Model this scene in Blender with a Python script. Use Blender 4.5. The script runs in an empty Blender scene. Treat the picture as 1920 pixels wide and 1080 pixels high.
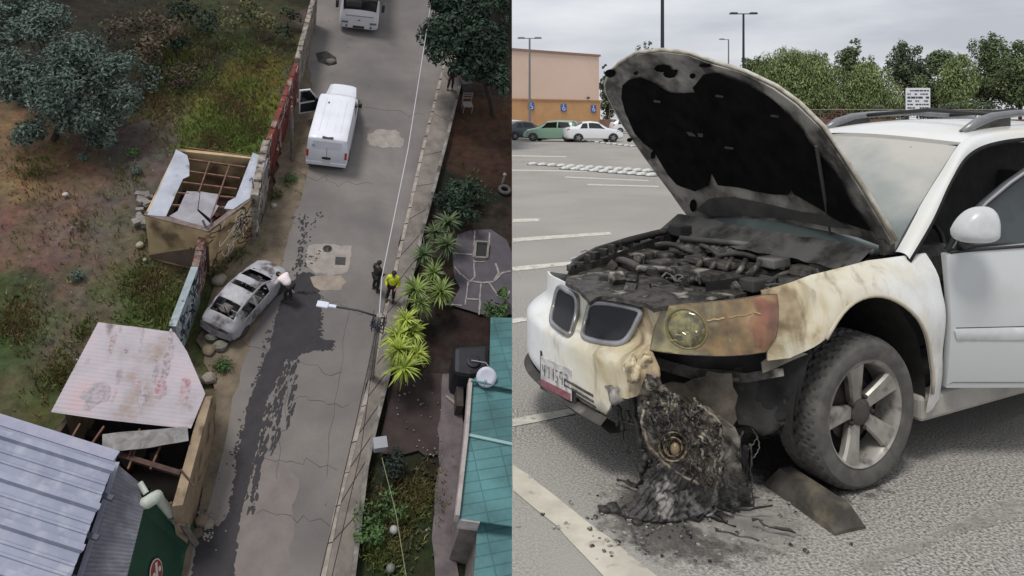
import bpy, bmesh, math, random
import numpy as np
from mathutils import Vector, Matrix, noise
from mathutils.geometry import delaunay_2d_cdt
R = math.radians
C = bpy.context.scene.collection
rnd = random.Random(7)

# ---------------------------------------------------------------- camera, sky, sun, exposure
F, CX, CY, EYE = 1400.0, 960.0, 220.0, 1.75          # focal length and principal point in pixels of a 1920 wide picture
cam_d = bpy.data.cameras.new("camera"); cam = bpy.data.objects.new("camera", cam_d); C.objects.link(cam)
cam.location = (0, 0, EYE); cam.rotation_euler = (R(90), 0, 0)
cam_d.sensor_width = 36; cam_d.lens = 36 * F / 1920; cam_d.shift_y = -(540 - CY) / 1920
cam_d.clip_start = 0.05; cam_d.clip_end = 1500
bpy.context.scene.camera = cam

SUN_EL, SUN_AZ = 62, 205                               # azimuth measured from +Y towards +X
w = bpy.data.worlds.new("World"); bpy.context.scene.world = w; w.use_nodes = True
nt = w.node_tree; nt.nodes.clear()
def N(nt, t, **k):
    n = nt.nodes.new(t)
    for a, b in k.items(): setattr(n, a, b)
    return n
sky = N(nt, 'ShaderNodeTexSky', sky_type='NISHITA', sun_disc=False)
sky.sun_elevation = R(SUN_EL); sky.sun_rotation = R(SUN_AZ); sky.dust_density = 3
tc = N(nt, 'ShaderNodeTexCoord'); mp = N(nt, 'ShaderNodeMapping'); mp.inputs['Scale'].default_value = (1.0, 1.0, 4.5)
nz = N(nt, 'ShaderNodeTexNoise'); nz.inputs['Scale'].default_value = 2.6; nz.inputs['Detail'].default_value = 6; nz.inputs['Roughness'].default_value = .52
cr = N(nt, 'ShaderNodeValToRGB'); cr.color_ramp.elements[0].position = .36; cr.color_ramp.elements[1].position = .66
cr.color_ramp.elements[0].color = (3.7, 3.85, 4.25, 1); cr.color_ramp.elements[1].color = (6.2, 6.3, 6.5, 1)
mx = N(nt, 'ShaderNodeMix', data_type='RGBA'); mx.inputs['Factor'].default_value = .9
bg = N(nt, 'ShaderNodeBackground'); bg.inputs['Strength'].default_value = .10
out = N(nt, 'ShaderNodeOutputWorld')
nt.links.new(tc.outputs['Generated'], mp.inputs['Vector']); nt.links.new(mp.outputs[0], nz.inputs['Vector'])
nt.links.new(nz.outputs[0], cr.inputs[0]); nt.links.new(sky.outputs[0], mx.inputs[6]); nt.links.new(cr.outputs[0], mx.inputs[7])
nt.links.new(mx.outputs[2], bg.inputs['Color']); nt.links.new(bg.outputs[0], out.inputs[0])
sd = bpy.data.lights.new("sun", 'SUN'); sun = bpy.data.objects.new("sun", sd); C.objects.link(sun)
sd.energy = 1.5; sd.angle = R(14); sd.color = (1, .965, .91)
sv = Vector((math.sin(R(SUN_AZ)) * math.cos(R(SUN_EL)), math.cos(R(SUN_AZ)) * math.cos(R(SUN_EL)), math.sin(R(SUN_EL))))
sun.rotation_euler = sv.to_track_quat('Z', 'Y').to_euler(); sun.location = sv * 60
vs = bpy.context.scene.view_settings; vs.view_transform = 'Standard'; vs.look = 'None'; vs.exposure = 0.5; vs.gamma = 1

# ---------------------------------------------------------------- frames of the two places
# car park: world axes, ground z = 0.  Lane: a hillside place seen from above, its own frame ML.
def pxray(px, py): return Vector(((px - CX) / F, 1.0, -(py - CY) / F))
EYEV = Vector((0, 0, EYE))
def lane_frame(elev=50, depth=30.0, c=(480, 540)):
    d = pxray(*c); o = EYEV + d * depth; d0 = d.normalized()
    z = Vector((0, 0, 1)); u = (z - d0 * z.dot(d0)).normalized(); e = R(elev)
    n = -d0 * math.sin(e) + u * math.cos(e); x = d0.cross(u); y = n.cross(x)
    M = Matrix((x, y, n)).transposed().to_4x4(); M.translation = o
    return M
ML = lane_frame(); MLI = ML.inverted()
ID = Matrix.Identity(4)
PHI = R(26.5)
MC = Matrix(((math.cos(PHI), -math.sin(PHI), 0, .77), (math.sin(PHI), math.cos(PHI), 0, 3.03), (0, 0, 1, 0), (0, 0, 0, 1)))
MCI = MC.inverted()
def hit(MI, px, py, axis, val):
    o = MI @ EYEV; d = MI.to_3x3() @ pxray(px, py)
    return o + d * ((val - o[axis]) / d[axis])
def L(px, py, z=0.0): return hit(MLI, px, py, 2, z)
def G(px, py, z=0.0): return hit(ID, px, py, 2, z)
def CZ(px, py, z): return hit(MCI, px, py, 2, z)
def CXp(px, py, x): return hit(MCI, px, py, 0, x)
def CYp(px, py, y): return hit(MCI, px, py, 1, y)
def DP(px, py, y): return hit(ID, px, py, 1, y)      # world point at depth y
def proj(M, p):
    q = M @ Vector(p) - EYEV
    return CX + F * q.x / q.y, CY - F * q.z / q.y

# ---------------------------------------------------------------- materials
def lin(c):
    if isinstance(c, (int, float)): c = (c, c, c)
    return tuple(c) + (1,)
def hx(s):
    v = [int(s[i:i+2], 16) / 255 for i in (0, 2, 4)]
    return tuple(a / 12.92 if a <= .04045 else ((a + .055) / 1.055) ** 2.4 for a in v)
MATS = {}
def mat(name, c1, c2=None, scale=3, lo=.35, hi=.65, rough=.8, metal=0, bump=0, bscale=None, detail=6, c3=None, s3=.4, t3=(.5, .7),
        coat=0, island=0, trans=0, stretch=None, spec=None, dist=0):
    if name in MATS: return MATS[name]
    m = bpy.data.materials.new(name); m.use_nodes = True; t = m.node_tree; b = t.nodes['Principled BSDF']
    b.inputs['Roughness'].default_value = rough; b.inputs['Metallic'].default_value = metal
    if coat: b.inputs['Coat Weight'].default_value = coat; b.inputs['Coat Roughness'].default_value = .08
    if trans: b.inputs['Transmission Weight'].default_value = trans
    if spec is not None: b.inputs['Specular IOR Level'].default_value = spec
    b.inputs['Base Color'].default_value = lin(c1)
    tc = N(t, 'ShaderNodeTexCoord'); vec = tc.outputs['Object']
    if stretch:
        mp = N(t, 'ShaderNodeMapping'); mp.inputs['Scale'].default_value = stretch; t.links.new(vec, mp.inputs[0]); vec = mp.outputs[0]
    col = None
    if c2 is not None:
        nz = N(t, 'ShaderNodeTexNoise'); nz.inputs['Scale'].default_value = scale; nz.inputs['Detail'].default_value = detail; nz.inputs['Roughness'].default_value = .62
        nz.inputs['Distortion'].default_value = dist
        t.links.new(vec, nz.inputs['Vector'])
        r = N(t, 'ShaderNodeValToRGB'); e = r.color_ramp.elements; e[0].position = lo; e[1].position = hi; e[0].color = lin(c1); e[1].color = lin(c2)
        t.links.new(nz.outputs[0], r.inputs[0]); col = r.outputs[0]
    if c3 is not None:
        nz = N(t, 'ShaderNodeTexNoise'); nz.inputs['Scale'].default_value = s3; nz.inputs['Detail'].default_value = 5; t.links.new(tc.outputs['Object'], nz.inputs['Vector'])
        r = N(t, 'ShaderNodeMapRange'); r.inputs[1].default_value, r.inputs[2].default_value = t3
        t.links.new(nz.outputs[0], r.inputs[0])
        mx = N(t, 'ShaderNodeMix', data_type='RGBA'); t.links.new(r.outputs[0], mx.inputs[0])
        if col: t.links.new(col, mx.inputs[6])
        else: mx.inputs[6].default_value = lin(c1)
        mx.inputs[7].default_value = lin(c3); col = mx.outputs[2]
    if island:
        g = N(t, 'ShaderNodeNewGeometry'); r = N(t, 'ShaderNodeMapRange'); r.inputs[3].default_value = 1 - island; r.inputs[4].default_value = 1 + island
        t.links.new(g.outputs['Random Per Island'], r.inputs[0])
        mx = N(t, 'ShaderNodeMix', data_type='RGBA', blend_type='MULTIPLY'); mx.inputs[0].default_value = 1
        if col: t.links.new(col, mx.inputs[6])
        else: mx.inputs[6].default_value = lin(c1)
        t.links.new(r.outputs[0], mx.inputs[7]); col = mx.outputs[2]
    if col: t.links.new(col, b.inputs['Base Color'])
    if bump:
        nz = N(t, 'ShaderNodeTexNoise'); nz.inputs['Scale'].default_value = bscale or scale * 3; nz.inputs['Detail'].default_value = 5
        t.links.new(vec, nz.inputs['Vector'])
        bp = N(t, 'ShaderNodeBump'); bp.inputs['Strength'].default_value = 1; bp.inputs['Distance'].default_value = bump
        t.links.new(nz.outputs[0], bp.inputs['Height']); t.links.new(bp.outputs[0], b.inputs['Normal'])
    MATS[name] = m
    return m

# ---------------------------------------------------------------- objects
def tag(o, label=None, cat=None, group=None, kind=None):
    if label: o['label'] = label
    if cat: o['category'] = cat
    if group: o['group'] = group
    if kind: o['kind'] = kind
    return o
LOCAL = {}
def thing(name, label, cat, M=ID, loc=(0, 0, 0), rz=0, group=None):
    o = bpy.data.objects.new(name, None); o.empty_display_size = .2; C.objects.link(o)
    lm = Matrix.Translation(Vector(loc)) @ Matrix.Rotation(rz, 4, 'Z')
    o.matrix_world = M @ lm; LOCAL[o.name] = lm.inverted()
    return tag(o, label, cat, group)
def copy_tree(o, M=None, loc=(0, 0, 0), rz=0, parent=None, sc=1):
    c = o.copy(); C.objects.link(c)
    if parent: c.parent = parent; c.matrix_parent_inverse = o.matrix_parent_inverse.copy()
    else: c.matrix_world = M @ Matrix.Translation(Vector(loc)) @ Matrix.Rotation(rz, 4, 'Z') @ Matrix.Scale(sc, 4)
    for ch in list(o.children): copy_tree(ch, parent=c)
    return c

class MB:
    def __init__(s): s.v = []; s.f = []; s.col = []
    def add(s, vs, fs):
        k = len(s.v); s.v += [tuple(v) for v in vs]; s.f += [tuple(i + k for i in f) for f in fs]; return s
    def box(s, c, d, rz=0, M=None, taper=(1, 1)):
        hx_, hy, hz = d[0] / 2, d[1] / 2, d[2] / 2
        vs = []
        for z, k in ((-hz, (1, 1)), (hz, taper)):
            for x, y in ((-hx_, -hy), (hx_, -hy), (hx_, hy), (-hx_, hy)): vs.append(Vector((x * k[0], y * k[1], z)))
        m = M if M is not None else Matrix.Rotation(rz, 3, 'Z')
        vs = [m @ v + Vector(c) for v in vs]
        return s.add(vs, [(0, 3, 2, 1), (4, 5, 6, 7), (0, 1, 5, 4), (1, 2, 6, 5), (2, 3, 7, 6), (3, 0, 4, 7)])
    def bar(s, a, b, w, h, up=(0, 0, 1)):
        a, b = Vector(a), Vector(b); d = b - a; l = d.length; d.normalize(); u = Vector(up)
        sx = d.cross(u)
        if sx.length < 1e-4: sx = d.cross(Vector((1, 0, 0)))
        sx.normalize(); u = sx.cross(d)
        m = Matrix((d, sx, u)).transposed()
        return s.box((a + b) / 2, (l, w, h), M=m)
    def tube(s, path, r, n=8, caps=True):
        path = [Vector(p) for p in path]; rs = r if isinstance(r, (list, tuple)) else [r] * len(path)
        base = len(s.v); prev = None
        for i, p in enumerate(path):
            d = (path[min(i + 1, len(path) - 1)] - path[max(i - 1, 0)]).normalized()
            if prev is None:
                a = d.cross(Vector((0, 0, 1)));
                if a.length < .05: a = d.cross(Vector((1, 0, 0)))
            else: a = prev - d * prev.dot(d)
            a.normalize(); prev = a; b = d.cross(a)
            for k in range(n):
                t = 2 * math.pi * k / n; s.v.append(tuple(p + (a * math.cos(t) + b * math.sin(t)) * rs[i]))
        for i in range(len(path) - 1):
            for k in range(n):
                q = (k + 1) % n; s.f.append((base + i * n + k, base + i * n + q, base + (i + 1) * n + q, base + (i + 1) * n + k))
        if caps:
            s.f.append(tuple(base + k for k in reversed(range(n)))); e = base + (len(path) - 1) * n; s.f.append(tuple(e + k for k in range(n)))
        return s
    def lathe(s, prof, c=(0, 0, 0), n=24, M=None):       # prof: (r, z) about local z
        base = len(s.v); m = M or Matrix.Identity(3); c = Vector(c)
        for r, z in prof:
            for k in range(n):
                t = 2 * math.pi * k / n; s.v.append(tuple(m @ Vector((r * math.cos(t), r * math.sin(t), z)) + c))
        for i in range(len(prof) - 1):
            for k in range(n):
                q = (k + 1) % n; s.f.append((base + i * n + k, base + i * n + q, base + (i + 1) * n + q, base + (i + 1) * n + k))
        s.f.append(tuple(base + k for k in reversed(range(n)))); e = base + (len(prof) - 1) * n; s.f.append(tuple(e + k for k in range(n)))
        return s
    def ball(s, c, r, n=12, sq=None):
        r = Vector((r, r, r)) if isinstance(r, (int, float)) else Vector(r); base = len(s.v); c = Vector(c)
        h = n // 2 + 1
        for i in range(h + 1):
            ph = math.pi * (i / h) ;
            for k in range(n):
                t = 2 * math.pi * k / n; rr = max(math.sin(ph), .001)
                s.v.append(tuple(c + Vector((r.x * rr * math.cos(t), r.y * rr * math.sin(t), r.z * math.cos(ph)))))
        for i in range(h):
            for k in range(n):
                q = (k + 1) % n; s.f.append((base + (i + 1) * n + k, base + (i + 1) * n + q, base + i * n + q, base + i * n + k))
        return s
    def grid(s, fn, nu, nv, closed_u=False):
        base = len(s.v)
        for j in range(nv + 1):
            for i in range(nu + 1): s.v.append(tuple(fn(i / nu, j / nv)))
        for j in range(nv):
            for i in range(nu):
                a = base + j * (nu + 1) + i; s.f.append((a, a + 1, a + nu + 2, a + nu + 1))
        return s
    def prism(s, poly, z0, z1):                          # poly of (x, y); z0/z1 number or per-vertex list
        n = len(poly); b = len(s.v)
        A = z0 if isinstance(z0, (list, tuple)) else [z0] * n; B = z1 if isinstance(z1, (list, tuple)) else [z1] * n
        ar = sum(poly[i][0] * poly[(i + 1) % n][1] - poly[(i + 1) % n][0] * poly[i][1] for i in range(n))
        for i in range(n): s.v.append((poly[i][0], poly[i][1], A[i]))
        for i in range(n): s.v.append((poly[i][0], poly[i][1], B[i]))
        fs = [tuple(range(n, 2 * n)), tuple(reversed(range(n)))] + [(i, (i + 1) % n, n + (i + 1) % n, n + i) for i in range(n)]
        if ar < 0: fs = [tuple(reversed(f)) for f in fs]
        s.f += [tuple(b + i for i in f) for f in fs]
        return s
    def patch(s, poly, fn, step, off=0.0, th=0.0, jit=0):
        """fill a 2-D outline with a triangulated sheet mapped through fn(u, v, offset); th gives it thickness"""
        pts = []
        n = len(poly)
        for i in range(n):
            a, b = Vector(poly[i][:2]), Vector(poly[(i + 1) % n][:2]); k = max(1, int((b - a).length / step))
            for q in range(k): pts.append(a.lerp(b, q / k))
        nb = len(pts); edges = [(i, (i + 1) % nb) for i in range(nb)]
        xs = [p.x for p in pts]; ys = [p.y for p in pts]
        def inside(x, y):
            c = False; j = nb - 1
            for i in range(nb):
                if (ys[i] > y) != (ys[j] > y) and x < (xs[j] - xs[i]) * (y - ys[i]) / (ys[j] - ys[i]) + xs[i]: c = not c
                j = i
            return c
        x = min(xs) + step * .5
        row = 0
        while x < max(xs):
            y = min(ys) + step * (.5 if row % 2 else .25)
            while y < max(ys):
                if inside(x, y) and min((xs[i] - x) ** 2 + (ys[i] - y) ** 2 for i in range(nb)) > (step * .45) ** 2: pts.append(Vector((x, y)))
                y += step
            x += step * .87; row += 1
        v, e, f, ov, oe, of = delaunay_2d_cdt(pts, edges, [], 1, 1e-6)
        k = len(s.v); m = len(v)
        top = [Vector(fn(p.x, p.y, off)) for p in v]
        s.v += [tuple(p) for p in top]; s.f += [tuple(k + i for i in q) for q in f]
        if th:
            s.v += [tuple(fn(p.x, p.y, off - th)) for p in v]; s.f += [tuple(k + m + i for i in reversed(q)) for q in f]
            cnt = {}
            for q in f:
                for i in range(len(q)):
                    a, b = q[i], q[(i + 1) % len(q)]; cnt[(a, b)] = cnt.get((a, b), 0) + 1
            for (a, b) in cnt:
                if (b, a) not in cnt: s.f.append((k + b, k + a, k + m + a, k + m + b))
        return s
    def build(s, name, m, parent=None, M=ID, loc=None, smooth=False, local=True, bevel=0, clip=False, fix=True, label=None, autosmooth=None):
        me = bpy.data.meshes.new(name)
        vs = s.v
        if parent is not None and not local:
            li = LOCAL[parent.name]; vs = [tuple(li @ Vector(v)) for v in vs]
        if parent is None:
            if loc is None:
                a = np.array(vs); loc = Vector((float(a[:, 0].mean()), float(a[:, 1].mean()), float(a[:, 2].min())))
            loc = Vector(loc); vs = [tuple(Vector(v) - loc) for v in vs]
        me.from_pydata(vs, [], s.f)
        if fix or clip:
            bm = bmesh.new(); bm.from_mesh(me)
            if clip:
                MM = (M @ Matrix.Translation(loc)) if parent is None else parent.matrix_world
                I = MM.inverted(); co = I @ Vector((-.004, 0, 0)); no = (MM.to_3x3().transposed() @ Vector((1, 0, 0)))
                bmesh.ops.bisect_plane(bm, geom=bm.verts[:] + bm.edges[:] + bm.faces[:], plane_co=co, plane_no=no, clear_outer=False, dist=1e-5)
                kill = [f for f in bm.faces if (lambda q: q.x > -.004 and q.z > -.5)(MM @ f.calc_center_median())]     # the lane's ground runs on beneath the car park
                bmesh.ops.delete(bm, geom=kill, context='FACES')
            if fix: bmesh.ops.recalc_face_normals(bm, faces=bm.faces[:])
            bm.to_mesh(me); bm.free()
        if smooth: me.polygons.foreach_set('use_smooth', [True] * len(me.polygons))
        if autosmooth is not None:
            me.polygons.foreach_set('use_smooth', [True] * len(me.polygons)); me.set_sharp_from_angle(angle=R(autosmooth))
        ms = m if isinstance(m, (list, tuple)) else [m]
        for q in ms: me.materials.append(q)
        me.update()
        o = bpy.data.objects.new(name, me); C.objects.link(o)
        if parent is not None:
            o.parent = parent; LOCAL[o.name] = LOCAL.get(parent.name, ID)
        else: o.matrix_world = M @ Matrix.Translation(loc)
        if bevel:
            bv = o.modifiers.new('b', 'BEVEL'); bv.width = bevel; bv.segments = 2; bv.limit_method = 'ANGLE'; bv.angle_limit = R(40)
        if label: o['label'] = label
        if name in ('engine_debris', 'burnt_wiring', 'rubble', 'charred_interior', 'clutter', 'melted_ridges', 'melted_rim_clumps'): o['kind'] = 'stuff'
        return o
def leaves(clumps, per, size, rng, asp=.5, flat=.3, keep=None, droop=0):
    """leaf-sized faces spread through the crown volume; clumps: (centre, radius vector)"""
    V = []; Fc = []
    for c, r in clumps:
        c = Vector(c); r = Vector(r) if not isinstance(r, (int, float)) else Vector((r, r, r))
        vol = max(.25, (r.x * r.y * r.z) ** (2 / 3))
        for _ in range(int(per * vol)):
            d = Vector((rng.gauss(0, 1), rng.gauss(0, 1), rng.gauss(0, 1))).normalized(); q = rng.random() ** .45
            p = c + Vector((d.x * r.x, d.y * r.y, d.z * r.z)) * q
            if keep and not keep(p): continue
            nrm = (d * (1 - flat) + Vector((rng.gauss(0, .6), rng.gauss(0, .6), rng.gauss(.35, .6))) * .9).normalized()
            a = nrm.cross(Vector((rng.gauss(0, 1), rng.gauss(0, 1), rng.gauss(0, 1)) if not droop else (rng.gauss(0, .3), rng.gauss(0, .3), 1)))
            if a.length < 1e-3: continue
            a.normalize(); b = nrm.cross(a)
            if droop: a, b = b, a
            s = size * rng.uniform(.6, 1.35); k = len(V)
            V += [tuple(p - a * s), tuple(p + b * s * asp + nrm * s * .15), tuple(p + a * s), tuple(p - b * s * asp + nrm * s * .15)]
            Fc.append((k, k + 1, k + 2, k + 3))
    m = MB(); m.v = V; m.f = Fc
    return m
# ================================================================ THE LANE SEEN FROM ABOVE
def lp(pts, z=0.0): return [tuple(L(x, y, z)[:2]) for x, y in pts]
def sheet(name, pts, z, m, kind='structure', label=None, jag=0, step=None, rng=rnd, clip=False, cat=None):
    P = lp(pts)
    if jag:
        Q = []
        for i in range(len(P)):
            a, b = Vector(P[i]), Vector(P[(i + 1) % len(P)]); k = max(1, int((b - a).length / step))
            for q in range(k):
                p = a.lerp(b, q / k); Q.append((p.x + rng.gauss(0, jag), p.y + rng.gauss(0, jag)))
        P = Q
    s = MB(); s.patch(P, lambda u, v, o: (u, v, z), 3.0)
    for i, f in enumerate(s.f):
        a, b, c = [Vector(s.v[j]) for j in f[:3]]
        if (b - a).cross(c - a).z < 0: s.f[i] = tuple(reversed(f))
    o = s.build(name, m, M=ML, loc=(0, 0, 0), clip=clip, fix=False)
    return tag(o, label, cat, kind=kind)

# colour zones of the open ground: (px, py, radius px, colour)
zones = [(60, 320, 90, '5a4a38'), (30, 420, 80, '4a3a34'), (90, 440, 90, '54423c'), (40, 550, 80, '2c3620'), (20, 640, 60, '2f3c22'), (130, 560, 70, '4c423a'),
         (200, 420, 90, '46403a'), (230, 250, 80, '413a36'), (120, 640, 60, '453e34'), (60, 740, 60, '40402c'), (250, 540, 60, '3a4226'), (300, 560, 70, '303a1e'),
         (330, 500, 50, '33301f'), (240, 470, 50, '4a4436'), (170, 700, 40, '2a3318'), (110, 720, 50, '2a3216'), (440, 190, 70, '45481f'), (480, 140, 60, '44401f'),
         (400, 250, 60, '3c4720'), (300, 200, 60, '3a3626'), (470, 240, 40, '3c4a22'), (300, 100, 120, '211f1a'), (420, 60, 90, '2b2c1e'), (520, 60, 60, '302c20'),
         (460, 470, 50, '4a4430'), (440, 520, 60, '3a3a26'), (440, 450, 30, '5a5040'), (540, 340, 40, '4c4436'), (520, 400, 40, '564c42'), (410, 680, 30, '3a4a26'), (400, 620, 30, '3a3628'),
         (400, 720, 40, '544a3c'), (380, 800, 40, '5c5042'), (360, 900, 50, '5a5148'), (330, 1040, 60, '3c3834'), (580, 40, 30, '3a3230'), (560, 150, 40, '3a3330'), (560, 240, 30, '40372e'),
         (380, 990, 30, '4a443c'),
         (900, 220, 70, '32231c'), (930, 300, 70, '2a1e18'), (880, 360, 50, '171a15'), (900, 440, 60, '2a231f'), (850, 620, 60, '261f1c'), (800, 620, 40, '231e1a'),
         (790, 760, 60, '272321'), (760, 860, 50, '202119'), (740, 960, 60, '242a1a'), (790, 1040, 50, '242a1a'), (870, 1040, 30, '1c1e15'), (900, 160, 50, '261e19'), (830, 720, 40, '302a27')]
ZL = [(L(x, y), r * 30 / F, tuple(min(.5, q * 1.75) for q in hx(c))) for x, y, r, c in zones]
def ground_col(x, y):
    W = 1e-6; c = [0, 0, 0]
    for p, r, q in ZL:
        d2 = ((p.x - x) ** 2 + (p.y - y) ** 2) / (r * r * .55); wgt = math.exp(-d2) + 2e-4 / (1 + d2 * d2)
        W += wgt
        for i in range(3): c[i] += q[i] * wgt
    return [a / W for a in c]
def lane_ground():
    me = MB(); nx, ny = 230, 250; x0, x1, y0, y1 = -22, 22, -17, 27
    def fn(a, b):
        x = x0 + (x1 - x0) * a; y = y0 + (y1 - y0) * b
        h = noise.fractal(Vector((x * .5, y * .5, 3)), 1, 2, 5) * .10 + noise.noise(Vector((x * 3, y * 3, 1))) * .03
        return (x, y, -.13 + h * .8)
    me.grid(fn, nx, ny)
    o = me.build('open_ground', None, M=ML, loc=(0, 0, 0), clip=True, fix=False, smooth=True)
    o.data.materials.clear()
    ca = o.data.color_attributes.new('zone', 'FLOAT_COLOR', 'POINT')
    for i, v in enumerate(o.data.vertices):
        wx = noise.noise(Vector((v.co.x * 1.1, v.co.y * 1.1, 9))) * .9; wy = noise.noise(Vector((v.co.x * 1.1, v.co.y * 1.1, 19))) * .9
        ca.data[i].color = (*ground_col(v.co.x + wx, v.co.y + wy), 1)
    m = bpy.data.materials.new('open_ground_soil'); m.use_nodes = True; t = m.node_tree; b = t.nodes['Principled BSDF']; b.inputs['Roughness'].default_value = .95; b.inputs['Specular IOR Level'].default_value = .15
    at = N(t, 'ShaderNodeAttribute', attribute_name='zone'); tc = N(t, 'ShaderNodeTexCoord')
    nz = N(t, 'ShaderNodeTexNoise'); nz.inputs['Scale'].default_value = 2.3; nz.inputs['Detail'].default_value = 9; nz.inputs['Roughness'].default_value = .75; t.links.new(tc.outputs['Object'], nz.inputs[0])
    mr = N(t, 'ShaderNodeMapRange'); mr.inputs[1].default_value = .3; mr.inputs[2].default_value = .7; mr.inputs[3].default_value = .45; mr.inputs[4].default_value = 1.45; t.links.new(nz.outputs[0], mr.inputs[0])
    mx = N(t, 'ShaderNodeMix', data_type='RGBA', blend_type='MULTIPLY'); mx.inputs[0].default_value = 1; t.links.new(at.outputs['Color'], mx.inputs[6]); t.links.new(mr.outputs[0], mx.inputs[7])
    n2 = N(t, 'ShaderNodeTexNoise'); n2.inputs['Scale'].default_value = .9; n2.inputs['Detail'].default_value = 7; t.links.new(tc.outputs['Object'], n2.inputs[0])
    m2 = N(t, 'ShaderNodeMix', data_type='RGBA', blend_type='OVERLAY'); m2.inputs[0].default_value = .35; t.links.new(mx.outputs[2], m2.inputs[6]); t.links.new(n2.outputs['Color'], m2.inputs[7])
    t.links.new(m2.outputs[2], b.inputs['Base Color'])
    bp = N(t, 'ShaderNodeBump'); bp.inputs['Distance'].default_value = .12; t.links.new(nz.outputs[0], bp.inputs['Height']); t.links.new(bp.outputs[0], b.inputs['Normal'])
    o.data.materials.append(m); tag(o, kind='structure')
lane_ground()

K = 1.0
m_asph = mat('lane_asphalt', hx('706c69'), hx('7e7975'), scale=.8, lo=.3, hi=.7, rough=.9, bump=.012, bscale=18, c3=hx('646060'), s3=.22, t3=(.42, .66), detail=9, spec=.2)
m_dirt = mat('verge_dirt', hx('7d7161'), hx('5f574d'), scale=1.4, rough=1, bump=.05, bscale=6, c3=hx('5f6140'), s3=.6, t3=(.55, .7), spec=.1)
m_wet = mat('wet_asphalt', hx('262427'), hx('302d31'), scale=2.5, rough=.6, bump=.006, bscale=20, spec=.3)
m_patch = mat('worn_concrete', hx('98918b'), hx('837c76'), scale=2, rough=.9, bump=.01, spec=.2)
m_conc = mat('pavement_concrete', hx('837c76'), hx('67615c'), scale=1.3, rough=.92, bump=.02, bscale=9, c3=hx('7d766e'), s3=2.2, t3=(.55, .7), spec=.2)
m_kerb = mat('kerb_concrete', hx('a39b92'), hx('78716b'), scale=2.5, rough=.9, bump=.02, spec=.2)
sheet('dirt_verge', [(592, -20), (560, 130), (528, 260), (512, 370), (470, 440), (405, 520), (370, 640), (395, 700), (405, 790), (370, 960), (330, 1100), (445, 1100), (470, 900), (500, 700), (545, 500), (570, 380), (600, 200), (640, -20)], .0, m_dirt, jag=.06, step=.5)
road_e = [(648, -30), (598, 150), (592, 250), (575, 330), (556, 400), (535, 470), (520, 520), (500, 580), (470, 640), (452, 700), (432, 770), (418, 840), (400, 930), (372, 1000), (345, 1100), (605, 1100), (690, 720), (705, 640), (765, 390), (842, 95), (868, -30)]
sheet('lane_road', [(x, y) for x, y in [(594, -30), (575, 100), (585, 160), (590, 240)] + road_e[3:]], .012, m_asph, jag=.05, step=.45)
# wet run-off down the lane, with its splashes
wet_r = random.Random(3)
sheet('wet_run_off', [(545, 550), (570, 545), (600, 548), (602, 600), (600, 634), (628, 640), (622, 655), (594, 658), (566, 664), (548, 680), (538, 668), (530, 690), (514, 722), (500, 760), (490, 800), (482, 850), (468, 900), (455, 950), (446, 1000), (440, 1090), (358, 1090), (368, 1010), (384, 985), (412, 985), (430, 960), (440, 900), (446, 850), (456, 800), (464, 760), (482, 715), (492, 680), (506, 650), (516, 600), (526, 565)], .016, m_wet, jag=.032, step=.07, rng=wet_r)
sheet('wet_run_off', [(590, 515), (560, 512), (548, 530), (552, 552), (590, 552), (612, 530)], .016, m_wet, jag=.05, step=.09, rng=wet_r)
for (a, b, ww, n, el) in [((572, 398), (556, 540), 12, 110, 2.2), ((534, 660), (508, 800), 12, 90, 3), ((505, 760), (470, 960), 12, 110, 3.5), ((600, 400), (560, 470), 18, 30, 1.6), ((575, 640), (628, 655), 12, 40, 1), ((600, 470), (560, 500), 26, 40, 1), ((545, 650), (512, 850), 8, 70, 4), ((560, 640), (540, 800), 8, 60, 4), ((515, 600), (440, 860), 12, 110, 1.2), ((602, 560), (600, 640), 7, 40, 1.2), ((450, 860), (430, 1000), 14, 70, 1.5)]:
    s = MB()
    for i in range(n):
        t = wet_r.random(); x = a[0] + (b[0] - a[0]) * t + wet_r.gauss(0, ww * .35); y = a[1] + (b[1] - a[1]) * t + wet_r.gauss(0, 4); c = L(x, y)
        q = []; r = wet_r.uniform(.02, .075); e = wet_r.uniform(.8, el); tl = -.28 if el > 1.5 else wet_r.uniform(-1, 1)
        for k in range(8):
            an = k * 2 * math.pi / 8; rr = r * wet_r.uniform(.5, 1.3); X_, Y_ = math.cos(an) * rr * .8, math.sin(an) * rr * e; q.append((c.x + X_ - Y_ * tl, c.y + Y_))
        s.add([(p[0], p[1], .0205 + .0006 * i / n) for p in q], [tuple(range(8))])
    tag(s.build('wet_splashes', m_wet, M=ML, loc=(0, 0, 0)), kind='structure')
sheet('concrete_repair_patch', [(578, 460), (610, 457), (660, 462), (657, 485), (652, 513), (620, 517), (592, 514), (574, 500), (573, 476)], .020, m_patch, jag=.03, step=.2)
sheet('concrete_repair_patch', [(582, 519), (640, 517), (648, 530), (640, 545), (600, 545), (588, 538)], .020, mat('worn_concrete_tan', hx('988c81'), hx('80766d'), scale=2, rough=.9, spec=.2), jag=.03, step=.2)
sheet('concrete_repair_patch', [(690, 252), (712, 243), (742, 245), (757, 262), (752, 277), (715, 278), (692, 272), (688, 262)], .020, m_patch, jag=.05, step=.2)
sheet('asphalt_repair', [(470, 860), (520, 850), (560, 900), (540, 1090), (440, 1090), (430, 1020), (450, 950)], .0145, mat('lane_asphalt_light', hx('7d7673'), hx('716b69'), scale=1.5, rough=.9, spec=.2, bump=.01, bscale=15), jag=.05, step=.3)
s = MB()
crk = random.Random(5)
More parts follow.
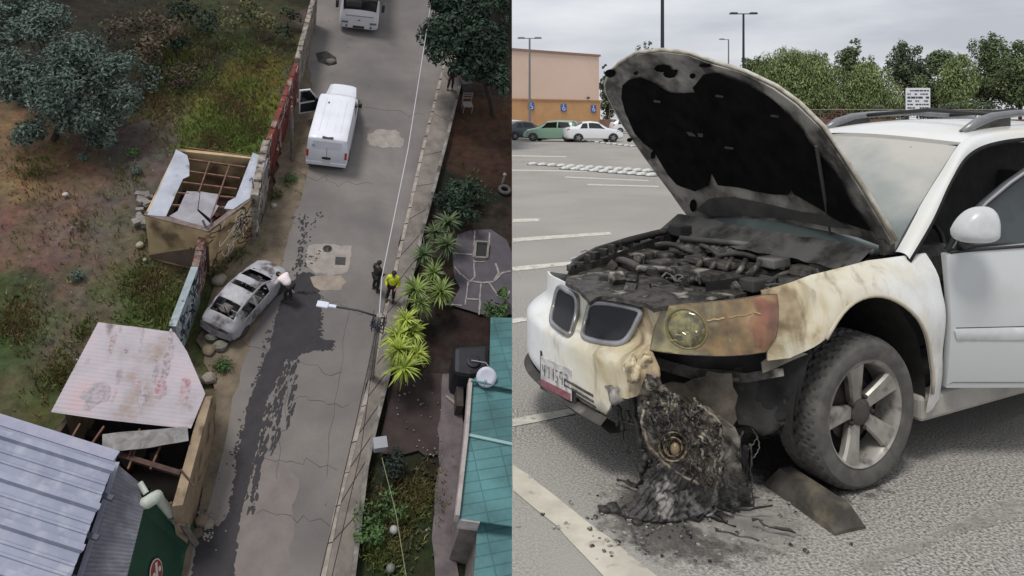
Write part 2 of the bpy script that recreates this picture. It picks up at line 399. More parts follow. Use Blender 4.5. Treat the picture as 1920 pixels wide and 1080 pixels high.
for (a, b) in [((430, 640), (640, 700)), ((520, 740), (650, 760)), ((500, 860), (635, 880)), ((560, 330), (700, 350)), ((480, 960), (620, 985)), ((600, 560), (700, 590)), ((640, 200), (800, 215)), ((545, 690), (520, 900)), ((655, 560), (610, 900))]:
    k = 12; pr = None
    for i in range(k + 1):
        p = L(a[0] + (b[0] - a[0]) * i / k + crk.gauss(0, 4), a[1] + (b[1] - a[1]) * i / k + crk.gauss(0, 4)); p.z = .017
        if pr is not None: s.bar(pr, p, crk.uniform(.004, .014), .006)
        pr = p
tag(s.build('road_crack', mat('crack_tar', .045, rough=.9), M=ML, loc=(0, 0, 0)), kind='structure')
mh = MB(); c = L(638, 490); mh.box((c.x, c.y, .03), (.42, .42, .02), rz=R(-8)); mh.build('manhole_cover', mat('old_iron', .035, .06, scale=9, rough=.6, metal=.5), M=ML)
tag(bpy.data.objects['manhole_cover'], 'small dark square cover set in the concrete repair patch', 'manhole cover')
mh = MB(); c = L(614, 467); mh.lathe([(.16, 0), (.16, .012), (.2, .012), (.2, 0)], (c.x, c.y, .02), 20)
tag(mh.build('access_ring', mat('old_iron', .035), M=ML), 'thin dark ring in the upper edge of the concrete repair patch', 'manhole cover')

# raised pavement with kerb
def pave():
    k = [(838, 95), (828, 130), (790, 280), (765, 390), (735, 520), (712, 610), (694, 700), (660, 830), (628, 950), (598, 1095)]
    e = [(868, 95), (860, 160), (838, 250), (812, 350), (790, 430), (768, 520), (745, 610), (728, 690), (700, 800), (682, 880), (655, 1095)]
    kb = lp(k, .16); ke = lp(e, .16)
    inner = [(Vector(p) + Vector((.17, 0.02))) for p in kb]
    s = MB(); s.prism([tuple(p) for p in inner] + list(reversed(ke)), -.1, .15); tag(s.build('pavement', m_conc, M=ML, loc=(0, 0, 0)), kind='structure')
    s = MB(); g = random.Random(2)
    for i in range(len(kb) - 1):
        a, b = Vector(kb[i]), Vector(kb[i + 1]); n = max(1, int((b - a).length / 1.0))
        for q in range(n):
            p0 = a.lerp(b, q / n + .008); p1 = a.lerp(b, (q + 1) / n - .008); s.prism([tuple(p0), tuple(p1), tuple(p1 + Vector((.168, .02))), tuple(p0 + Vector((.168, .02)))], -.1, .165 + g.uniform(-.008, .012))
    tag(s.build('kerb', m_kerb, M=ML, loc=(0, 0, 0)), kind='structure')
    s = MB()   # joints
    for i in range(0, 18):
        t = i / 17 * (len(kb) - 1); j = min(int(t), len(kb) - 2); a = Vector(kb[j]).lerp(Vector(kb[j + 1]), t - j)
        t2 = i / 17 * (len(ke) - 1); j = min(int(t2), len(ke) - 2); b = Vector(ke[j]).lerp(Vector(ke[j + 1]), t2 - j)
        s.bar((a.x + .17, a.y, .152), (b.x, b.y, .152), .03, .006)
    tag(s.build('pavement_joints', mat('joint_dark', .03, rough=1), M=ML, loc=(0, 0, 0)), kind='structure')
    s = MB(); ww = random.Random(4)    # low wall towards the garden
    for i in range(len(ke) - 1):
        a, b = Vector(ke[i]), Vector(ke[i + 1]); d = (b - a).normalized(); nn = Vector((-d.y, d.x)) * .15
        if nn.x < 0: nn = -nn
        s.prism([tuple(a), tuple(b), tuple(b + nn), tuple(a + nn)], -.3, .42)
    o = s.build('garden_wall', mat('whitewash_wall', hx('8f8b87'), hx('64605c'), scale=2, rough=.9, c3=hx('4d4945'), s3=1.2, t3=(.5, .62), bump=.02, spec=.2), M=ML)
    tag(o, 'long low pale wall between the pavement and the sunken garden', 'wall')
pave()

# walls along the left of the lane
m_white_graf = mat('whitewashed_wall', hx('99928a'), hx('5d5750'), scale=1.6, rough=.95, c3=hx('454039'), s3=2.6, t3=(.52, .62), bump=.03, bscale=5, dist=1.2, spec=.15)
m_red = mat('red_painted_wall', hx('7c3f37'), hx('5d3a35'), scale=1.5, rough=.9, c3=hx('8d8078'), s3=1.3, t3=(.55, .66), bump=.02, dist=1, spec=.15)
m_blue = mat('pale_blue_wall', hx('9fa9ad'), hx('7f8b90'), scale=1.4, rough=.9, c3=hx('51504d'), s3=2.8, t3=(.6, .68), bump=.02, dist=1.4, spec=.15)
m_ystone = mat('yellow_plaster', hx('b8a682'), hx('a89270'), scale=1.1, rough=.95, c3=hx('6b5b4a'), s3=.9, t3=(.5, .68), bump=.02, spec=.15)
def wall(name, tops, h, th, m, label, cat='wall', rough_top=.0, parent=None, rng=rnd):
    P = [Vector(p) for p in lp(tops, h)]
    s = MB(); Q = []
    for i in range(len(P) - 1):
        k = max(1, int((P[i + 1] - P[i]).length / .4))
        for q in range(k): Q.append(P[i].lerp(P[i + 1], q / k))
    Q.append(P[-1])
    for i in range(len(Q) - 1):
        a, b = Q[i], Q[i + 1]; d = (b - a).normalized(); n = Vector((d.y, -d.x)) * th
        if n.x > 0: n = -n
        hh = h + rng.uniform(-rough_top, rough_top)
        s.prism([tuple(a), tuple(b + d * .003), tuple(b + d * .003 + n), tuple(a + n)], -.4, hh)
    if parent: return s.build(name, m, parent, local=False, fix=False)
    o = s.build(name, m, M=ML, fix=False)
    return tag(o, label, cat)
wall('boundary_wall', [(596, -20), (562, 110)], 2.5, .25, m_white_graf, 'grey weathered wall beside the bus at the top of the lane', rough_top=.05)
wall('boundary_wall', [(560, 118), (508, 262)], 2.5, .22, m_red, 'boundary wall painted rusty red behind the open van door', rough_top=.04)
wall('boundary_wall', [(506, 262), (497, 300), (484, 366)], 2.6, .3, m_white_graf, 'peeling whitewashed wall between the red wall and the roofless hut', rough_top=.08)
wall('boundary_wall', [(386, 440), (372, 500)], 1.9, .25, mat('tangled_graffiti_wall', hx('8c8079'), hx('4a3f3c'), scale=3.2, rough=.95, c3=hx('6d4640'), s3=4, t3=(.5, .58), dist=2.5, bump=.02, spec=.15), 'wall section dense with pinkish graffiti below the roofless hut corner', rough_top=.03)
wall('boundary_wall', [(371.5, 501), (330, 612)], 1.9, .25, m_blue, 'pale blue graffiti wall alongside the burnt-out hatchback')
# utility concrete posts in the wall
s = MB(); a = L(548, 300); s.tube([(a.x, a.y, -.1), (a.x - .1, a.y + .1, 3.2)], [.09, .06], 8)
tag(s.build('concrete_post', mat('post_grey', hx('7a716a'), hx('4f4944'), scale=3, rough=.9), M=ML), 'thin leaning grey post beside the peeling wall', 'post')

# black scrawl strokes raised on the walls (spray paint)
def scrawl(parent_top, h, tops, cols, n, seed, size=.35):
    """spray strokes laid on the lane side of a wall"""
    g = random.Random(seed); P = [Vector(p) for p in lp(tops, h)]
    lens = [(P[i + 1] - P[i]).length for i in range(len(P) - 1)]
    for ci, c in enumerate(cols):
        s = MB()
        for _ in range(n):
            j = g.randrange(len(lens)); t = g.uniform(.03, .97); a = P[j].lerp(P[j + 1], t); d = (P[j + 1] - P[j]).normalized(); nn = Vector((-d.y, d.x)); 
            if nn.x < 0: nn = -nn
            z = g.uniform(.4, h - .25); cur = Vector((a.x, a.y, z)); an = g.uniform(0, 6.28); pts = []
            for k in range(9):
                pts.append(Vector((cur.x + nn.x * .012, cur.y + nn.y * .012, min(max(cur.z, .1), h - .05))))
                an += g.gauss(0, .9); st = size * g.uniform(.1, .3)
                cur = cur + Vector((d.x * math.cos(an) * st, d.y * math.cos(an) * st, math.sin(an) * st))
            for k in range(len(pts) - 1): s.bar(pts[k], pts[k + 1], .012, g.uniform(.03, .06), up=Vector((nn.x, nn.y, 0)).cross(pts[k + 1] - pts[k]) if (pts[k + 1] - pts[k]).length > 1e-3 else (0, 0, 1))
        yield s, c
def put_scrawl(owner, *a, **k):
    for s, c in scrawl(owner, *a, **k):
        li = owner.matrix_world.inverted() @ ML
        s.v = [tuple(li @ Vector(v)) for v in s.v]
        s.build('graffiti', mat('spray_' + c, hx(c), rough=.8), owner)
W = [o for o in bpy.data.objects if o.name.startswith('boundary_wall')]
W.sort(key=lambda o: o.name)
put_scrawl(W[1], 2.5, [(560, 118), (508, 262)], ['b9b1ac', '2c2022'], 14, 1, size=.8)
put_scrawl(W[2], 2.6, [(506, 262), (497, 300), (484, 366)], ['b9b1a8', '37302c'], 14, 2, size=.7)
put_scrawl(W[3], 1.9, [(386, 440), (372, 500)], ['b8a8a0', '3a2c2c', '7d4a46'], 16, 3, size=.7)
put_scrawl(W[4], 1.9, [(371.5, 501), (330, 612)], ['1c1e22', '33424c', 'c2c8ca'], 18, 4, size=.5)

# ---- roofless yellow hut
def hut():
    h = 2.35
    c = lp([(271, 403), (390, 434), (483, 365), (502, 296), (474, 285), (332, 278)], h); cen = sum((Vector(p) for p in c), Vector((0, 0))) / 6
    t = thing('roofless_hut', 'yellow plastered hut beside the lane with most roof sheets gone', 'hut', ML, (cen.x, cen.y, 0))
    names = [(0, 1, m_ystone), (1, 2, m_ystone), (2, 3, m_white_graf), (3, 5, m_ystone), (5, 0, m_ystone)]
    for a, b, m in names:
        s = MB(); p, q = Vector(c[a]), Vector(c[b]); d = (q - p).normalized(); n = Vector((-d.y, d.x)) * .16
        if (cen - p).dot(n) < 0: n = -n
        s.prism([tuple(p), tuple(q), tuple(q + n), tuple(p + n)], -.4, h)
        w_ = s.build('wall', m, t, local=False, bevel=.01)
        s = MB(); s.prism([tuple(p - n * .25), tuple(q - n * .25), tuple(q + n * 1.05), tuple(p + n * 1.05)], h, h + .045)
        if a < 2: s.build('coping', mat('rusted_coping', hx('5d4a44'), hx('7a6c66'), scale=4, rough=.8), w_, local=False)
        if a == 0:   # darker patch over the lower part of the field-side wall
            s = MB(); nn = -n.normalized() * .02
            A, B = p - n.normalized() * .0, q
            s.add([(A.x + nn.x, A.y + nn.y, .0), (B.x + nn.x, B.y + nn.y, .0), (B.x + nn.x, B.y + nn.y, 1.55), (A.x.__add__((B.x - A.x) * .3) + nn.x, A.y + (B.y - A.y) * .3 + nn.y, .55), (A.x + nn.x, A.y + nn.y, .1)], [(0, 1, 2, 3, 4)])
            s.build('lower_dark_patch', mat('lower_dark_patch', hx('5b4d45'), hx('6a5a4e'), scale=2, rough=.95), w_, fix=False, local=False)
            for v in s.v: pass
    m_sh = mat('roof_sheet_white', hx('a8acb8'), hx('8f939f'), scale=1.2, rough=.6, c3=hx('7b7571'), s3=1.8, t3=(.6, .72), bump=.01, bscale=4)
    def corr(pts, z, name='roof_sheet', m=m_sh, tilt=0.0, amp=.03):
        P = lp(pts, z); s = MB(); o0 = Vector(P[0])
        s.patch(P, lambda u, v, o: (u, v, z + o + math.sin(u * 9 + v * 3) * amp * .3 + (u - o0.x) * tilt), .3, th=.025); return s.build(name, m, t, local=False)
    corr([(330, 280), (351, 291), (355, 306), (355, 330), (343, 335), (311, 406), (276, 403), (321, 303)], h + .07)
    corr([(474, 286), (503, 297), (483, 362), (437, 392), (420, 391), (428, 377), (442, 370)], h + .08)
    m_g = mat('loose_sheet_grey', hx('97969c'), hx('7d7b80'), scale=1.5, rough=.7, bump=.02)
    corr([(350, 358), (375, 360), (370, 395), (395, 421), (384, 427), (317, 405), (333, 395)], h + .03, m=m_g, tilt=.03)
    corr([(376, 359), (409, 363), (405, 382), (410, 385), (395, 410), (372, 392)], h + .11, m=m_g, tilt=-.05)
    m_r = mat('rusty_rafter', hx('7a5b4c'), hx('5a4038'), scale=5, rough=.9)
    for a, b in [((354, 278), (470, 294)), ((354, 299), (460, 314)), ((356, 322), (450, 335)), ((341, 342), (444, 355)), ((330, 362), (440, 371)), ((320, 385), (436, 390))]:
        p, q = L(*a, h - .02), L(*b, h - .02); s = MB(); s.bar(p, q, .06, .09); s.build('rafter', m_r, t, local=False)
    for a, b in [((393, 303), (373, 360)), ((430, 310), (395, 410))]:
        p, q = L(*a, h + .07), L(*b, h + .07); s = MB(); s.bar(p, q, .05, .06); s.build('purlin', m_r, t, local=False)
    s = MB(); s.prism([tuple(Vector(p) * .97 + cen * .03) for p in c], -.1, .05); s.build('floor', mat('hut_floor', hx('241d1b'), hx('3c2c28'), scale=1.2, rough=1, bump=.05), t, local=False)
    g = random.Random(8); s = MB()
    for _ in range(34):
        p = Vector(c[g.randrange(6)]).lerp(cen, g.uniform(.25, 1)); s.box((p.x, p.y, .1), (g.uniform(.1, .5), g.uniform(.05, .3), g.uniform(.04, .25)), rz=g.uniform(0, 3))
    s.build('rubble', mat('hut_rubble', hx('4b2f2a'), hx('5c5650'), scale=.9, lo=.45, hi=.5, rough=1), t, local=False)
    s = MB(); a, b = L(482, 352, h), L(475, 366, h); s.tube([a + Vector((-.3, .35, .1)), a + Vector((-.2, .35, .25)), b + Vector((0, .1, .3))], .02, 6); s.build('wire', mat('black_wire', .01), t, local=False)
    # bent posts at the corner
    a = L(390, 433, h); s = MB(); s.bar(a + Vector((0, 0, -.1)), a + Vector((-.2, .35, .25)), .07, .05); s.bar(a + Vector((.05, 0, -.1)), a + Vector((.12, .4, .2)), .05, .05); s.build('bent_post', mat('dark_steel', .05, rough=.6), t, local=False)
    # graffiti strokes on lane-facing wall
    for sm, col in scrawl(None, h, [(390, 434), (483, 365)], ['d8cfc0', '5a3a30', '2c2a2a'], 13, 11, size=.9):
        n = Vector((0, 0))
        sm.build('graffiti', mat('spray_' + col, hx(col), rough=.8), t, local=False)
    # pale rubble heap beside the left corner
    s = MB()
    for _ in range(16):
        p = L(g.uniform(272, 292), g.uniform(350, 405)); s.box((p.x - .2, p.y - .6, .15), (g.uniform(.15, .5), g.uniform(.15, .4), g.uniform(.05, .3)), rz=g.uniform(0, 3), M=None)
    tag(s.build('rubble_heap', mat('pale_rubble', hx('8d8985'), hx('6a6561'), scale=2, rough=.95), M=ML), 'pale broken slabs heaped against the left wall of the roofless hut', 'rubble')
hut()

# ---- shed with the pink-grey corrugated roof
def shed():
    h = 2.5
    outl = [(185, 605), (327, 624), (351, 661), (385, 739), (358, 805), (205, 790), (96, 774)]
    P = lp(outl, h); cen = sum((Vector(p) for p in P), Vector((0, 0))) / len(P)
    t = thing('corrugated_shed', 'shed under a stained pinkish corrugated roof beside the lane', 'shed', ML, (cen.x, cen.y, 0))
    m = bpy.data.materials.new('pink_grey_sheet'); m.use_nodes = True; nt_ = m.node_tree; b = nt_.nodes['Principled BSDF']; b.inputs['Roughness'].default_value = .7
    tc = N(nt_, 'ShaderNodeTexCoord'); a1 = N(nt_, 'ShaderNodeTexNoise'); a1.inputs['Scale'].default_value = .55; a1.inputs['Detail'].default_value = 6; a1.inputs['Roughness'].default_value = .6
    nt_.links.new(tc.outputs['Object'], a1.inputs[0]); r1 = N(nt_, 'ShaderNodeValToRGB'); nt_.links.new(a1.outputs[0], r1.inputs[0])
    e = r1.color_ramp.elements; e[0].position = .3; e[0].color = lin(hx('8c7a70')); e[1].position = .42; e[1].color = lin(hx('a09aa0')); k = e.new(.52); k.color = lin(hx('aca2a9')); k = e.new(.66); k.color = lin(hx('b39a9e')); k = e.new(.8); k.color = lin(hx('a5a29c'))
    a2 = N(nt_, 'ShaderNodeTexNoise'); a2.inputs['Scale'].default_value = 1.7; a2.inputs['Detail'].default_value = 7; mp = N(nt_, 'ShaderNodeMapping'); mp.inputs['Scale'].default_value = (1, .45, 1); nt_.links.new(tc.outputs['Object'], mp.inputs[0]); nt_.links.new(mp.outputs[0], a2.inputs[0])
    r2 = N(nt_, 'ShaderNodeValToRGB'); nt_.links.new(a2.outputs[0], r2.inputs[0]); e = r2.color_ramp.elements; e[0].position = .62; e[0].color = (0, 0, 0, 1); e[1].position = .74; e[1].color = (1, 1, 1, 1)
    mx = N(nt_, 'ShaderNodeMix', data_type='RGBA'); nt_.links.new(r2.outputs[0], mx.inputs[0]); nt_.links.new(r1.outputs[0], mx.inputs[6]); mx.inputs[7].default_value = lin(hx('6d6060'))
    nt_.links.new(mx.outputs[2], b.inputs['Base Color'])
    dr = (Vector(P[1]) - Vector(P[0])).normalized(); pv = Vector((-dr.y, dr.x))
    def roof_fn(z0, slope): return lambda u, v, o: (u, v, z0 + o + math.sin((Vector((u, v)).dot(pv)) * 2 * math.pi / .14) * .010 + slope * ((Vector((u, v)) - Vector(P[0])).dot(dr)))
    # three overlapping sheets
    mid = lp([(243, 613), (226, 672), (231, 700), (205, 790)], h)
    def strips(poly, z0, slope, m):
        # corrugated sheet as strips across pv, clipped by outline
        s = MB(); fn = roof_fn(z0, slope); ps = [Vector(p) for p in poly]; v0 = min(p.dot(pv) for p in ps); v1 = max(p.dot(pv) for p in ps); st = .14 / 6; rows = []
        v = v0 + 1e-4
        while v < v1:
            xs = []
            for i in range(len(ps)):
                a, b_ = ps[i], ps[(i + 1) % len(ps)]; da, db = a.dot(pv) - v, b_.dot(pv) - v
                if (da < 0) != (db < 0): q = a.lerp(b_, da / (da - db)); xs.append(q.dot(dr))
            if len(xs) >= 2:
                x0, x1 = min(xs), max(xs); rows.append([fn(*(dr * (x0 + (x1 - x0) * k / 8) + pv * v), 0) for k in range(9)])
            v += st
        base = len(s.v)
        for r_ in rows: s.v += r_
        for j in range(len(rows) - 1):
            for k in range(8): a = base + j * 9 + k; s.f.append((a, a + 1, a + 10, a + 9))
        return s
    L_ = [P[0], mid[0], mid[1], mid[2], mid[3], P[6]]; R_ = [mid[0], P[1], P[2], P[3], P[4], mid[3], mid[2], mid[1]]
    strips(L_, h + .05, .0, m).build('roof_sheet', m, t, local=False, smooth=True, fix=False)
    strips(R_, h + .075, -.01, m).build('roof_sheet', m, t, local=False, smooth=True, fix=False)
    # rust and red paint marks on the roof
    for x, y, rx, ry, cc in [(300, 725, .22, .6, '946068'), (347, 730, .2, .5, '98656c'), (256, 715, .12, .3, '9c7078'), (292, 692, .1, .55, '7e767b'), (178, 740, .4, .5, '867f85'), (210, 640, .12, .5, '857066'), (236, 657, .08, .08, '2a2426'), (268, 745, .15, .5, '7a7278'), (318, 650, .12, .9, '85797c'), (312, 678, .12, .9, '80767a')]:
        c = L(x, y, h + .1); s = MB(); g = random.Random(int(x)); q = []
        for k in range(14):
            an = k * 2 * math.pi / 14; rr = g.uniform(.55, 1.1); q.append(Vector((c.x + rx * rr * math.cos(an), c.y + ry * rr * math.sin(an) * 1)))
        for v_ in range(14):
            pass
        vv0 = min(p.dot(pv) for p in q); vv1 = max(p.dot(pv) for p in q)
        ss = strips([tuple(p) for p in q], h + (.053 if x < 235 else .079), 0 if x < 235 else -.01, m)
        ss.v = [(a, b_, z + .004) for a, b_, z in ss.v]
        ss.build('stain', mat('roof_stain_' + cc, hx(cc), hx('a39aa0'), scale=7, lo=.38, hi=.56, rough=.8), t, local=False, fix=False, smooth=True)
    # walls
    m_b = mat('beige_block_wall', hx('9a8871'), hx('7d6e5d'), scale=1.6, rough=.95, c3=hx('5c5046'), s3=1.7, t3=(.55, .68), bump=.02, spec=.15)
    W2 = lp([(380, 742), (322, 948)], h); a, b_ = Vector(W2[0]), Vector(W2[1]); n = Vector((.28, .0))
    s = MB(); s.prism([tuple(a), tuple(b_), tuple(b_ + n), tuple(a + n)], -.3, h - .05); s.build('wall', m_b, t, local=False, bevel=.01)
    a2_, b2_ = Vector(P[1]), Vector(P[3]); s = MB(); s.prism([tuple(a2_), tuple(Vector(P[2])), tuple(b2_), tuple(b2_ - n * .5), tuple(Vector(P[2]) - n * .5), tuple(a2_ - n * .5)], -.3, h - .03); s.build('wall', m_b, t, local=False)
    s = MB(); a3, b3 = Vector(P[6]), Vector(P[0]); s.prism([tuple(a3 + Vector((.3, .1))), tuple(b3 + Vector((.2, -.1))), tuple(b3 + Vector((.35, -.1))), tuple(a3 + Vector((.45, .1)))], -.3, h - .05); s.build('wall', m_b, t, local=False)
    s = MB(); a3 = Vector(lp([(112, 790)], h - .5)[0]); b3 = Vector(lp([(62, 860)], h - .5)[0]); s.prism([tuple(a3), tuple(b3), tuple(b3 + Vector((.18, 0))), tuple(a3 + Vector((.18, 0)))], -.3, h - .6)
    s.build('wall', mat('dark_block', hx('5c4f45'), hx('3d352f'), scale=3, rough=1), t, local=False)
    fl = lp([(200, 680), (330, 660), (375, 790), (345, 990), (100, 960), (110, 800)], 0); s = MB(); s.prism(fl, -.2, .03); s.build('floor', mat('shed_floor', hx('1b1715'), hx('2c2422'), scale=1.2, rough=1), t, local=False)
    m_r = mat('rusty_rafter', .1)
    for p, q, z in [((150, 795), (118, 850), h - .1), ((195, 800), (160, 850), h - .1), ((262, 805), (240, 860), h - .15), ((300, 838), (282, 880), h - .2), ((255, 840), (240, 880), h - .2)]:
        s = MB(); s.bar(L(*p, z), L(*q, z), .05, .08); s.build('rafter', m_r, t, local=False)
    s = MB(); s.bar(L(219, 852, h - .2), L(338, 888, h - .2), .14, .12); s.build('beam', mat('brown_beam', hx('5a433c'), hx('3d2f2b'), scale=4, rough=.9), t, local=False)
    s = MB(); s.bar(L(338, 880, h + .05), L(364, 912, h - .1), .05, .05); s.build('loose_batten', mat('brown_beam', .1), t, local=False)
    s = MB(); s.patch(lp([(193, 818), (352, 804), (354, 830), (290, 842), (228, 850), (193, 847)], h), lambda u, v, o: (u, v, h + .13 + o + .05 * noise.noise(Vector((u * 1.4, v * 3, 0)))), .15, th=.02)
    s.build('loose_sheet', mat('loose_sheet_dirty', hx('8d8c8d'), hx('66625f'), scale=2.2, rough=.75, bump=.02, dist=1), t, local=False)
    s = MB(); g = random.Random(3)
    for _ in range(26):
        p = L(g.uniform(120, 310), g.uniform(820, 940)); s.box((p.x, p.y, .15), (g.uniform(.1, .6), g.uniform(.1, .4), g.uniform(.05, .4)), rz=g.uniform(0, 3))
    s.build('clutter', mat('shed_clutter', hx('3d2d28'), hx('3c3a3e'), scale=.8, rough=1), t, local=False)
shed()

# ---- big ribbed metal roof, bottom left
def big_roof():
    h = 4.2
    p = [Vector(L(x, y, h)[:2]) for x, y in [(-60, 769), (219, 857), (128, 1085), (-60, 1085)]]
    dr = (p[1] - p[0]).normalized(); pv = Vector((dr.y, -dr.x))
    if pv.y > 0: pv = -pv
    t = thing('warehouse', 'large building under a blue-grey ribbed metal roof, cut by the corner', 'warehouse', ML, (p[0].x, p[0].y - 3, 0))
    m = mat('ribbed_metal', hx('8b8fa1'), hx('7c8092'), scale=.9, rough=.6, metal=.1, spec=.2, c3=hx('9699a6'), s3=2.5, t3=(.5, .7), stretch=(1, 1, 1))
    s = MB(); pitch = .92; n = 9; prof = [(0, 0), (.04, .14), (.16, .14), (.2, 0), (.205, 0), (.45, .0), (.47, .03), (.5, .03), (.52, 0), (.70, 0), (.72, .03), (.75, .03), (.77, 0)]
    vs = []
    for i in range(n):
        for a, z in prof: vs.append((i * pitch + a * pitch + .25, z))
    vs = [(-0.02, 0), (.2, 0)] + vs
    base = 0; rows = []
    for (v, z) in vs:
        # right edge follows saw-tooth line
        q = p[1].lerp(p[2], v / abs((p[2] - p[1]).dot(pv))); i = round((v - .25) // pitch)
        xr = q.dot(dr) + (.10 if z > .1 else 0); x0 = p[0].dot(dr) - 1
        rows.append([tuple(dr * (x0 + (xr - x0) * k / 3) + pv * (p[0].dot(pv) + v)) + (h + z - v * .06,) for k in range(4)])
    for r_ in rows: s.v += r_
    for j in range(len(rows) - 1):
        for k in range(3): a = j * 4 + k; s.f.append((a, a + 1, a + 5, a + 4))
    rf = s.build('ribbed_roof', m, t, local=False, fix=False)
    sol = rf.modifiers.new('s', 'SOLIDIFY'); sol.thickness = .03
    s = MB(); s.bar(tuple(p[0]) + (h + .03,), tuple(p[1]) + (h + .03,), .28, .05); s.build('flashing', mat('pale_flashing', hx('9495a5'), hx('83859a'), scale=2, rough=.6, metal=.0), t, local=False)
    sh = dr * -.55
    w1, w2 = p[1] + sh - pv * -.1, p[2] + sh
    s = MB(); s.prism([tuple(w1), tuple(w2), tuple(w2 - dr * .2), tuple(w1 - dr * .2)], -.3, [0, 0, 0, 0] and h - .5); s.build('wall', mat('dark_gable', hx('2c3038'), hx('1d2026'), scale=2, rough=.9), t, local=False)
    w3, w4 = p[0] - dr * 1 + pv * .3, p[1] + sh + pv * .3
    s = MB(); s.prism([tuple(w3), tuple(w4), tuple(w4 + pv * .2), tuple(w3 + pv * .2)], -.3, h - .35); s.build('wall', mat('dark_gable', .05), t, local=False)
    for i in range(8):
        g = MB()
        v = i * pitch + .35 + .55; q = p[1].lerp(p[2], v / abs((p[2] - p[1]).dot(pv))); g.box((q.x + .08, q.y, h - .22 - v * .06), (.3, .12, .1), rz=math.atan2(dr.y, dr.x)); g.build('purlin_end', mat('purlin_grey', hx('4d515c')), t, local=False)
    # lean-to
    z1, z2 = 3.4, 2.8
    q = [L(222, 872, z1), L(259, 903, z2), L(270, 952, z2), L(236, 1090, z2), L(150, 1090, z1)]
    t2 = thing('lean_to', 'green-walled lean-to with a grey corrugated roof and white downpipe', 'lean-to', ML, (q[2].x, q[2].y, 0))
    m2 = mat('grey_corrugated', hx('797a82'), hx('6a6b73'), scale=1.5, rough=.6, metal=.0, spec=.2, c3=hx('83848a'), s3=4, t3=(.5, .7))
    a0, a1 = q[0], q[4]; b0, b1 = q[1], q[3]; s = MB(); n = 27 * 6; rows = []
    for i in range(n + 1):
        f = i / n; A = a0.lerp(a1, f); B = (q[1].lerp(q[2], f / .27) if f < .27 else q[2].lerp(q[3], (f - .27) / .73)); wv = math.sin(i * math.pi / 3) * .025
        rows.append([tuple(A.lerp(B, k / 3) + Vector((0, 0, wv))) for k in range(4)])
    for r_ in rows: s.v += r_
    for j in range(n):
        for k in range(3): a = j * 4 + k; s.f.append((a, a + 1, a + 5, a + 4))
    s.build('corrugated_roof', m2, t2, local=False, fix=False, smooth=True)
    s = MB(); s.bar(a0 + Vector((-.03, .05, .06)), a1 + Vector((-.03, 0, .06)), .12, .05); s.build('ridge_flashing', mat('pale_flashing', .5), t2, local=False)
    # green wall below the outer edge
    g0, g1 = q[2] + Vector((-.12, .0, 0)), q[3] + Vector((-.12, 0, 0)); gb = L(300, 985, 2.6)
    gm = mat('green_painted_wall', hx('1d4a38'), hx('173c2f'), scale=1.5, rough=.6, c3=hx('2c5a48'), s3=1.5, t3=(.6, .75))
    g2 = Vector((q[1].x + .35, q[1].y - .2, 0))
    TO = Vector((1.15, -.05, 0)); zt_ = z2 - .06
    def tilt(P, name):
        s = MB(); Q = []
        for p_ in P: Q += [(p_.x, p_.y, zt_), (p_.x + TO.x, p_.y + TO.y, -.3)]
        k = len(P); s.v = Q + [(x - .14, y, z) for x, y, z in Q]; m_ = 2 * k
        for i in range(k - 1): a = 2 * i; s.f += [(a, a + 1, a + 3, a + 2), (m_ + a + 2, m_ + a + 3, m_ + a + 1, m_ + a)]
        s.f += [(0, m_, m_ + 1, 1), (m_ - 2, m_ - 1, 2 * m_ - 1, 2 * m_ - 2)]; return s.build(name, gm, t2, local=False)
    w_ = tilt([g2, g0, g1], 'wall')
    # round sign on the green wall
    d = (g1 - g0); d.z = 0; d.normalize(); nn = Vector((-d.y, d.x, 0));
    if nn.x < 0: nn = -nn
    fz = .45; upv = (Vector((-TO.x, -TO.y, zt_ + .3))).normalized(); nn = d.cross(upv);
    if nn.x < 0: nn = -nn
    c = g0.lerp(g1, .60) + TO * fz; c.z = zt_ - (zt_ + .3) * fz; Mx = Matrix((d, upv, nn)).transposed()
    if Mx.determinant() < 0: Mx = Matrix((-d, upv, nn)).transposed()
    s = MB(); s.lathe([(.36, 0), (.36, .03), (.3, .035)], c + nn * .01, 28, Mx); sg = s.build('round_sign', mat('sign_black', hx('1d1b1c'), rough=.5), t2, local=False)
    s = MB(); s.lathe([(.335, 0), (.335, .012)], c + nn * .038, 28, Mx); s.build('sign_face', mat('sign_white', hx('cfc6c0'), rough=.5), sg, local=True) if False else s.build('sign_face', mat('sign_white', hx('cfc6c0'), rough=.5), t2, local=False)
    s = MB(); s.lathe([(.30, 0), (.30, .012)], c + nn * .045, 28, Mx); s.build('sign_red_disc', mat('sign_red', hx('8e3b38'), rough=.5), t2, local=False)
    s = MB(); o0 = c + nn * .066
    s.bar(o0 + Mx @ Vector((-.2, -.14, 0)), o0 + Mx @ Vector((.2, .14, 0)), .09, .012, up=nn)
    for k in (-1, 1): s.lathe([(.07, 0), (.07, .008)], o0 + Mx @ Vector((.12 * k, -.10 * k, 0)), 14, Mx)
    s.build('sign_mark', mat('sign_white', .7), t2, local=False)
    # gutter end + downpipe
    pw = mat('white_pipe', hx('c3cbbf'), hx('aab0a6'), scale=3, rough=.5)
    A = L(256, 905, 2.9); B = L(272, 925, 2.9)
    s = MB(); s.tube([L(262, 905, 2.95), L(274, 925, 2.85)], .08, 10); s.build('gutter_end', pw, t2, local=False)
    pts = [L(268, 944, 2.75), L(276, 942, 2.8), L(287, 935, 2.8), L(294, 930, 2.65), L(300, 938, 2.3), L(322, 965, 1.5), L(347, 992, .6)]
    s = MB(); s.tube(pts, [.15, .17, .17, .16, .13, .13, .13], 14); s.build('downpipe', pw, t2, local=False, autosmooth=60)
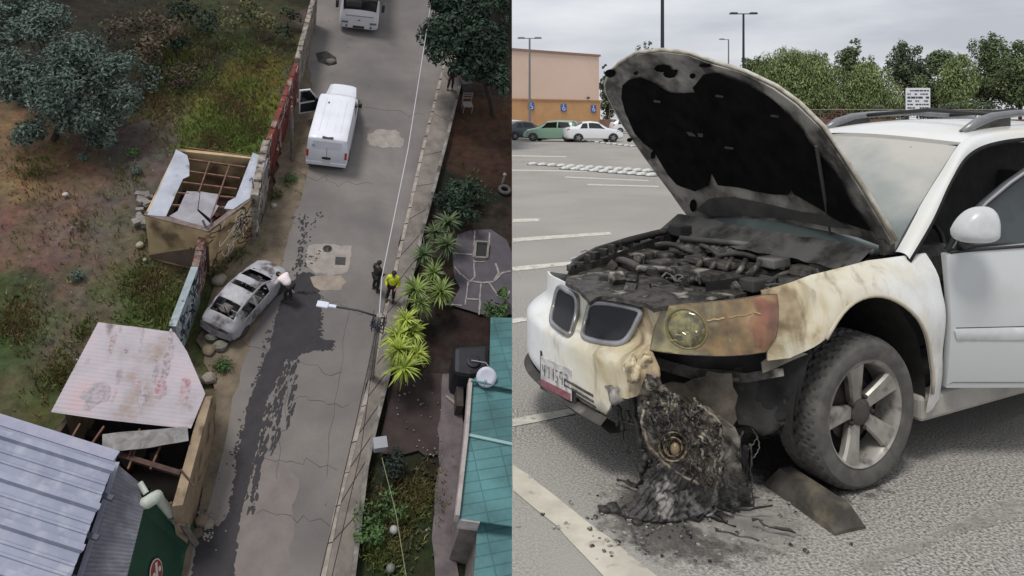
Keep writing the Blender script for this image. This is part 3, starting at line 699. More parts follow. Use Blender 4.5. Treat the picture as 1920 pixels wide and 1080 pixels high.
    s = MB(); k = pts[5]; dd = (pts[6] - pts[5]).normalized(); s.tube([k - dd * .06, k + dd * .06], .15, 14); s.tube([k + dd * .12, k + dd * .16], .15, 14); s.build('pipe_clamp', mat('clamp_grey', .12, rough=.5), t2, local=False)
    s = MB(); s.bar(L(318, 945, 1.9), L(368, 1022, .5), .16, .1); s.build('support_beam', mat('grey_beam', hx('66605c'), hx('48433f'), scale=3, rough=.9), t2, local=False)
big_roof()
# ---------------------------------------------------------------- generic vehicle shell (forward = +y)
class Shell:
    """stations: (y, w_low, w_belt, w_roof, z_bottom, z_belt, z_top)"""
    def __init__(s, st): s.st = st
    def sec(s, y):
        st = s.st
        if y <= st[0][0]: return st[0][1:]
        for a, b in zip(st, st[1:]):
            if y <= b[0]: t = (y - a[0]) / (b[0] - a[0]); return tuple(a[i] + (b[i] - a[i]) * t for i in range(1, 7))
        return st[-1][1:]
    def half(s, y):
        wl, wb, wr, zb, zl, zt = s.sec(y); h = zl - zb; g = zt - zl
        return [(0, zb), (wl * .85, zb), (wl, zb + .07), (wl + .01, zb + h * .45), (wb, zl - .04), (wb - .012, zl), (wr + .02, zt - min(.08, g * .4)), (wr - .06, zt - min(.02, g * .1)), (wr * .6, zt + min(.01, g * .1)), (0, zt + min(.03, g * .15 + .01))]
    def pt(s, y, v, side, off=0):
        H = s.half(y); v = max(0, min(8.999, v)); i = int(v); t = v - i; x = H[i][0] + (H[i + 1][0] - H[i][0]) * t; z = H[i][1] + (H[i + 1][1] - H[i][1]) * t
        dx, dz = H[i + 1][0] - H[i][0], H[i + 1][1] - H[i][1]; l = math.hypot(dx, dz) or 1
        return ((x + off * dz / l) * side, y, z - off * dx / l)
    def body(s, ny=46):
        m = MB(); y0, y1 = s.st[0][0], s.st[-1][0]
        ys = sorted(set([y0 + (y1 - y0) * i / ny for i in range(ny + 1)] + [q[0] for q in s.st])); n = len(ys)
        for y in ys:
            H = s.half(y); ring = [(x, y, z) for x, z in H] + [(-x, y, z) for x, z in reversed(H[1:-1])]; m.v += ring
        k = 18
        for j in range(n - 1):
            for i in range(k): q = (i + 1) % k; m.f.append((j * k + i, j * k + q, (j + 1) * k + q, (j + 1) * k + i))
        m.f.append(tuple(range(k))); m.f.append(tuple((n - 1) * k + i for i in range(k)))
        return m
    def patch(s, y0, y1, v0, v1, side=1, off=.006, n=10, m=None, skew=0):
        m = m or MB(); base = len(m.v); nv = 8
        for j in range(nv + 1):
            for i in range(n + 1):
                v = v0 + (v1 - v0) * j / nv; a, b = (y0 + skew * j / nv if isinstance(skew, (int, float)) else y0 + skew[0] * j / nv), (y1 if isinstance(skew, (int, float)) else y1 + skew[1] * j / nv)
                m.v.append(s.pt(a + (b - a) * i / n, v, side, off))
        for j in range(nv):
            for i in range(n): a = base + j * (n + 1) + i; m.f.append((a, a + 1, a + n + 2, a + n + 1))
        return m
def wheel_mb(r, w, c, side):
    M3 = Matrix.Rotation(R(90), 3, 'Y')
    t = MB(); t.lathe([(r * .62, -w / 2), (r * .9, -w / 2), (r, -w * .36), (r, w * .36), (r * .9, w / 2), (r * .62, w / 2)], c, 22, M3)
    h = MB(); h.lathe([(r * .62, -w * .42), (r * .62, w * .42)], c, 18, M3); 
    for k in range(5):
        a = k * 2 * math.pi / 5; d = Vector((0, math.cos(a), math.sin(a))); h.bar(Vector(c) + Vector((side * w * .46, 0, 0)), Vector(c) + Vector((side * w * .46, 0, 0)) + d * r * .55, r * .2, .02, up=(1, 0, 0))
    return t, h
m_tyre = mat('tyre_rubber', .022, .035, scale=8, rough=.85)
m_rim = mat('wheel_alloy', hx('a0a2a6'), rough=.35, metal=.7)
m_glass = mat('dark_glass', .012, rough=.06, coat=.3)
m_blk = mat('black_trim', .02, rough=.6)
def wheels(t, r, w, track, ys):
    for y in ys:
        for sd in (-1, 1):
            a, b = wheel_mb(r, w, (sd * track, y, r), sd); wh = a.build('wheel', m_tyre, t, autosmooth=35); b.build('rim', m_rim, wh, autosmooth=35)

# ---- white delivery van
def van():
    a, b = L(611, 300, .6), L(640, 165, 1.6); h0 = L(614, 262, 2.0); h1 = L(640, 158, 1.85)
    d = (h1 - h0); rz = math.atan2(d.y, d.x) - R(90); LEN = 6.2
    t = thing('van', 'white panel van parked in the lane with its left front door open', 'van', ML, (h0.x + d.x * .66, h0.y + d.y * .66, 0), rz)
    y0 = -LEN / 2
    st = [(y0, .93, .93, .84, .45, 1.0, 1.93), (y0 + .05, .97, .97, .88, .36, 1.05, 1.98), (y0 + .3, .99, .98, .88, .3, 1.1, 2.02), (y0 + 3.2, 1.0, .99, .88, .3, 1.15, 2.02), (y0 + 3.55, 1.0, .99, .86, .3, 1.15, 1.98), (y0 + 4.35, .99, .97, .80, .3, 1.12, 1.27), (y0 + 4.75, .95, .92, .74, .32, 1.0, 1.13), (y0 + 5.0, .85, .82, .66, .35, .85, .98), (y0 + LEN, .72, .70, .55, .4, .72, .8)]
    S = Shell(st); wp = mat('van_white_paint', hx('d9dce4'), hx('cdd0d8'), scale=1, rough=.3, coat=.4)
    bd = S.body(); bd.build('body', wp, t, autosmooth=40)
    m = S.patch(y0 + 3.62, y0 + 4.33, 6.3, 9, 1, .012); S.patch(y0 + 3.62, y0 + 4.33, 6.3, 9, -1, .012, m=m); m.build('windshield', m_glass, t, smooth=True)
    for sd in (-1, 1):
        S.patch(y0 + 3.0, y0 + 4.2, 5.05, 5.85, sd, .012, skew=(0, -.6)).build('side_window', m_glass, t)
        S.patch(y0 + 4.7, y0 + 5.0, 5.0, 5.9, sd, .012).build('headlight', mat('headlight_glass', hx('b9c2c8'), rough=.1, coat=1), t)
        s = MB(); s.box((sd * 1.12, y0 + 3.95, 1.22), (.18, .1, .26)); s.tube([(sd * .95, y0 + 3.95, 1.15), (sd * 1.1, y0 + 3.95, 1.15)], .03, 6); s.build('door_mirror', m_blk, t, bevel=.03)
        s = MB(); s.box((sd * .9, y0 - .005, 1.02), (.11, .05, .42)); s.build('tail_lamp', mat('red_lens', hx('a81e22'), rough=.25, coat=.6), t, bevel=.015)
    s = MB(); s.box((0, y0 + .01, .42), (1.9, .1, .22)); s.build('bumper', wp, t, bevel=.04)
    s = MB(); s.box((0, y0 + .01, .28), (1.7, .08, .06)); s.build('bumper_trim', m_blk, t)
    s = MB(); s.box((-.0, y0 - .025, 1.62), (1.3, .012, .0001 + .42)); s.build('rear_panel_crease', wp, t, bevel=.005)
    s = MB(); s.box((0, y0 + .08, 1.985), (.52, .16, .06)); s.build('high_brake_light', mat('brake_light_dark', hx('2b2326'), rough=.4), t, bevel=.02)
    s = MB(); s.box((0, y0 - .006, .95), (.012, .02, 1.5)); s.box((.0, y0 - .01, .78), (.4, .03, .12)); s.build('rear_door_gap', m_blk, t)
    s = MB(); s.box((.02, y0 - .04, .6), (.34, .015, .15)); s.build('number_plate', mat('plate_pale', hx('c8c8c4'), rough=.5), t)
    s = MB(); s.lathe([(.075, 0), (.075, .01)], (-.62, y0 - .03, 1.52), 18, Matrix.Rotation(R(90), 3, 'X')); s.build('emblem', mat('emblem_blue', hx('5a76a8'), rough=.4), t)
    s = MB(); s.lathe([(.045, 0), (.045, .01)], (-.62, y0 - .042, 1.53), 12, Matrix.Rotation(R(90), 3, 'X')); s.build('emblem_core', mat('plate_pale', .7), t)
    s = MB(); s.box((-.35, y0 + 2.75, 2.06), (.06, .1, .05)); s.build('aerial', m_blk, t)
    s = MB()
    for x in (-.5, -.2, .2, .5): s.box((x, y0 + 1.8, 2.045), (.05, 2.6, .012))
    s.build('roof_rib', wp, t, bevel=.005)
    # open front-left door, hinged at its front edge
    hx0, hy0 = -1.0, y0 + 4.15; Rz = Matrix.Rotation(R(-62), 3, 'Z')
    def dp(l, z): v = Rz @ Vector((0, -l, 0)); return Vector((hx0 + v.x - .02, hy0 + v.y, z))
    fr = [(0, .45), (0, 1.12), (.35, 1.55), (.55, 1.82), (1.05, 1.86), (1.05, .45)]
    s = MB(); nrm = Rz @ Vector((1, 0, 0))
    lowp = [(0, .4), (0, 1.12), (1.05, 1.12), (1.05, .4)]
    V = [dp(l, z) - nrm * .04 for l, z in lowp] + [dp(l, z) + nrm * .04 for l, z in lowp]; s.add(V, [(0, 1, 2, 3), (7, 6, 5, 4), (0, 4, 5, 1), (1, 5, 6, 2), (2, 6, 7, 3), (3, 7, 4, 0)])
    for (p, q) in [((0.02, 1.1), (.5, 1.84)), ((.48, 1.84), (1.05, 1.87)), ((1.02, 1.1), (1.02, 1.88))]: s.bar(dp(*p), dp(*q), .07, .07)
    dr = s.build('front_door', wp, t)
    s = MB(); V = [dp(l, z) + nrm * .05 for l, z in [(.08, .5), (.08, 1.05), (.98, 1.05), (.98, .5)]]; s.add(V, [(0, 1, 2, 3)]); s.build('door_lining', m_blk, dr)
    s = MB(); V = [dp(l, z) for l, z in [(.06, 1.12), (.5, 1.8), (1.0, 1.83), (1.0, 1.12)]]; s.add(V, [(0, 1, 2, 3)]); s.build('door_glass', m_glass, dr)
    S.patch(y0 + 3.0, y0 + 4.1, 3, 5.0, -1, .014).build('door_opening', m_blk, t)
    wheels(t, .34, .22, .9, (y0 + .95, y0 + 4.15))
van()

# ---- coach at the top of the lane, cut by the frame
def bus():
    a = L(636, 46, .5); b = L(708, 54, .5); d = (b - a); rz = math.atan2(d.y, d.x); c = (a + b) / 2
    t = thing('coach', 'white coach facing down the lane, only its front in view', 'bus', ML, (c.x, c.y, 0), rz + R(180))
    # forward = +y after the half turn (towards the viewer)
    hw = d.length / 2 * 1.02; H = 3.1
    st = [(-9, hw, hw, hw * .92, .35, 1.3, H), (-1.0, hw, hw, hw * .92, .35, 1.3, H), (-.45, hw, hw, hw * .90, .35, 1.3, H - .06), (-.16, hw * .98, hw * .97, hw * .84, .35, 1.3, 2.4), (-.02, hw * .92, hw * .90, hw * .8, .35, 1.25, 1.5), (.06, hw * .80, hw * .78, hw * .66, .42, 1.05, 1.15)]
    S = Shell(st); wp = mat('coach_white_paint', hx('cdcdd2'), rough=.3, coat=.5); S.body(60).build('body', wp, t, autosmooth=40)
    m = S.patch(-.44, -.04, 6.1, 9, 1, .02); S.patch(-.44, -.04, 6.1, 9, -1, .02, m=m); m.build('windshield', m_glass, t, smooth=True)
    for sd in (-1, 1):
        S.patch(-8.5, -.6, 5.1, 5.9, sd, .015).build('side_window', m_glass, t)
        s = MB(); s.box((sd * hw * .72, .06, .82), (.42, .1, .12), rz=-sd * .2); s.build('headlight', mat('headlight_dark', hx('4b5a68'), rough=.15, coat=1), t, bevel=.03)
        s = MB(); s.tube([(sd * hw * .85, -.05, 2.55), (sd * hw * 1.12, .3, 2.4)], .04, 6); s.box((sd * hw * 1.14, .33, 2.15), (.18, .14, .5)); s.build('mirror', m_blk, t, bevel=.03)
        s = MB(); s.lathe([(.07, 0), (.07, .03)], (sd * hw * .62, .075, .55), 12, Matrix.Rotation(R(-90), 3, 'X')); s.build('fog_lamp', mat('headlight_dark', .1), t)
    s = MB(); s.box((0, .07, .52), (.7, .05, .14)); s.build('lower_grille', m_blk, t)
    s = MB(); s.box((0, .075, 1.0), (.16, .03, .05), rz=.3); s.build('emblem', mat('emblem_dark', .05, rough=.3, metal=.5), t)
    s = MB(); s.box((0, .02, 1.28), (1.7, .12, .03)); s.build('wiper_shelf', mat('wiper_grey', .15), t)
    wheels(t, .48, .3, hw * .85, (-2.2, -7.0))
bus()

# ---- burnt-out hatchback
def burnt():
    a, b = L(418, 600, .7), L(507, 500, .8); d = b - a; c = (a + b) / 2; rz = math.atan2(d.y, d.x) - R(90)
    t = thing('burnt_hatchback', 'burnt-out ash-grey hatchback with empty windows beside the wall', 'car', ML, (c.x, c.y, 0), rz)
    Ln = 3.95; y0 = -Ln / 2; hw = .83; t.scale = (.9, .93, .95)
    st = [(y0, .62, .60, .5, .38, .75, .80), (y0 + .1, .76, .74, .6, .25, .82, .92), (y0 + .35, .82, .80, .62, .2, .88, 1.15), (y0 + .75, .84, .81, .60, .2, .9, 1.42), (y0 + 1.5, .84, .82, .60, .2, .9, 1.47), (y0 + 2.2, .84, .82, .58, .2, .9, 1.42), (y0 + 2.95, .83, .80, .64, .2, .88, .98), (y0 + 3.6, .78, .74, .6, .22, .74, .84), (y0 + 3.85, .66, .62, .5, .28, .6, .68), (y0 + Ln, .5, .5, .4, .35, .5, .55)]
    st = [q for q in st]; S = Shell(st); pm = mat('burnt_ash_paint', hx('adadb2'), hx('88868a'), scale=1.8, rough=.75, metal=.2, c3=hx('5a5154'), s3=1.8, t3=(.52, .64), bump=.008)
    rm = mat('burnt_roof', hx('6f6b70'), hx('544d51'), scale=2, rough=.8, c3=hx('5b5056'), s3=1.3, t3=(.5, .65), bump=.01)
    dk = mat('charred_black', .012, .04, scale=5, rough=.95); lt = mat('pale_ash_metal', hx('a9a9b2'), hx('77757d'), scale=3, rough=.6, metal=.3)
    bm_ = S.body(60); 
    def gone(f):
        c = sum((Vector(bm_.v[k]) for k in f), Vector((0, 0, 0))) / len(f); y = c.y - y0
        if len(f) > 4: return False
        H = S.half(c.y); zb_, zt_ = H[5][1], H[6][1]
        if c.z > zb_ + .01 and c.z < zt_ + .02 and abs(c.x) > H[7][0] - .05 and (1.55 < y < 2.35 or .78 < y < 1.45): return True
        if abs(c.x) < H[7][0] and c.z > zt_ - .02 and (2.2 < y < 2.9 or .34 < y < .84 or (1.55 < y < 1.85 and abs(c.x) < .5)): return True
        return False
    bm_.f = [f for f in bm_.f if not gone(f)]; bo = bm_.build('body', pm, t, autosmooth=45, fix=False); so_ = bo.modifiers.new('s', 'SOLIDIFY'); so_.thickness = .02
    s = MB(); s.box((0, y0 + 1.9, .30), (1.5, 3.3, .05)); s.box((0, y0 + 2.75, .6), (1.4, .2, .45)); s.build('charred_floor', dk, t)
    g = random.Random(4)
    for (x, y) in ((-.36, y0 + 1.95), (.36, y0 + 1.95), (-.36, y0 + 1.05), (.36, y0 + 1.05)):
        s = MB(); s.box((x, y, .55), (.46, .42, .06)); s.tube([(x - .2, y - .2, .55), (x - .18, y - .32, 1.1), (x + .18, y - .32, 1.1), (x + .2, y - .2, .55)], .025, 6)
        for k in range(3): s.bar((x - .19, y - .22 - .03 * k, .65 + .14 * k), (x + .19, y - .22 - .03 * k, .65 + .14 * k), .02, .02)
        s.build('seat_frame', mat('seat_frame_rust', hx('5e5350'), hx('8b8886'), scale=6, rough=.8), t)
    s = MB()
    for i_ in range(60): s.box((g.uniform(-.7, .7), y0 + g.choice([g.uniform(2.3, 2.85), g.uniform(.3, .8)]), g.uniform(.6, .9)), (g.uniform(.03, .25), g.uniform(.03, .12), .04), rz=g.uniform(0, 3))
    s.build('charred_interior', mat('charred_bits', hx('85828a'), hx('3a2d30'), scale=2.5, lo=.42, hi=.58, rough=.9), t)
    m = S.patch(y0 + 1.9, y0 + 2.18, 6.9, 9, 1, .010); S.patch(y0 + 1.9, y0 + 2.18, 6.9, 9, -1, .010, m=m); S.patch(y0 + .88, y0 + 1.5, 6.9, 9, 1, .010, m=m); S.patch(y0 + .88, y0 + 1.5, 6.9, 9, -1, .010, m=m); m.build('roof', rm, t, smooth=True)
    for sd in (-1, 1):
        s = MB(); pts = [S.pt(y, 6.6, sd, .02) for y in [y0 + .5 + i * .2 for i in range(12)]]; s.tube(pts, .028, 6); s.build('roof_pillar', lt, t, smooth=True)
        S.patch(y0 + 3.55, y0 + 3.8, 4.2, 5.6, sd, .012).build('headlight_hole', dk, t)
        S.patch(y0 + 1.5, y0 + 2.45, 2.6, 4.9, sd, .01, skew=0).build('door_panel', mat('scorched_door', hx('77747a'), hx('3a3032'), scale=3, lo=.4, hi=.6, rough=.8), t)
        for yy in (y0 + .72, y0 + 3.2):
            s = MB(); n = 16; s.v = [S.pt(min(max(yy + .36 * math.cos(k * math.pi / n), y0), y0 + Ln), 0, 1)[:0] for k in range(0)]
            arc = [(sd * (hw + .012), yy + .34 * math.cos(k * math.pi / n), .28 + .34 * math.sin(k * math.pi / n)) for k in range(n + 1)]; s.add(arc, [tuple(range(n + 1))]); s.build('wheel_arch', dk, t)
        for yy in (y0 + .72, y0 + 3.2):
            q = MB(); q.lathe([(.22, -.08), (.27, -.06), (.27, .06), (.22, .08)], (sd * (hw - .03), yy, .25), 16, Matrix.Rotation(R(90), 3, 'Y')); q.build('bare_wheel', mat('burnt_rim', hx('5c5654'), hx('35302f'), scale=4, rough=.8, metal=.4), t)
    s = MB(); s.grid(lambda a, b: ((a - .5) * 1.5, y0 - .05 - .1 * (1 - (2 * a - 1) ** 2) + .04 * b, .42 + .34 * b), 12, 3); s.build('rear_bumper', lt, t, smooth=True)
    s = MB(); s.box((0, y0 + .02, .3), (1.3, .2, .16)); s.build('rear_valance', dk, t)
    s = MB(); s.bar((-.5, y0 + 3.0, .99), (.5, y0 + 3.0, .99), .05, .02); s.build('cowl', dk, t)
burnt()

# ---------------------------------------------------------------- people
m_skin = mat('skin', hx('8a6350'), rough=.6)
def skin_chain(name, verts, edges, m, parent, sub=2, root=0):
    me = bpy.data.meshes.new(name); me.from_pydata([v[0] for v in verts], edges, []); me.materials.append(m)
    o = bpy.data.objects.new(name, me); C.objects.link(o)
    if parent is not None: o.parent = parent
    md = o.modifiers.new('skin', 'SKIN'); md.use_smooth_shade = True; md.use_x_symmetry = False
    for i, v in enumerate(verts):
        sv_ = me.skin_vertices[0].data[i]; r = v[1]; sv_.radius = (r, r) if not isinstance(r, tuple) else r; sv_.use_root = (i == root)
    sb = o.modifiers.new('sub', 'SUBSURF'); sb.levels = sub; sb.render_levels = sub
    return o
def person(label, M, loc, rz, top, legs, hair, J, vest=None, cap=None, hat_r=None, sc=1.0):
    """J: joint dictionary in metres"""
    t = thing('person', label, 'person', M, loc, rz)
    k = lambda n: Vector(J[n])
    nk = k('neck'); hd = k('head'); pv = k('pelvis'); ch = k('chest')
    V = [(pv, .115), (ch, (.15, .12)), (nk, .055), (nk.lerp(hd, .4), .055), (hd, .088), (hd + (hd - nk).normalized() * .1, .07)]
    E = [(0, 1), (1, 2), (2, 3), (3, 4), (4, 5)]
    for sd in ('l', 'r'):
        b = len(V); V += [(k('sh' + sd), .062), (k('el' + sd), .042), (k('wr' + sd), .028), (k('wr' + sd) + (k('wr' + sd) - k('el' + sd)).normalized() * .08, .034)]; E += [(1, b), (b, b + 1), (b + 1, b + 2), (b + 2, b + 3)]
        wr = k('wr' + sd); dd = (wr - k('el' + sd)).normalized(); sx = dd.cross(Vector((.3, 1, .2))).normalized()
        for q in range(4): c_ = len(V); V += [(wr + dd * .17 + sx * (q - 1.5) * .022, .009)]; E += [(b + 3, c_)]
        c_ = len(V); V += [(wr + dd * .1 + sx * .06, .011)]; E += [(b + 3, c_)]
        b = len(V); V += [(k('hp' + sd), .085), (k('kn' + sd), .055), (k('an' + sd), .038), (k('an' + sd) + Vector((0, .04, -.05)), .04), (k('an' + sd) + Vector((0, .17, -.06)), .034)]; E += [(0, b), (b, b + 1), (b + 1, b + 2), (b + 2, b + 3), (b + 3, b + 4)]
    skin_chain('body', V, E, m_skin, t, 1)
    V = [(pv, .14), (pv.lerp(ch, .5), (.165, .135)), (ch, (.185, .14)), (nk - (nk - ch).normalized() * .05, .09)]; E = [(0, 1), (1, 2), (2, 3)]
    for sd in ('l', 'r'): b = len(V); V += [(k('sh' + sd), .082), (k('el' + sd), .062), (k('wr' + sd), .045)]; E += [(2, b), (b, b + 1), (b + 1, b + 2)]
    skin_chain('jacket', V, E, top, t, 2)
    V = [(pv, .15)]; E = []
    for sd in ('l', 'r'): b = len(V); V += [(k('hp' + sd), .105), (k('kn' + sd), .078), (k('an' + sd), .062)]; E += [(0, b), (b, b + 1), (b + 1, b + 2)]
    skin_chain('trousers', V, E, legs, t, 2)
    for sd in ('l', 'r'):
        a = k('an' + sd); s = MB(); s.ball(a + Vector((0, .07, -.055)), (.05, .14, .045), 10); s.build('shoe', m_blk, t, smooth=True)
    up = (hd - nk).normalized()
    s = MB(); s.ball(hd + up * .035 + Vector((0, -.012, 0)), (.1, .115, .1), 14); s.build('cap' if cap else 'hair', cap or hair, t, smooth=True)
    if vest:
        V = [(pv.lerp(ch, .1), .17), (pv.lerp(ch, .5), (.2, .16)), (ch, (.225, .165)), (nk - (nk - ch).normalized() * .05, .10)]; skin_chain('vest', V, [(0, 1), (1, 2), (2, 3)], vest, t, 2)
    return t
STAND = dict(pelvis=(0, 0, .95), chest=(0, 0, 1.32), neck=(0, .0, 1.5), head=(0, .03, 1.66), shl=(-.19, 0, 1.42), ell=(-.27, .02, 1.15), wrl=(-.2, .2, 1.05), shr=(.19, 0, 1.42), elr=(.27, .02, 1.15), wrr=(.2, .2, 1.05),
             hpl=(-.09, 0, .9), knl=(-.11, .03, .5), anl=(-.13, 0, .1), hpr=(.09, 0, .9), knr=(.11, .03, .5), anr=(.13, 0, .1))
BEND = dict(pelvis=(0, -.12, .92), chest=(0, .22, 1.12), neck=(0, .36, 1.14), head=(0, .5, 1.1), shl=(-.2, .27, 1.14), ell=(-.26, .34, .88), wrl=(-.12, .5, .78), shr=(.2, .27, 1.14), elr=(.26, .34, .88), wrr=(.12, .5, .78),
            hpl=(-.1, -.12, .88), knl=(-.13, -.02, .48), anl=(-.14, -.12, .1), hpr=(.1, -.12, .88), knr=(.13, .0, .48), anr=(.14, -.1, .1))
dark_hair = mat('dark_hair', .012, rough=.7)
c = L(538, 562, 0); person('person in a white shirt bending over beside the burnt-out hatchback', ML, (c.x, c.y, .02), R(40), mat('white_shirt', hx('e2d6d8'), rough=.9), mat('black_trousers', .015, rough=.9), dark_hair, BEND, vest=mat('white_shirt', .7))
c = L(731, 563, .15); person('person in a bright yellow hi-vis jacket and dark trousers on the pavement', ML, (c.x, c.y, .16), R(160), mat('hi_vis_yellow', hx('cfd83a'), hx('b9c426'), scale=6, rough=.8), mat('dark_trousers', hx('23222a'), rough=.9), dark_hair, STAND, vest=mat('hi_vis_yellow', .6), cap=mat('dark_cap', .015, rough=.8))
c = L(703, 545, 0); person('person in black clothes standing in the lane beside the kerb', ML, (c.x, c.y, .02), R(-60), mat('black_jacket', .014, rough=.8), mat('black_trousers', .015), dark_hair, STAND, cap=mat('dark_cap', .015))
c = L(843, 168, .15); person('person in dark navy clothes on the pavement under the dark tree', ML, (c.x, c.y, .16), R(170), mat('navy_jacket', hx('1a1c2a'), rough=.9), mat('dark_trousers', .02), dark_hair, STAND)

# ---------------------------------------------------------------- lane furniture
def solve_z(base, px_y):
    lo, hi = 0, 12
    for _ in range(40):
        m = (lo + hi) / 2
        if proj(ML, (base.x, base.y, m))[1] > px_y: lo = m
        else: hi = m
    return lo
def lamp_post():
    b = L(694, 706, .16); z = solve_z(b, 594); z = max(z, 2.5)
    t = thing('street_lamp', 'slim pale street lamp on the pavement with its arm over the lane', 'street lamp', ML, (b.x, b.y, .15))
    s = MB(); s.tube([(b.x, b.y, .12), (b.x, b.y, z + .1)], [.14, .10], 12); s.build('pole', mat('pale_pole', hx('9b958f'), hx('7b7570'), scale=3, rough=.85), t, local=False, autosmooth=50)
    a, e = Vector((b.x, b.y, z)), L(628, 575, z + .05); s = MB(); s.tube([a, a.lerp(e, .5) + Vector((0, 0, .08)), e], .035, 8); s.build('arm', mat('dark_arm', .03, rough=.6), t, local=False, smooth=True)
    h = L(605, 571, z + .05); dd = (e - h).normalized()
    s = MB(); s.bar(h - dd * .2, h + dd * .2, .25, .08); hd = s.build('lamp_head', mat('lamp_head_white', hx('c6ccd8'), rough=.4), t, local=False, bevel=.03)
    s = MB(); s.bar(h + dd * .2, e + dd * .05, .12, .08); s.build('head_clamp', mat('lamp_head_white', .7), t, local=False, bevel=.02)
    # cable bundle on the pole
    s = MB(); g = random.Random(6)
    for i in range(10):
        pts = [(b.x + math.cos(k) * g.uniform(.12, .34), b.y + math.sin(k) * g.uniform(.1, .34), z - g.uniform(0, .7)) for k in [j * .9 + i for j in range(7)]]; s.tube(pts, .014, 5)
    s.build('cable_bundle', mat('cable_blue_grey', hx('3c3f58'), hx('1a1b22'), scale=3, rough=.7), t, local=False)
    return Vector((b.x, b.y, z))
lt_ = lamp_post()
def wire(name, label, pts, r, m, sag=.0, n=24):
    s = MB(); P = []
    for a, b in zip(pts, pts[1:]):
        for k in range(n): t_ = k / n; p = a.lerp(b, t_); p.z -= sag * 4 * t_ * (1 - t_); P.append(p)
    P.append(pts[-1]); s.tube(P, r, 5); return tag(s.build(name, m, M=ML), label, 'cable')
m_cab = mat('pale_cable', hx('b5b2b8'), rough=.6)
z = lt_.z
wire('overhead_cable', 'long pale overhead cable running up the lane from the street lamp', [lt_, L(716, 520, z), L(765, 280, z + .4), L(812, -20, z + .8)], .02, m_cab)
wire('overhead_cable', 'upper dark cable hanging over the pavement below the street lamp', [lt_, L(666, 800, z), L(596, 1100, z)], .014, mat('black_wire', .012))
wire('overhead_cable', 'lower dark cable running along the kerb below the street lamp', [lt_ - Vector((0, 0, .3)), L(676, 850, z - .5), L(618, 1100, z - .5)], .012, mat('black_wire', .012))
wire('garden_wire', 'thin pale wire stretched over the sunken garden grass', [L(716, 858, .9), L(742, 960, .9), L(764, 1095, .9)], .012, mat('wire_yellowish', hx('87866a'), rough=.7))
# white box on the garden wall
b = L(712, 836, .6); t = thing('meter_box', 'small white box fixed to the garden wall', 'box', ML, (b.x, b.y, .2)); s = MB(); s.box((b.x, b.y, .66), (.42, .36, .3)); s.build('case', mat('white_plastic', hx('8f9098'), rough=.5), t, local=False, bevel=.02); s = MB(); s.box((b.x, b.y, .82), (.46, .4, .025)); s.build('lid', mat('white_plastic', .6), t, local=False)
# garden ball lights / stones
for x, y, lb in [(738, 995, 'white ball lying in the garden grass'), (732, 1067, 'greyish ball at the bottom edge of the garden')]:
    p = L(x, y, .0); s = MB(); s.ball((p.x, p.y, .06), .14, 12); tag(s.build('ball', mat('ball_white' if y < 1000 else 'ball_grey', hx('a5a8a4' if y < 1000 else '70756d'), rough=.6), M=ML, smooth=True), lb, 'ball')
# stones near the burnt car, loose boulders
g = random.Random(9)
for x, y, r, lb, cc in [(412, 528, .3, 'pale block standing upright between the blue wall and the hatchback', '857e74'), (398, 636, .27, 'grey boulder touching the rear bumper of the burnt hatchback', '6b6a62'), (412, 652, .3, 'pale faceted boulder below the burnt hatchback', '7b786e'), (391, 660, .22, 'flat tan stone left of the pale boulder', '7d705e'),
                    (391, 712, .26, 'light stone beside the shed roof corner', '8b8378'), (381, 718, .2, 'dark stone beside the shed roof corner', '3e3834'), (378, 978, .2, 'tan stone at the foot of the white downpipe', '7d705f'), (390, 985, .16, 'small pale stone beside the wet run-off', '8a8178'), (368, 1002, .2, 'brown stone at the end of the support beam', '5d5247'),
                    (262, 460, .16, 'pale oblong stone on the field left of the hut', 'a39c88'), (305, 462, .09, 'small pinkish stone below the hut wall', '8c7a70'), (513, 387, .14, 'white stone at the foot of the peeling wall', 'a8a29a'), (620, 118, .3, 'pale rubble beside the dark hollow near the bus', '6f675e'), (272, 488, .08, 'tiny pale stone below the yellow hut', '9a9080'), (122, 366, .13, 'white scrap lying on the brown field', 'b9b5aa')]:
    p = L(x, y, .0); s = MB(); s.ball((0, 0, 0), (r, r * g.uniform(.7, 1.1), r * g.uniform(.5, .8)), 10)
    s.v = [tuple(Vector(v) * (1 + .35 * noise.noise(Vector(v) * 4 + Vector((x, y, 0))))) for v in s.v]; s.v = [(v[0] + p.x, v[1] + p.y, v[2] + r * .35) for v in s.v]
    tag(s.build('stone', mat('stone_' + cc, hx(cc), scale=4, c2=tuple(q * .7 for q in hx(cc)), rough=.95), M=ML), lb, 'stone')
# dark hollow with debris by the bus
s = MB(); s.patch(lp([(592, 100), (612, 96), (630, 108), (632, 120), (616, 124), (596, 116)]), lambda u, v, o: (u, v, .02), .4); tag(s.build('pothole', mat('pothole_dark', .02, .05, scale=3, rough=1), M=ML, loc=(0, 0, 0)), kind='structure')

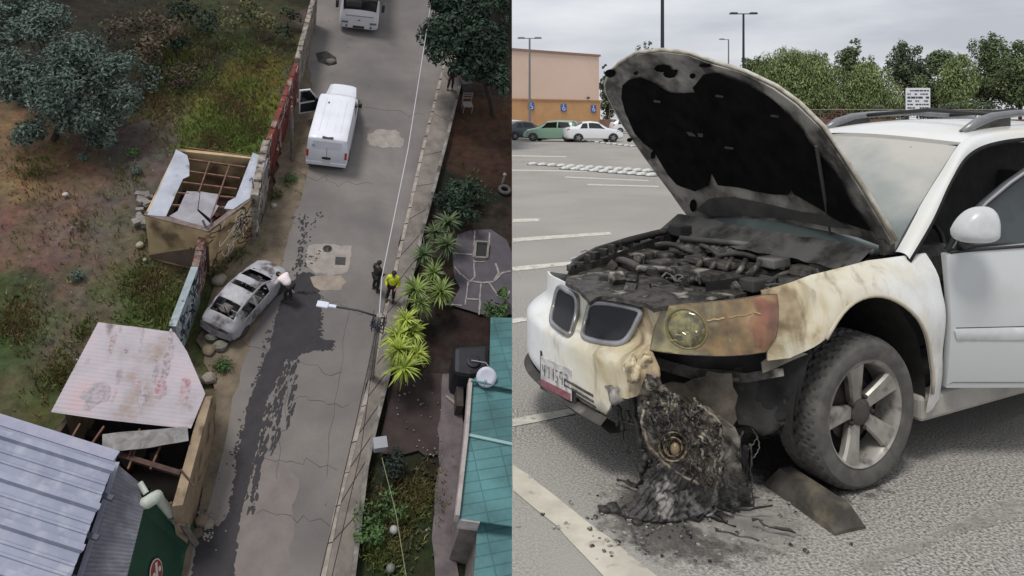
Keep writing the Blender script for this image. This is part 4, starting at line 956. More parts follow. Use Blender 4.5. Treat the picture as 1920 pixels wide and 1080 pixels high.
# ---------------------------------------------------------------- garden side
m_path = mat('garden_concrete', hx('706769'), hx('574f52'), scale=1.6, rough=.9, c3=hx('6d6663'), s3=1.3, t3=(.55, .7), spec=.2, bump=.01)
sheet('garden_path', [(828, 700), (868, 700), (868, 800), (850, 995), (862, 1100), (817, 1100), (810, 1010), (822, 850)], .0, m_path, jag=.03, step=.4)
m_brown = mat('garden_brown_paving', hx('3a3232'), hx('463d3b'), scale=1.5, rough=.9, c3=hx('4a3f38'), s3=.8, t3=(.55, .7), spec=.2)
sheet('garden_terrace', [(735, 700), (830, 700), (826, 800), (822, 850), (712, 850)], -.02, m_brown, jag=.05, step=.4)
def patio():
    s = MB(); pts = [(858, 440), (880, 432), (920, 430), (950, 450), (962, 480), (962, 590), (905, 590), (845, 572), (862, 540), (852, 520), (848, 480)]
    sheet('stone_patio', pts, .01, mat('patio_slate', hx('5d5860'), hx('4c4950'), scale=1.6, rough=.75, c3=hx('545058'), s3=1.3, spec=.3), clip=True)
    m = mat('mortar_pale', hx('a39e9b'), hx('7e7a78'), scale=5, rough=.95); s = MB(); g = random.Random(1)
    for ln in [[(890, 432), (888, 490), (915, 490), (918, 435)], [(889, 455), (917, 457)], [(889, 490), (890, 520), (880, 528)], [(848, 474), (888, 478)], [(852, 500), (866, 515), (880, 526), (905, 530), (925, 528), (940, 512), (958, 508)], [(917, 530), (935, 555), (948, 562), (955, 545)], [(878, 528), (872, 572)], [(902, 532), (898, 590)], [(835, 570), (866, 572)], [(872, 560), (900, 562)], [(925, 528), (935, 512), (930, 495)]]:
        P = [L(x, y, .03) for x, y in ln]
        for a, b in zip(P, P[1:]):
            n = max(1, int((b - a).length / .25)); pr = a
            for k in range(1, n + 1): q = a.lerp(b, k / n) + Vector((g.gauss(0, .015), g.gauss(0, .015), 0)); s.bar(pr, q, g.uniform(.05, .09), .02); pr = q
    tag(s.build('patio_joints', m, M=ML, loc=(0, 0, 0)), kind='structure')
    fr = thing('planter_frame', 'pale rectangular stone frame standing on the slate patio', 'planter', ML, tuple(L(903, 475)[:2]) + (0,))
    s = MB(); P = [L(x, y, 0) for x, y in [(891, 457), (915, 459), (912, 488), (889, 487)]]
    for a, b in zip(P, P[1:] + P[:1]): s.bar(a + Vector((0, 0, .1)), b + Vector((0, 0, .1)), .09, .2)
    s.build('rim', mat('frame_pale', hx('8a8684'), hx('6f6b6a'), scale=3, rough=.9), fr, local=False)
    s = MB(); s.prism([tuple(p[:2]) for p in P], 0, .08); s.build('bed', mat('bed_dark', .03, rough=1), fr, local=False)
patio()
def teal_house():
    z = 2.7
    t = thing('teal_roof_house', 'house under a teal tiled roof, cut by the middle of the picture', 'house', ML, tuple(L(905, 900)[:2]) + (0,))
    m = bpy.data.materials.new('teal_roof_tiles'); m.use_nodes = True; q = m.node_tree; b = q.nodes['Principled BSDF']; b.inputs['Roughness'].default_value = .5
    tc = N(q, 'ShaderNodeTexCoord'); br = N(q, 'ShaderNodeTexBrick'); br.inputs['Scale'].default_value = 1; br.inputs['Brick Width'].default_value = .9; br.inputs['Row Height'].default_value = .32; br.inputs['Mortar Size'].default_value = .02; br.offset = 0
    br.inputs['Color1'].default_value = lin(hx('487478')); br.inputs['Color2'].default_value = lin(hx('538084')); br.inputs['Mortar'].default_value = lin(hx('3c666b')); q.links.new(tc.outputs['Object'], br.inputs[0])
    nz = N(q, 'ShaderNodeTexNoise'); nz.inputs['Scale'].default_value = .7; nz.inputs['Detail'].default_value = 6; q.links.new(tc.outputs['Object'], nz.inputs[0]); mr = N(q, 'ShaderNodeMapRange'); mr.inputs[1].default_value = .35; mr.inputs[2].default_value = .7; mr.inputs[3].default_value = .65; mr.inputs[4].default_value = 1.3; q.links.new(nz.outputs[0], mr.inputs[0])
    mx = N(q, 'ShaderNodeMix', data_type='RGBA', blend_type='MULTIPLY'); mx.inputs[0].default_value = 1; q.links.new(br.outputs[0], mx.inputs[6]); q.links.new(mr.outputs[0], mx.inputs[7]); q.links.new(mx.outputs[2], b.inputs['Base Color'])
    def roof(pts, z, sl, nm='roof'):
        P = lp(pts, z); s = MB(); y0 = P[0][1]
        s.patch(P, lambda u, v, o: (u, v, z + o + sl * (v - y0) + .025 * abs(((v / .32) % 1) - .5)), .16, th=.06); return s.build(nm, m, t, local=False, clip=True)
    roof([(920, 595), (985, 597), (985, 735), (883, 714), (900, 702), (918, 690)], z + .25, 0)
    roof([(883, 717), (985, 738), (985, 990), (859, 972), (876, 813)], z, 0)
    roof([(896, 976), (985, 990), (985, 1110), (886, 1110)], z - .5, 0)
    wm = mat('white_fascia', hx('b3aaa8'), hx('8f8886'), scale=2, rough=.8)
    s = MB()
    for a, b in zip([(881, 716), (874, 813)], [(874, 813), (856, 972)]): p, q_ = L(*a, z), L(*b, z); s.bar(p, q_, .12, .4)
    s.build('fascia', wm, t, local=False, clip=True)
    s = MB(); s.bar(L(876, 815, z + .06), L(985, 838, z + .06), .09, .05); s.build('ridge_strip', mat('teal_ridge', hx('8fb0b0'), rough=.5), t, local=False, clip=True)
    P = [Vector(p) for p in lp([(862, 972), (897, 978), (888, 1110), (985, 1110), (985, 720), (886, 716)], z)]
    s = MB(); s.prism([tuple(p + Vector((.1, 0))) for p in P], -.3, z - .55); s.build('wall', mat('house_wall_grey', hx('7c7571'), hx('5d5653'), scale=2, rough=.95), t, local=False, clip=True)
    s = MB(); s.bar(L(859, 980, z - .25), L(897, 985, z - .25), .1, .5); s.build('gable_board', wm, t, local=False)
teal_house()
def dish():
    z = 3.1; c = L(912, 707, z); t = thing('satellite_dish', 'round white satellite dish at the edge of the teal roof', 'satellite dish', ML, (c.x, c.y, 2.7))
    Mx = Vector((-.35, -.75, .75)).to_track_quat('Z', 'Y').to_matrix()
    s = MB(); s.lathe([(.02, -.06), (.2, -.04), (.34, 0), (.345, .012), (.2, -.025), (.02, -.045)], c, 28, Mx); s.build('reflector', mat('dish_white', hx('c2c5d2'), rough=.5), t, local=False, smooth=True)
    s = MB(); e = c + Mx @ Vector((0, -.05, .4)); s.tube([c + Mx @ Vector((0, -.33, 0)), e], .015, 6); s.box(e, (.08, .08, .1)); s.build('feed_arm', mat('dish_arm', hx('9a9da8'), rough=.5), t, local=False)
    s = MB(); s.tube([c + Mx @ Vector((0, 0, -.05)), (c.x + .1, c.y + .15, z - .1), (c.x + .1, c.y + .15, z - .5)], .03, 8); s.box((c.x + .1, c.y + .25, z - .15), (.25, .25, .1)); s.build('mast', mat('dish_white', .6), t, local=False)
dish()
def tank():
    P = [Vector(p) for p in lp([(852, 648), (918, 645), (918, 690), (903, 698), (882, 702), (851, 697)], 1.4)]; cen = sum(P, Vector((0, 0))) / 6
    t = thing('water_tank', 'big dark slate-coloured tank beside the teal roof', 'water tank', ML, (cen.x, cen.y, 0))
    s = MB(); s.prism([tuple(p) for p in P], -.1, 1.4); s.build('shell', mat('tank_slate', hx('24252d'), hx('1b1c22'), scale=2, rough=.6), t, local=False, bevel=.18, clip=True)
    s = MB(); s.lathe([(.25, 0), (.25, .08), (.2, .1)], (cen.x, cen.y, 1.41), 20); s.build('lid', mat('tank_slate', .02), t, local=False)
    s = MB(); s.tube([(cen.x - .1, cen.y, 1.55), (cen.x + .4, cen.y - .2, 1.6), (cen.x + .6, cen.y - .6, 1.5)], .02, 6); s.build('pipe', mat('dish_arm', .3), t, local=False)
    s = MB(); s.bar(L(860, 705, .3), L(860, 770, .3), .25, .6); s.bar(L(848, 700, .5), L(880, 706, .5), .15, .3); s.build('plinth', mat('plinth_grey', hx('46403e'), hx('35302e'), scale=3, rough=.95), t, local=False)
tank()
s = MB(); s.bar(L(836, 742, .05), L(856, 758, .05), .1, .04); tag(s.build('plank', mat('pale_plank', hx('8a8178'), rough=.9), M=ML), 'short pale plank on the terrace left of the water tank', 'plank')
# chair-like white frame, tyre
p = L(875, 205, 0); t = thing('garden_chair', 'weathered pale garden chair under the dark tree', 'chair', ML, (p.x, p.y, -.1)); m_ch = mat('chair_pale', hx('77706c'), rough=.8)
s = MB(); s.box((p.x, p.y, .35), (.55, .5, .05)); s.build('seat', m_ch, t, local=False)
s = MB()
for x in (-.26, .26): s.bar((p.x + x, p.y + .25, .35), (p.x + x, p.y + .3, .95), .05, .05)
for zz in (.6, .78, .93): s.bar((p.x - .26, p.y + .28, zz), (p.x + .26, p.y + .28, zz), .04, .06)
s.build('backrest', m_ch, t, local=False)
for x in (-.25, .25):
    for y in (-.22, .22): s = MB(); s.bar((p.x + x, p.y + y, -.1), (p.x + x, p.y + y, .35), .05, .05); s.build('leg', m_ch, t, local=False)
p = L(946, 357, .0); s = MB(); a = 14
s.grid(lambda u, v: (p.x + (.26 + .09 * math.cos(v * 6.2832)) * math.cos(u * 6.2832), p.y + (.26 + .09 * math.cos(v * 6.2832)) * math.sin(u * 6.2832), .06 + .09 * math.sin(v * 6.2832)), 24, 10); tag(s.build('old_tyre', mat('old_tyre', .05, .09, scale=3, rough=.9), M=ML, smooth=True), 'worn tyre lying on the brown earth at the right edge', 'tyre')
p = L(945, 333, .3); s = MB(); s.tube([(p.x, p.y, -.1), (p.x, p.y, .5)], .06, 8); s.ball((p.x, p.y, .5), .1, 10); tag(s.build('stake', mat('stake_pale', hx('8b867e'), rough=.8), M=ML), 'short pale stake above the worn tyre', 'post')
p = L(874, 160, .3); s = MB(); s.bar((p.x - .3, p.y, .25), (p.x + .3, p.y + .1, .25), .5, .6); tag(s.build('crate', mat('crate_grey', hx('4b4a4d'), hx('39383b'), scale=4, rough=.9), M=ML), 'grey crate beside the pavement wall under the tree', 'crate')

# ---------------------------------------------------------------- plants of the lane
def tree_trunk(s, base, top, r0, r1, g, n=5):
    P = [Vector(base).lerp(Vector(top), k / n) + Vector((g.gauss(0, .05), g.gauss(0, .05), 0)) * (1 if 0 < k < n else 0) for k in range(n + 1)]
    s.tube(P, [r0 + (r1 - r0) * k / n for k in range(n + 1)], 8)
keepL = lambda p: (ML @ p).x < -.22
def lane_tree(name, label, cat, clumps, per, size, m, base, zb, seed, asp=.5, keep=None, group=None, trunk=.16, flat=.3):
    g = random.Random(seed); cl = []
    for x, y, z, r in clumps:
        c = L(x, y, z); 
        for k in range(3):
            o = Vector((g.gauss(0, 1), g.gauss(0, 1), g.gauss(0, .5))) * r * .45; cl.append((c + o, Vector((r, r, r * .75)) * g.uniform(.6, .95)))
    b = L(*base); t = thing(name, label, cat, ML, (b.x, b.y, zb), group=group)
    s = MB(); top = sum((c for c, _ in cl), Vector((0, 0, 0))) / len(cl); tree_trunk(s, (b.x, b.y, zb), top, trunk, trunk * .5, g)
    for c, r in cl[::2]: tree_trunk(s, Vector((b.x, b.y, zb)).lerp(top, g.uniform(.4, .9)), c, trunk * .35, .02, g, 3)
    if keep: s.v = [tuple(v) for v in s.v]
    s.build('trunk', mat('bark_dark', hx('3a3029'), hx('241d18'), scale=8, rough=1, bump=.01), t, local=False, clip=bool(keep))
    leaves(cl, per, size, g, asp, flat, keep).build('crown', m, t, local=False, fix=False)
    return t
lf_grey = mat('leaf_grey_green', hx('65736a'), hx('36433b'), scale=.8, rough=.7, island=.65, spec=.3)
lf_dark = mat('leaf_dark', hx('2d4030'), hx('1a261c'), scale=.9, rough=.7, island=.7, spec=.3)
lf_olive = mat('leaf_olive', hx('64643e'), hx('42432c'), scale=1.1, rough=.8, island=.5)
lf_brown = mat('leaf_brown', hx('5f5142'), hx('3c342a'), scale=1.1, rough=.9, island=.5)
lf_green = mat('leaf_mid_green', hx('4f6b3a'), hx('364d2a'), scale=1.1, rough=.8, island=.5)
lane_tree('broadleaf_tree', 'big grey-green bushy tree in the upper left corner', 'tree', [(30, 10, 3.0, 1.2), (20, 80, 3, 1.2), (80, 50, 3.4, 1.3), (60, 120, 3.4, 1.3), (120, 90, 3.6, 1.3), (130, 150, 3.4, 1.3), (180, 140, 2.8, 1.1), (90, 190, 2.8, 1.2), (160, 200, 2.6, 1.2), (210, 180, 2.2, 1.0), (30, 190, 2.6, 1.1), (50, 240, 1.8, .9), (125, 235, 1.8, 1.0), (175, 250, 1.2, .7), (10, 140, 3, 1.2), (230, 130, 1.6, .8), (205, 215, 1.6, .8)], 900, .10, lf_grey, (100, 260), -.1, 1, asp=.42)
for i, (cl, lb, m, per, sz) in enumerate([
    ([(260, 30, 1.6, 1.0), (300, 60, 1.4, 1.0), (270, 100, 1.2, .9)], 'dark brown thicket right of the big grey-green tree', lf_brown, 220, .13),
    ([(350, 20, 1.4, 1.0), (390, 50, 1.2, .9), (340, 80, 1.0, .8)], 'dark olive thicket at the top edge of the field', lf_dark, 200, .13),
    ([(460, 20, 1.2, .9), (500, 45, 1.0, .8), (430, 40, 1.0, .8)], 'sparse dark thicket beside the upper boundary wall', lf_olive, 170, .12),
    ([(270, 130, .7, .5), (285, 155, .6, .45)], 'small pale-leaved bush below the brown thicket', lf_grey, 240, .09),
    ([(330, 130, .8, .6), (350, 155, .5, .5)], 'reddish-brown bush in the middle of the field', lf_brown, 230, .1),
    ([(540, 60, .8, .6), (545, 20, .9, .7)], 'dark scrub against the boundary wall at the top', lf_dark, 200, .1)]):
    lane_tree('thicket', lb, 'bush', cl, per, sz, m, cl[0][:2], -.1, 20 + i, trunk=.05)
for i, (x, y, r, m, lb) in enumerate([(145, 518, .28, lf_grey, 'small blue-green weed on the brown field below the hut'), (250, 285, .35, lf_green, 'low green weed left of the hut roof'), (255, 320, .3, lf_grey, 'grey weed beside the left hut wall'), (158, 295, .3, lf_grey, 'pale weed under the big tree'), (545, 335, .35, lf_green, 'grassy tuft at the foot of the peeling wall'), (520, 365, .3, lf_olive, 'olive tuft beside the white stone'),
                                    (402, 605, .4, lf_dark, 'dark weed between the blue wall and the hatchback'), (418, 685, .35, lf_green, 'bright green weed below the burnt hatchback'), (410, 500, .4, lf_olive, 'olive weeds behind the burnt hatchback'), (440, 475, .4, lf_olive, 'yellowish weeds right of the hut corner'), (275, 445, .3, lf_olive, 'weed at the left foot of the yellow wall')]):
    c = L(x, y, .1); g = random.Random(40 + i); s = leaves([((c.x, c.y, .15), Vector((r, r, r * .6)))] * 3, 420, .06, g, .3, .1); tag(s.build('weed', m, M=ML, fix=False), lb, 'weed')
lane_tree('dark_tree', 'dense dark tree overhanging the pavement in the upper middle', 'tree', [(835, 15, 4.5, 1.1), (880, 20, 4.8, 1.2), (850, 60, 4.6, 1.2), (895, 65, 5, 1.2), (930, 40, 4.8, 1.2), (860, 100, 4.2, 1.0), (910, 110, 4.4, 1.2), (945, 95, 4.4, 1.1), (935, 130, 3.6, .8), (885, 125, 3.8, .8), (825, 70, 4, .7), (950, 10, 5, 1), (900, 20, 5, 1.2), (870, 130, 3.6, .8), (920, 140, 3.6, .8)], 620, .14, lf_dark, (925, 215), -.1, 3, asp=.5, keep=keepL)
lane_tree('dark_shrub', 'dark green shrub above the row of spiky palms', 'shrub', [(850, 350, .9, .7), (865, 385, 1, .8), (835, 380, .9, .6), (890, 350, .8, .6)], 420, .11, lf_dark, (858, 395), -.1, 4, trunk=.06)
lane_tree('garden_bush', 'small green bush above the teal roof', 'shrub', [(945, 578, 1.0, .5), (935, 590, .8, .4), (955, 560, .9, .4)], 500, .09, lf_green, (940, 600), -.1, 5, keep=keepL, trunk=.05)
lane_tree('low_bush', 'low dark bush in the bottom garden beside the low wall', 'shrub', [(700, 975, .4, .5), (722, 950, .3, .45), (690, 1010, .3, .4)], 380, .07, lf_green, (705, 990), -.1, 6, trunk=.03)
lane_tree('low_bush', 'grey-leaved low bush under the white meter box', 'shrub', [(735, 880, .4, .45), (748, 868, .3, .35)], 300, .07, mat('leaf_slate', hx('2d3a30'), hx('1f2822'), scale=1, rough=.8, island=.4), (738, 885), -.1, 7, trunk=.03)
# spiky rosettes
def rosette_mesh(seed, n=58, ln=.56):
    g = random.Random(seed); s = MB(); n = g.randint(66, 92); tx, ty = g.gauss(0, .16), g.gauss(0, .16)
    for i in range(n):
        an = i * 2.39996; el = R(78 - 88 * (i / n) ** .8); l = ln * g.uniform(.6, 1.2); wd = g.uniform(.02, .036); an += g.gauss(0, .25); el += g.gauss(0, .16); dr_ = R(g.uniform(6, 19))
        d = Vector((math.cos(an), math.sin(an), 0)); sdv = Vector((-d.y, d.x, 0)); P = []
        cur = Vector((0, 0, 0)); e = el
        for k in range(5):
            P.append((cur.copy(), wd * (1, 1.15, .95, .6, .05)[k])); e -= dr_; cur = cur + (d * math.cos(e) + Vector((0, 0, math.sin(e)))) * l / 4
        b = len(s.v)
        P = [(p + Vector((0, 0, tx * p.x + ty * p.y)), w_) for p, w_ in P]
        for p, w_ in P: s.v += [tuple(p - sdv * w_), tuple(p + Vector((0, 0, -w_ * .4))), tuple(p + sdv * w_)]
        for k in range(4):
            for q in range(2): a = b + k * 3 + q; s.f.append((a, a + 1, a + 4, a + 3))
    return s
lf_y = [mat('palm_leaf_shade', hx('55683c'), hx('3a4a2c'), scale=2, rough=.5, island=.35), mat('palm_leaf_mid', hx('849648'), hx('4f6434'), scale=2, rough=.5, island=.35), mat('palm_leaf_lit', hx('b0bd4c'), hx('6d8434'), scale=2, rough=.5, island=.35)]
ros = [(816, 437, 0, 'second spiky palm from the top of the row'), (838, 418, 0, 'topmost spiky palm of the row beside the pavement'), (838, 459, 0, 'spiky palm nearest the slate patio'), (794, 478, 0, 'dull green spiky palm touching the garden wall'), (813, 512, 1, 'spiky palm in the middle of the upper cluster'), (779, 544, 1, 'spiky palm beside the hi-vis jacket'), (826, 547, 1, 'rightmost spiky palm of the upper cluster'), (788, 569, 1, 'lowest spiky palm of the upper cluster'),
       (760, 600, 2, 'top bright yellow-green palm of the lower cluster'), (772, 622, 2, 'bright palm second from the top of the lower cluster'), (745, 632, 2, 'bright palm at the left of the lower cluster'), (747, 656, 2, 'bright palm beside the street lamp pole'), (782, 663, 2, 'bright palm at the right of the lower cluster'), (757, 690, 2, 'lowest bright yellow-green palm of the row')]
for i, (x, y, k, lb) in enumerate(ros):
    z_ = 1.3 + (i % 3) * .2; c = L(x, y, z_); t = thing('spiky_palm', lb, 'palm', ML, (c.x, c.y, -.1), i * 1.3, group='spiky palms beside the pavement'); sc_ = 1.06 + .1 * ((i * 7) % 4)
    s = rosette_mesh(i); s.v = [(a * sc_, b * sc_, cc * sc_ + z_ + .1) for a, b, cc in s.v]; s.build('leaves', lf_y[k], t, fix=False)
    s = MB(); s.tube([(0, 0, 0), (.03, .02, z_ * .5), (0, 0, z_ + .12)], [.06, .05, .04], 8); s.build('stem', mat('palm_stem', hx('4c3f30'), hx('332a20'), scale=9, rough=1), t)
# grass and litter over the open ground
def tufts():
    g = random.Random(12); V = []; Fc = []; cols = []
    zg = [(430, 190, 90, 1), (470, 240, 60, 1), (300, 570, 70, 1), (270, 520, 50, 1), (30, 600, 60, 1), (120, 700, 50, 1), (400, 260, 80, .8), (480, 110, 70, .7), (745, 960, 60, 1), (720, 1030, 50, 1), (790, 920, 60, .7), (60, 320, 70, .3), (880, 360, 40, .6), (540, 350, 25, .5), (410, 690, 25, .7), (300, 190, 80, .5), (160, 620, 90, .12), (150, 420, 140, .06), (230, 330, 60, .1), (455, 470, 35, .5), (340, 100, 140, .5)]
    for x, y, r, den in zg:
        for _ in range(int(r * r * .22 * den)):
            a = g.uniform(0, 6.283); q = r * min(1.9, abs(g.gauss(0, .62)) + .1 * g.random()); q *= 1 + .35 * math.sin(a * 3 + x); p = L(x + q * math.cos(a), y + q * math.sin(a) * .8, 0)
            h = g.uniform(.05, .22); 
            for b_ in range(3):
                an = g.uniform(0, 6.28); dx, dy = math.cos(an) * .025, math.sin(an) * .025; k = len(V)
                V += [(p.x - dx, p.y - dy, -.1), (p.x + dx, p.y + dy, -.1), (p.x + g.gauss(0, .08), p.y + g.gauss(0, .08), -.04 + h)]; Fc.append((k, k + 1, k + 2))
    s = MB(); s.v = V; s.f = Fc; o = s.build('grass', mat('grass_blades', hx('6c7c3e'), hx('746645'), scale=.3, lo=.42, hi=.58, rough=.9, island=.45), M=ML, loc=(0, 0, 0), fix=False); tag(o, 'rough grass and weeds over the open ground and garden', 'grass', kind='stuff')
tufts()
g = random.Random(31); s = MB()
for i in range(260):
    x, y = g.choice([(g.uniform(430, 560), g.uniform(330, 520)), (g.uniform(350, 430), g.uniform(640, 1050)), (g.uniform(10, 330), g.uniform(300, 700)), (g.uniform(370, 400), g.uniform(960, 1010)), (g.uniform(730, 830), g.uniform(700, 860))]); p = L(x, y, .0); r = g.uniform(.012, .04)
    s.box((p.x, p.y, .02), (r * 2, r * 1.4, r), rz=g.uniform(0, 3))
tag(s.build('litter', mat('litter_pale', hx('8b857c'), hx('4a443d'), scale=.8, lo=.45, hi=.55, rough=1), M=ML, loc=(0, 0, 0), fix=False), 'scattered small stones and scraps on the verge and field', 'litter', kind='stuff')
# ================================================================ THE CAR PARK
m_lot = mat('car_park_asphalt', hx('b8b4ad'), hx('5a5754'), scale=75, lo=.36, hi=.64, rough=.95, bump=.007, bscale=90, c3=hx('9b9892'), s3=.5, t3=(.42, .62), detail=3, spec=.2)
s = MB(); s.grid(lambda a, b: (0.0 + 130 * a ** 2, .6 + 200 * b ** 2, 0), 26, 40)
lot = s.build('car_park_ground', m_lot, loc=(0, 0, 0), fix=False); tag(lot, kind='structure')
s = MB(); s.add([(0, .6, 0), (0, 200.6, 0), (0, 200.6, -.35), (0, .6, -.35)], [(0, 1, 2, 3)]); tag(s.build('car_park_ground_edge', m_lot, loc=(0, 0, 0)), kind='structure')
m_line = mat('worn_road_paint', hx('cbc8bd'), hx('a5a29a'), scale=9, lo=.38, hi=.72, rough=.85, c3=hx('8c8983'), s3=14, t3=(.58, .66), spec=.3)
def fade_mat(name, c1, c2, scale, amt, radius=None, lo=.4, hi=.6):
    m = mat(name, c1, c2, scale=scale, lo=.35, hi=.62, rough=.95, spec=.2); t = m.node_tree; b = t.nodes['Principled BSDF']; tc = N(t, 'ShaderNodeTexCoord')
    nz = N(t, 'ShaderNodeTexNoise'); nz.inputs['Scale'].default_value = scale * 1.7; nz.inputs['Detail'].default_value = 8; nz.inputs['Roughness'].default_value = .7; t.links.new(tc.outputs['Object'], nz.inputs[0])
    mr = N(t, 'ShaderNodeMapRange'); mr.inputs[1].default_value = lo; mr.inputs[2].default_value = hi; mr.inputs[4].default_value = amt; src = nz.outputs[0]
    if radius:
        ln = N(t, 'ShaderNodeVectorMath', operation='LENGTH'); t.links.new(tc.outputs['Object'], ln.inputs[0]); q = N(t, 'ShaderNodeMapRange'); q.inputs[1].default_value = radius * .25; q.inputs[2].default_value = radius; q.inputs[3].default_value = .32; q.inputs[4].default_value = -.25
        t.links.new(ln.outputs['Value'], q.inputs[0]); a = N(t, 'ShaderNodeMath', operation='ADD'); t.links.new(nz.outputs[0], a.inputs[0]); t.links.new(q.outputs[0], a.inputs[1]); src = a.outputs[0]
    t.links.new(src, mr.inputs[0]); t.links.new(mr.outputs[0], b.inputs['Alpha']); return m
def gp(pts): return [tuple(G(x, y)[:2]) for x, y in pts]
def paint(pts, z=.004, m=m_line, jag=.006, step=.12):
    g = random.Random(int(pts[0][0])); P = [Vector(p) for p in gp(pts)]; Q = []
    for i in range(len(P)):
        a, b = P[i], P[(i + 1) % len(P)]; k = max(1, min(60, int((b - a).length / step)))
        for q in range(k): p = a.lerp(b, q / k); Q.append((max(0.003, p.x + g.gauss(0, jag)), p.y + g.gauss(0, jag)))
    s = MB(); s.patch(Q, lambda u, v, o: (u, v, z), 6.0)
    for i, f in enumerate(s.f):
        a, b, c = [Vector(s.v[j]) for j in f[:3]]
        if (b - a).cross(c - a).z < 0: s.f[i] = tuple(reversed(f))
    tag(s.build('painted_line', m, loc=(0, 0, 0), fix=False), kind='structure')
paint([(961, 411), (1012, 410), (1013, 415), (961, 417)])
paint([(961, 447), (1143, 435), (1147, 440), (961, 454)])
paint([(961, 501), (1068, 491), (1075, 497), (961, 509)])
paint([(961, 598), (1004, 592), (1006, 600), (961, 607)])
paint([(961, 786), (1078, 766), (1086, 777), (961, 800)])
m_cream = mat('cream_road_paint', hx('c6c1b2'), hx('aea99c'), scale=5, rough=.85, c3=hx('8f8a80'), s3=9, t3=(.6, .68), spec=.3)
paint([(961, 872), (1040, 930), (1110, 985), (1232, 1082), (1235, 1100), (1150, 1100), (1095, 1045), (1040, 985), (961, 921)], m=m_cream, jag=.004)
paint([(1640, 1072), (1760, 1020), (1925, 958), (1940, 925), (1870, 945), (1740, 1000), (1600, 1068)], m=fade_mat('faded_paint', hx('b5b1a8'), hx('8f8c86'), 8, .75, None, .38, .62), jag=.012)
for a, b, ya, yb in [(961, 1062, 291, 293), (961, 1120, 318, 321), (1060, 1215, 331, 338), (1100, 1235, 345, 349)]:
    paint([(a, ya), (b, yb), (b, yb + 2), (a, ya + 2.2)], jag=.02, step=1)
# stained, scorched ground under the bumper
for (x, y, r_, nm, c1, c2, z_, am) in [(1290, 968, .50, 'scorched_ground', '454341', '5d5a56', .0055, .6), (1385, 975, .34, 'pale_ash_ground', 'b5b1aa', '8f8b85', .0075, .6), (1500, 870, .5, 'sooty_ground', '2f2d2b', '454240', .0065, .75)]:
    cc = G(x, y); s = MB(); s.lathe([(r_, 0), (.001, .0)], (0, 0, 0), 40); s.f = s.f[:40]; s.v = [(a + cc.x, b + cc.y, z_) for a, b, c in s.v]
    tag(s.build(nm, fade_mat(nm + '_stain', hx(c1), hx(c2), 7, am, r_), loc=(cc.x, cc.y, 0)), kind='structure')

# ---------------------------------------------------------------- the burnt SUV: shell in its own frame (x to the rear, y to its far side)
HALF = [(0, .90), (0.002, .75), (.012, .60), (.035, .46), (.075, .34), (.13, .24), (.20, .155), (.29, .085), (.40, .038), (.55, .012), (.80, 0), (1.2, -.008), (1.55, 0), (2.4, 0), (3.4, .01), (4.4, .04), (4.75, .12)]
cum = [0]
for a, b in zip(HALF, HALF[1:]): cum.append(cum[-1] + math.hypot(b[0] - a[0], b[1] - a[1]))
def sm(a, b, x): t = max(0, min(1, (x - a) / (b - a))); return t * t * (3 - 2 * t)
def base(u):
    au = abs(u)
    for i in range(len(HALF) - 1):
        if au <= cum[i + 1] or i == len(HALF) - 2: break
    t = (au - cum[i]) / (cum[i + 1] - cum[i]); x = HALF[i][0] + (HALF[i + 1][0] - HALF[i][0]) * t; y = HALF[i][1] + (HALF[i + 1][1] - HALF[i][1]) * t
    return x, y
def base_s(u):
    ps = [base(u + d) if u + d >= 0 or True else None for d in (-.05, -.025, 0, .025, .05)]
    ps = [(x, (1.8 - y) if (u + d) < 0 else y) for (x, y), d in zip(ps, (-.05, -.025, 0, .025, .05))]
    return sum(p[0] for p in ps) / 5, sum(p[1] for p in ps) / 5
def off_d(u, z):
    """outward bulge of the skin"""
    nose = 1 - sm(.75, 1.25, abs(u)); side = 1 - nose
    d = nose * (.10 * sm(.22, .40, z) * (1 - sm(.60, .72, z)) - .02 * sm(.60, .75, z) - .30 * max(0, (z - .84)) ** 1.5 * 3)
    d += side * (.0 + .018 * sm(.55, .75, z) - .03 * sm(.78, .95, z) - 1.6 * max(0, z - .93) ** 1.5 - .03 * (1 - sm(.25, .5, z)))
    # wheel-arch flare
    if .6 < abs(u) < 3:
        x, _ = base_s(u); rr = math.hypot((x - .98) / .445, (z - .38) / .545); d += .026 * math.exp(-((rr - 1.04) / .13) ** 2) * side
    return d
def SP(u, z, off=0.0):
    x, y = base_s(u); a, b = base_s(u - .02), base_s(u + .02); tx, ty = b[0] - a[0], b[1] - a[1]; l = math.hypot(tx, ty) or 1
    nx, ny = -ty / l, tx / l
    if u >= 0 and (nx > .3 or ny > 0.3): nx, ny = -nx, -ny
    if nx * (x - 1.5) + ny * (y - .9) < 0: nx, ny = -nx, -ny
    d = off_d(u, z) + off
    return (x + nx * d, y + ny * d, z)
_us = np.linspace(-.62, 3.6, 260); _zs = np.linspace(.1, 1.2, 90)
_tab = np.zeros((len(_us), len(_zs), 3))
for i_, u_ in enumerate(_us):
    for j_, z_ in enumerate(_zs):
        p_ = MC @ Vector(SP(u_, z_)) - EYEV; _tab[i_, j_] = (CX + F * p_.x / p_.y, CY - F * p_.z / p_.y, p_.y)
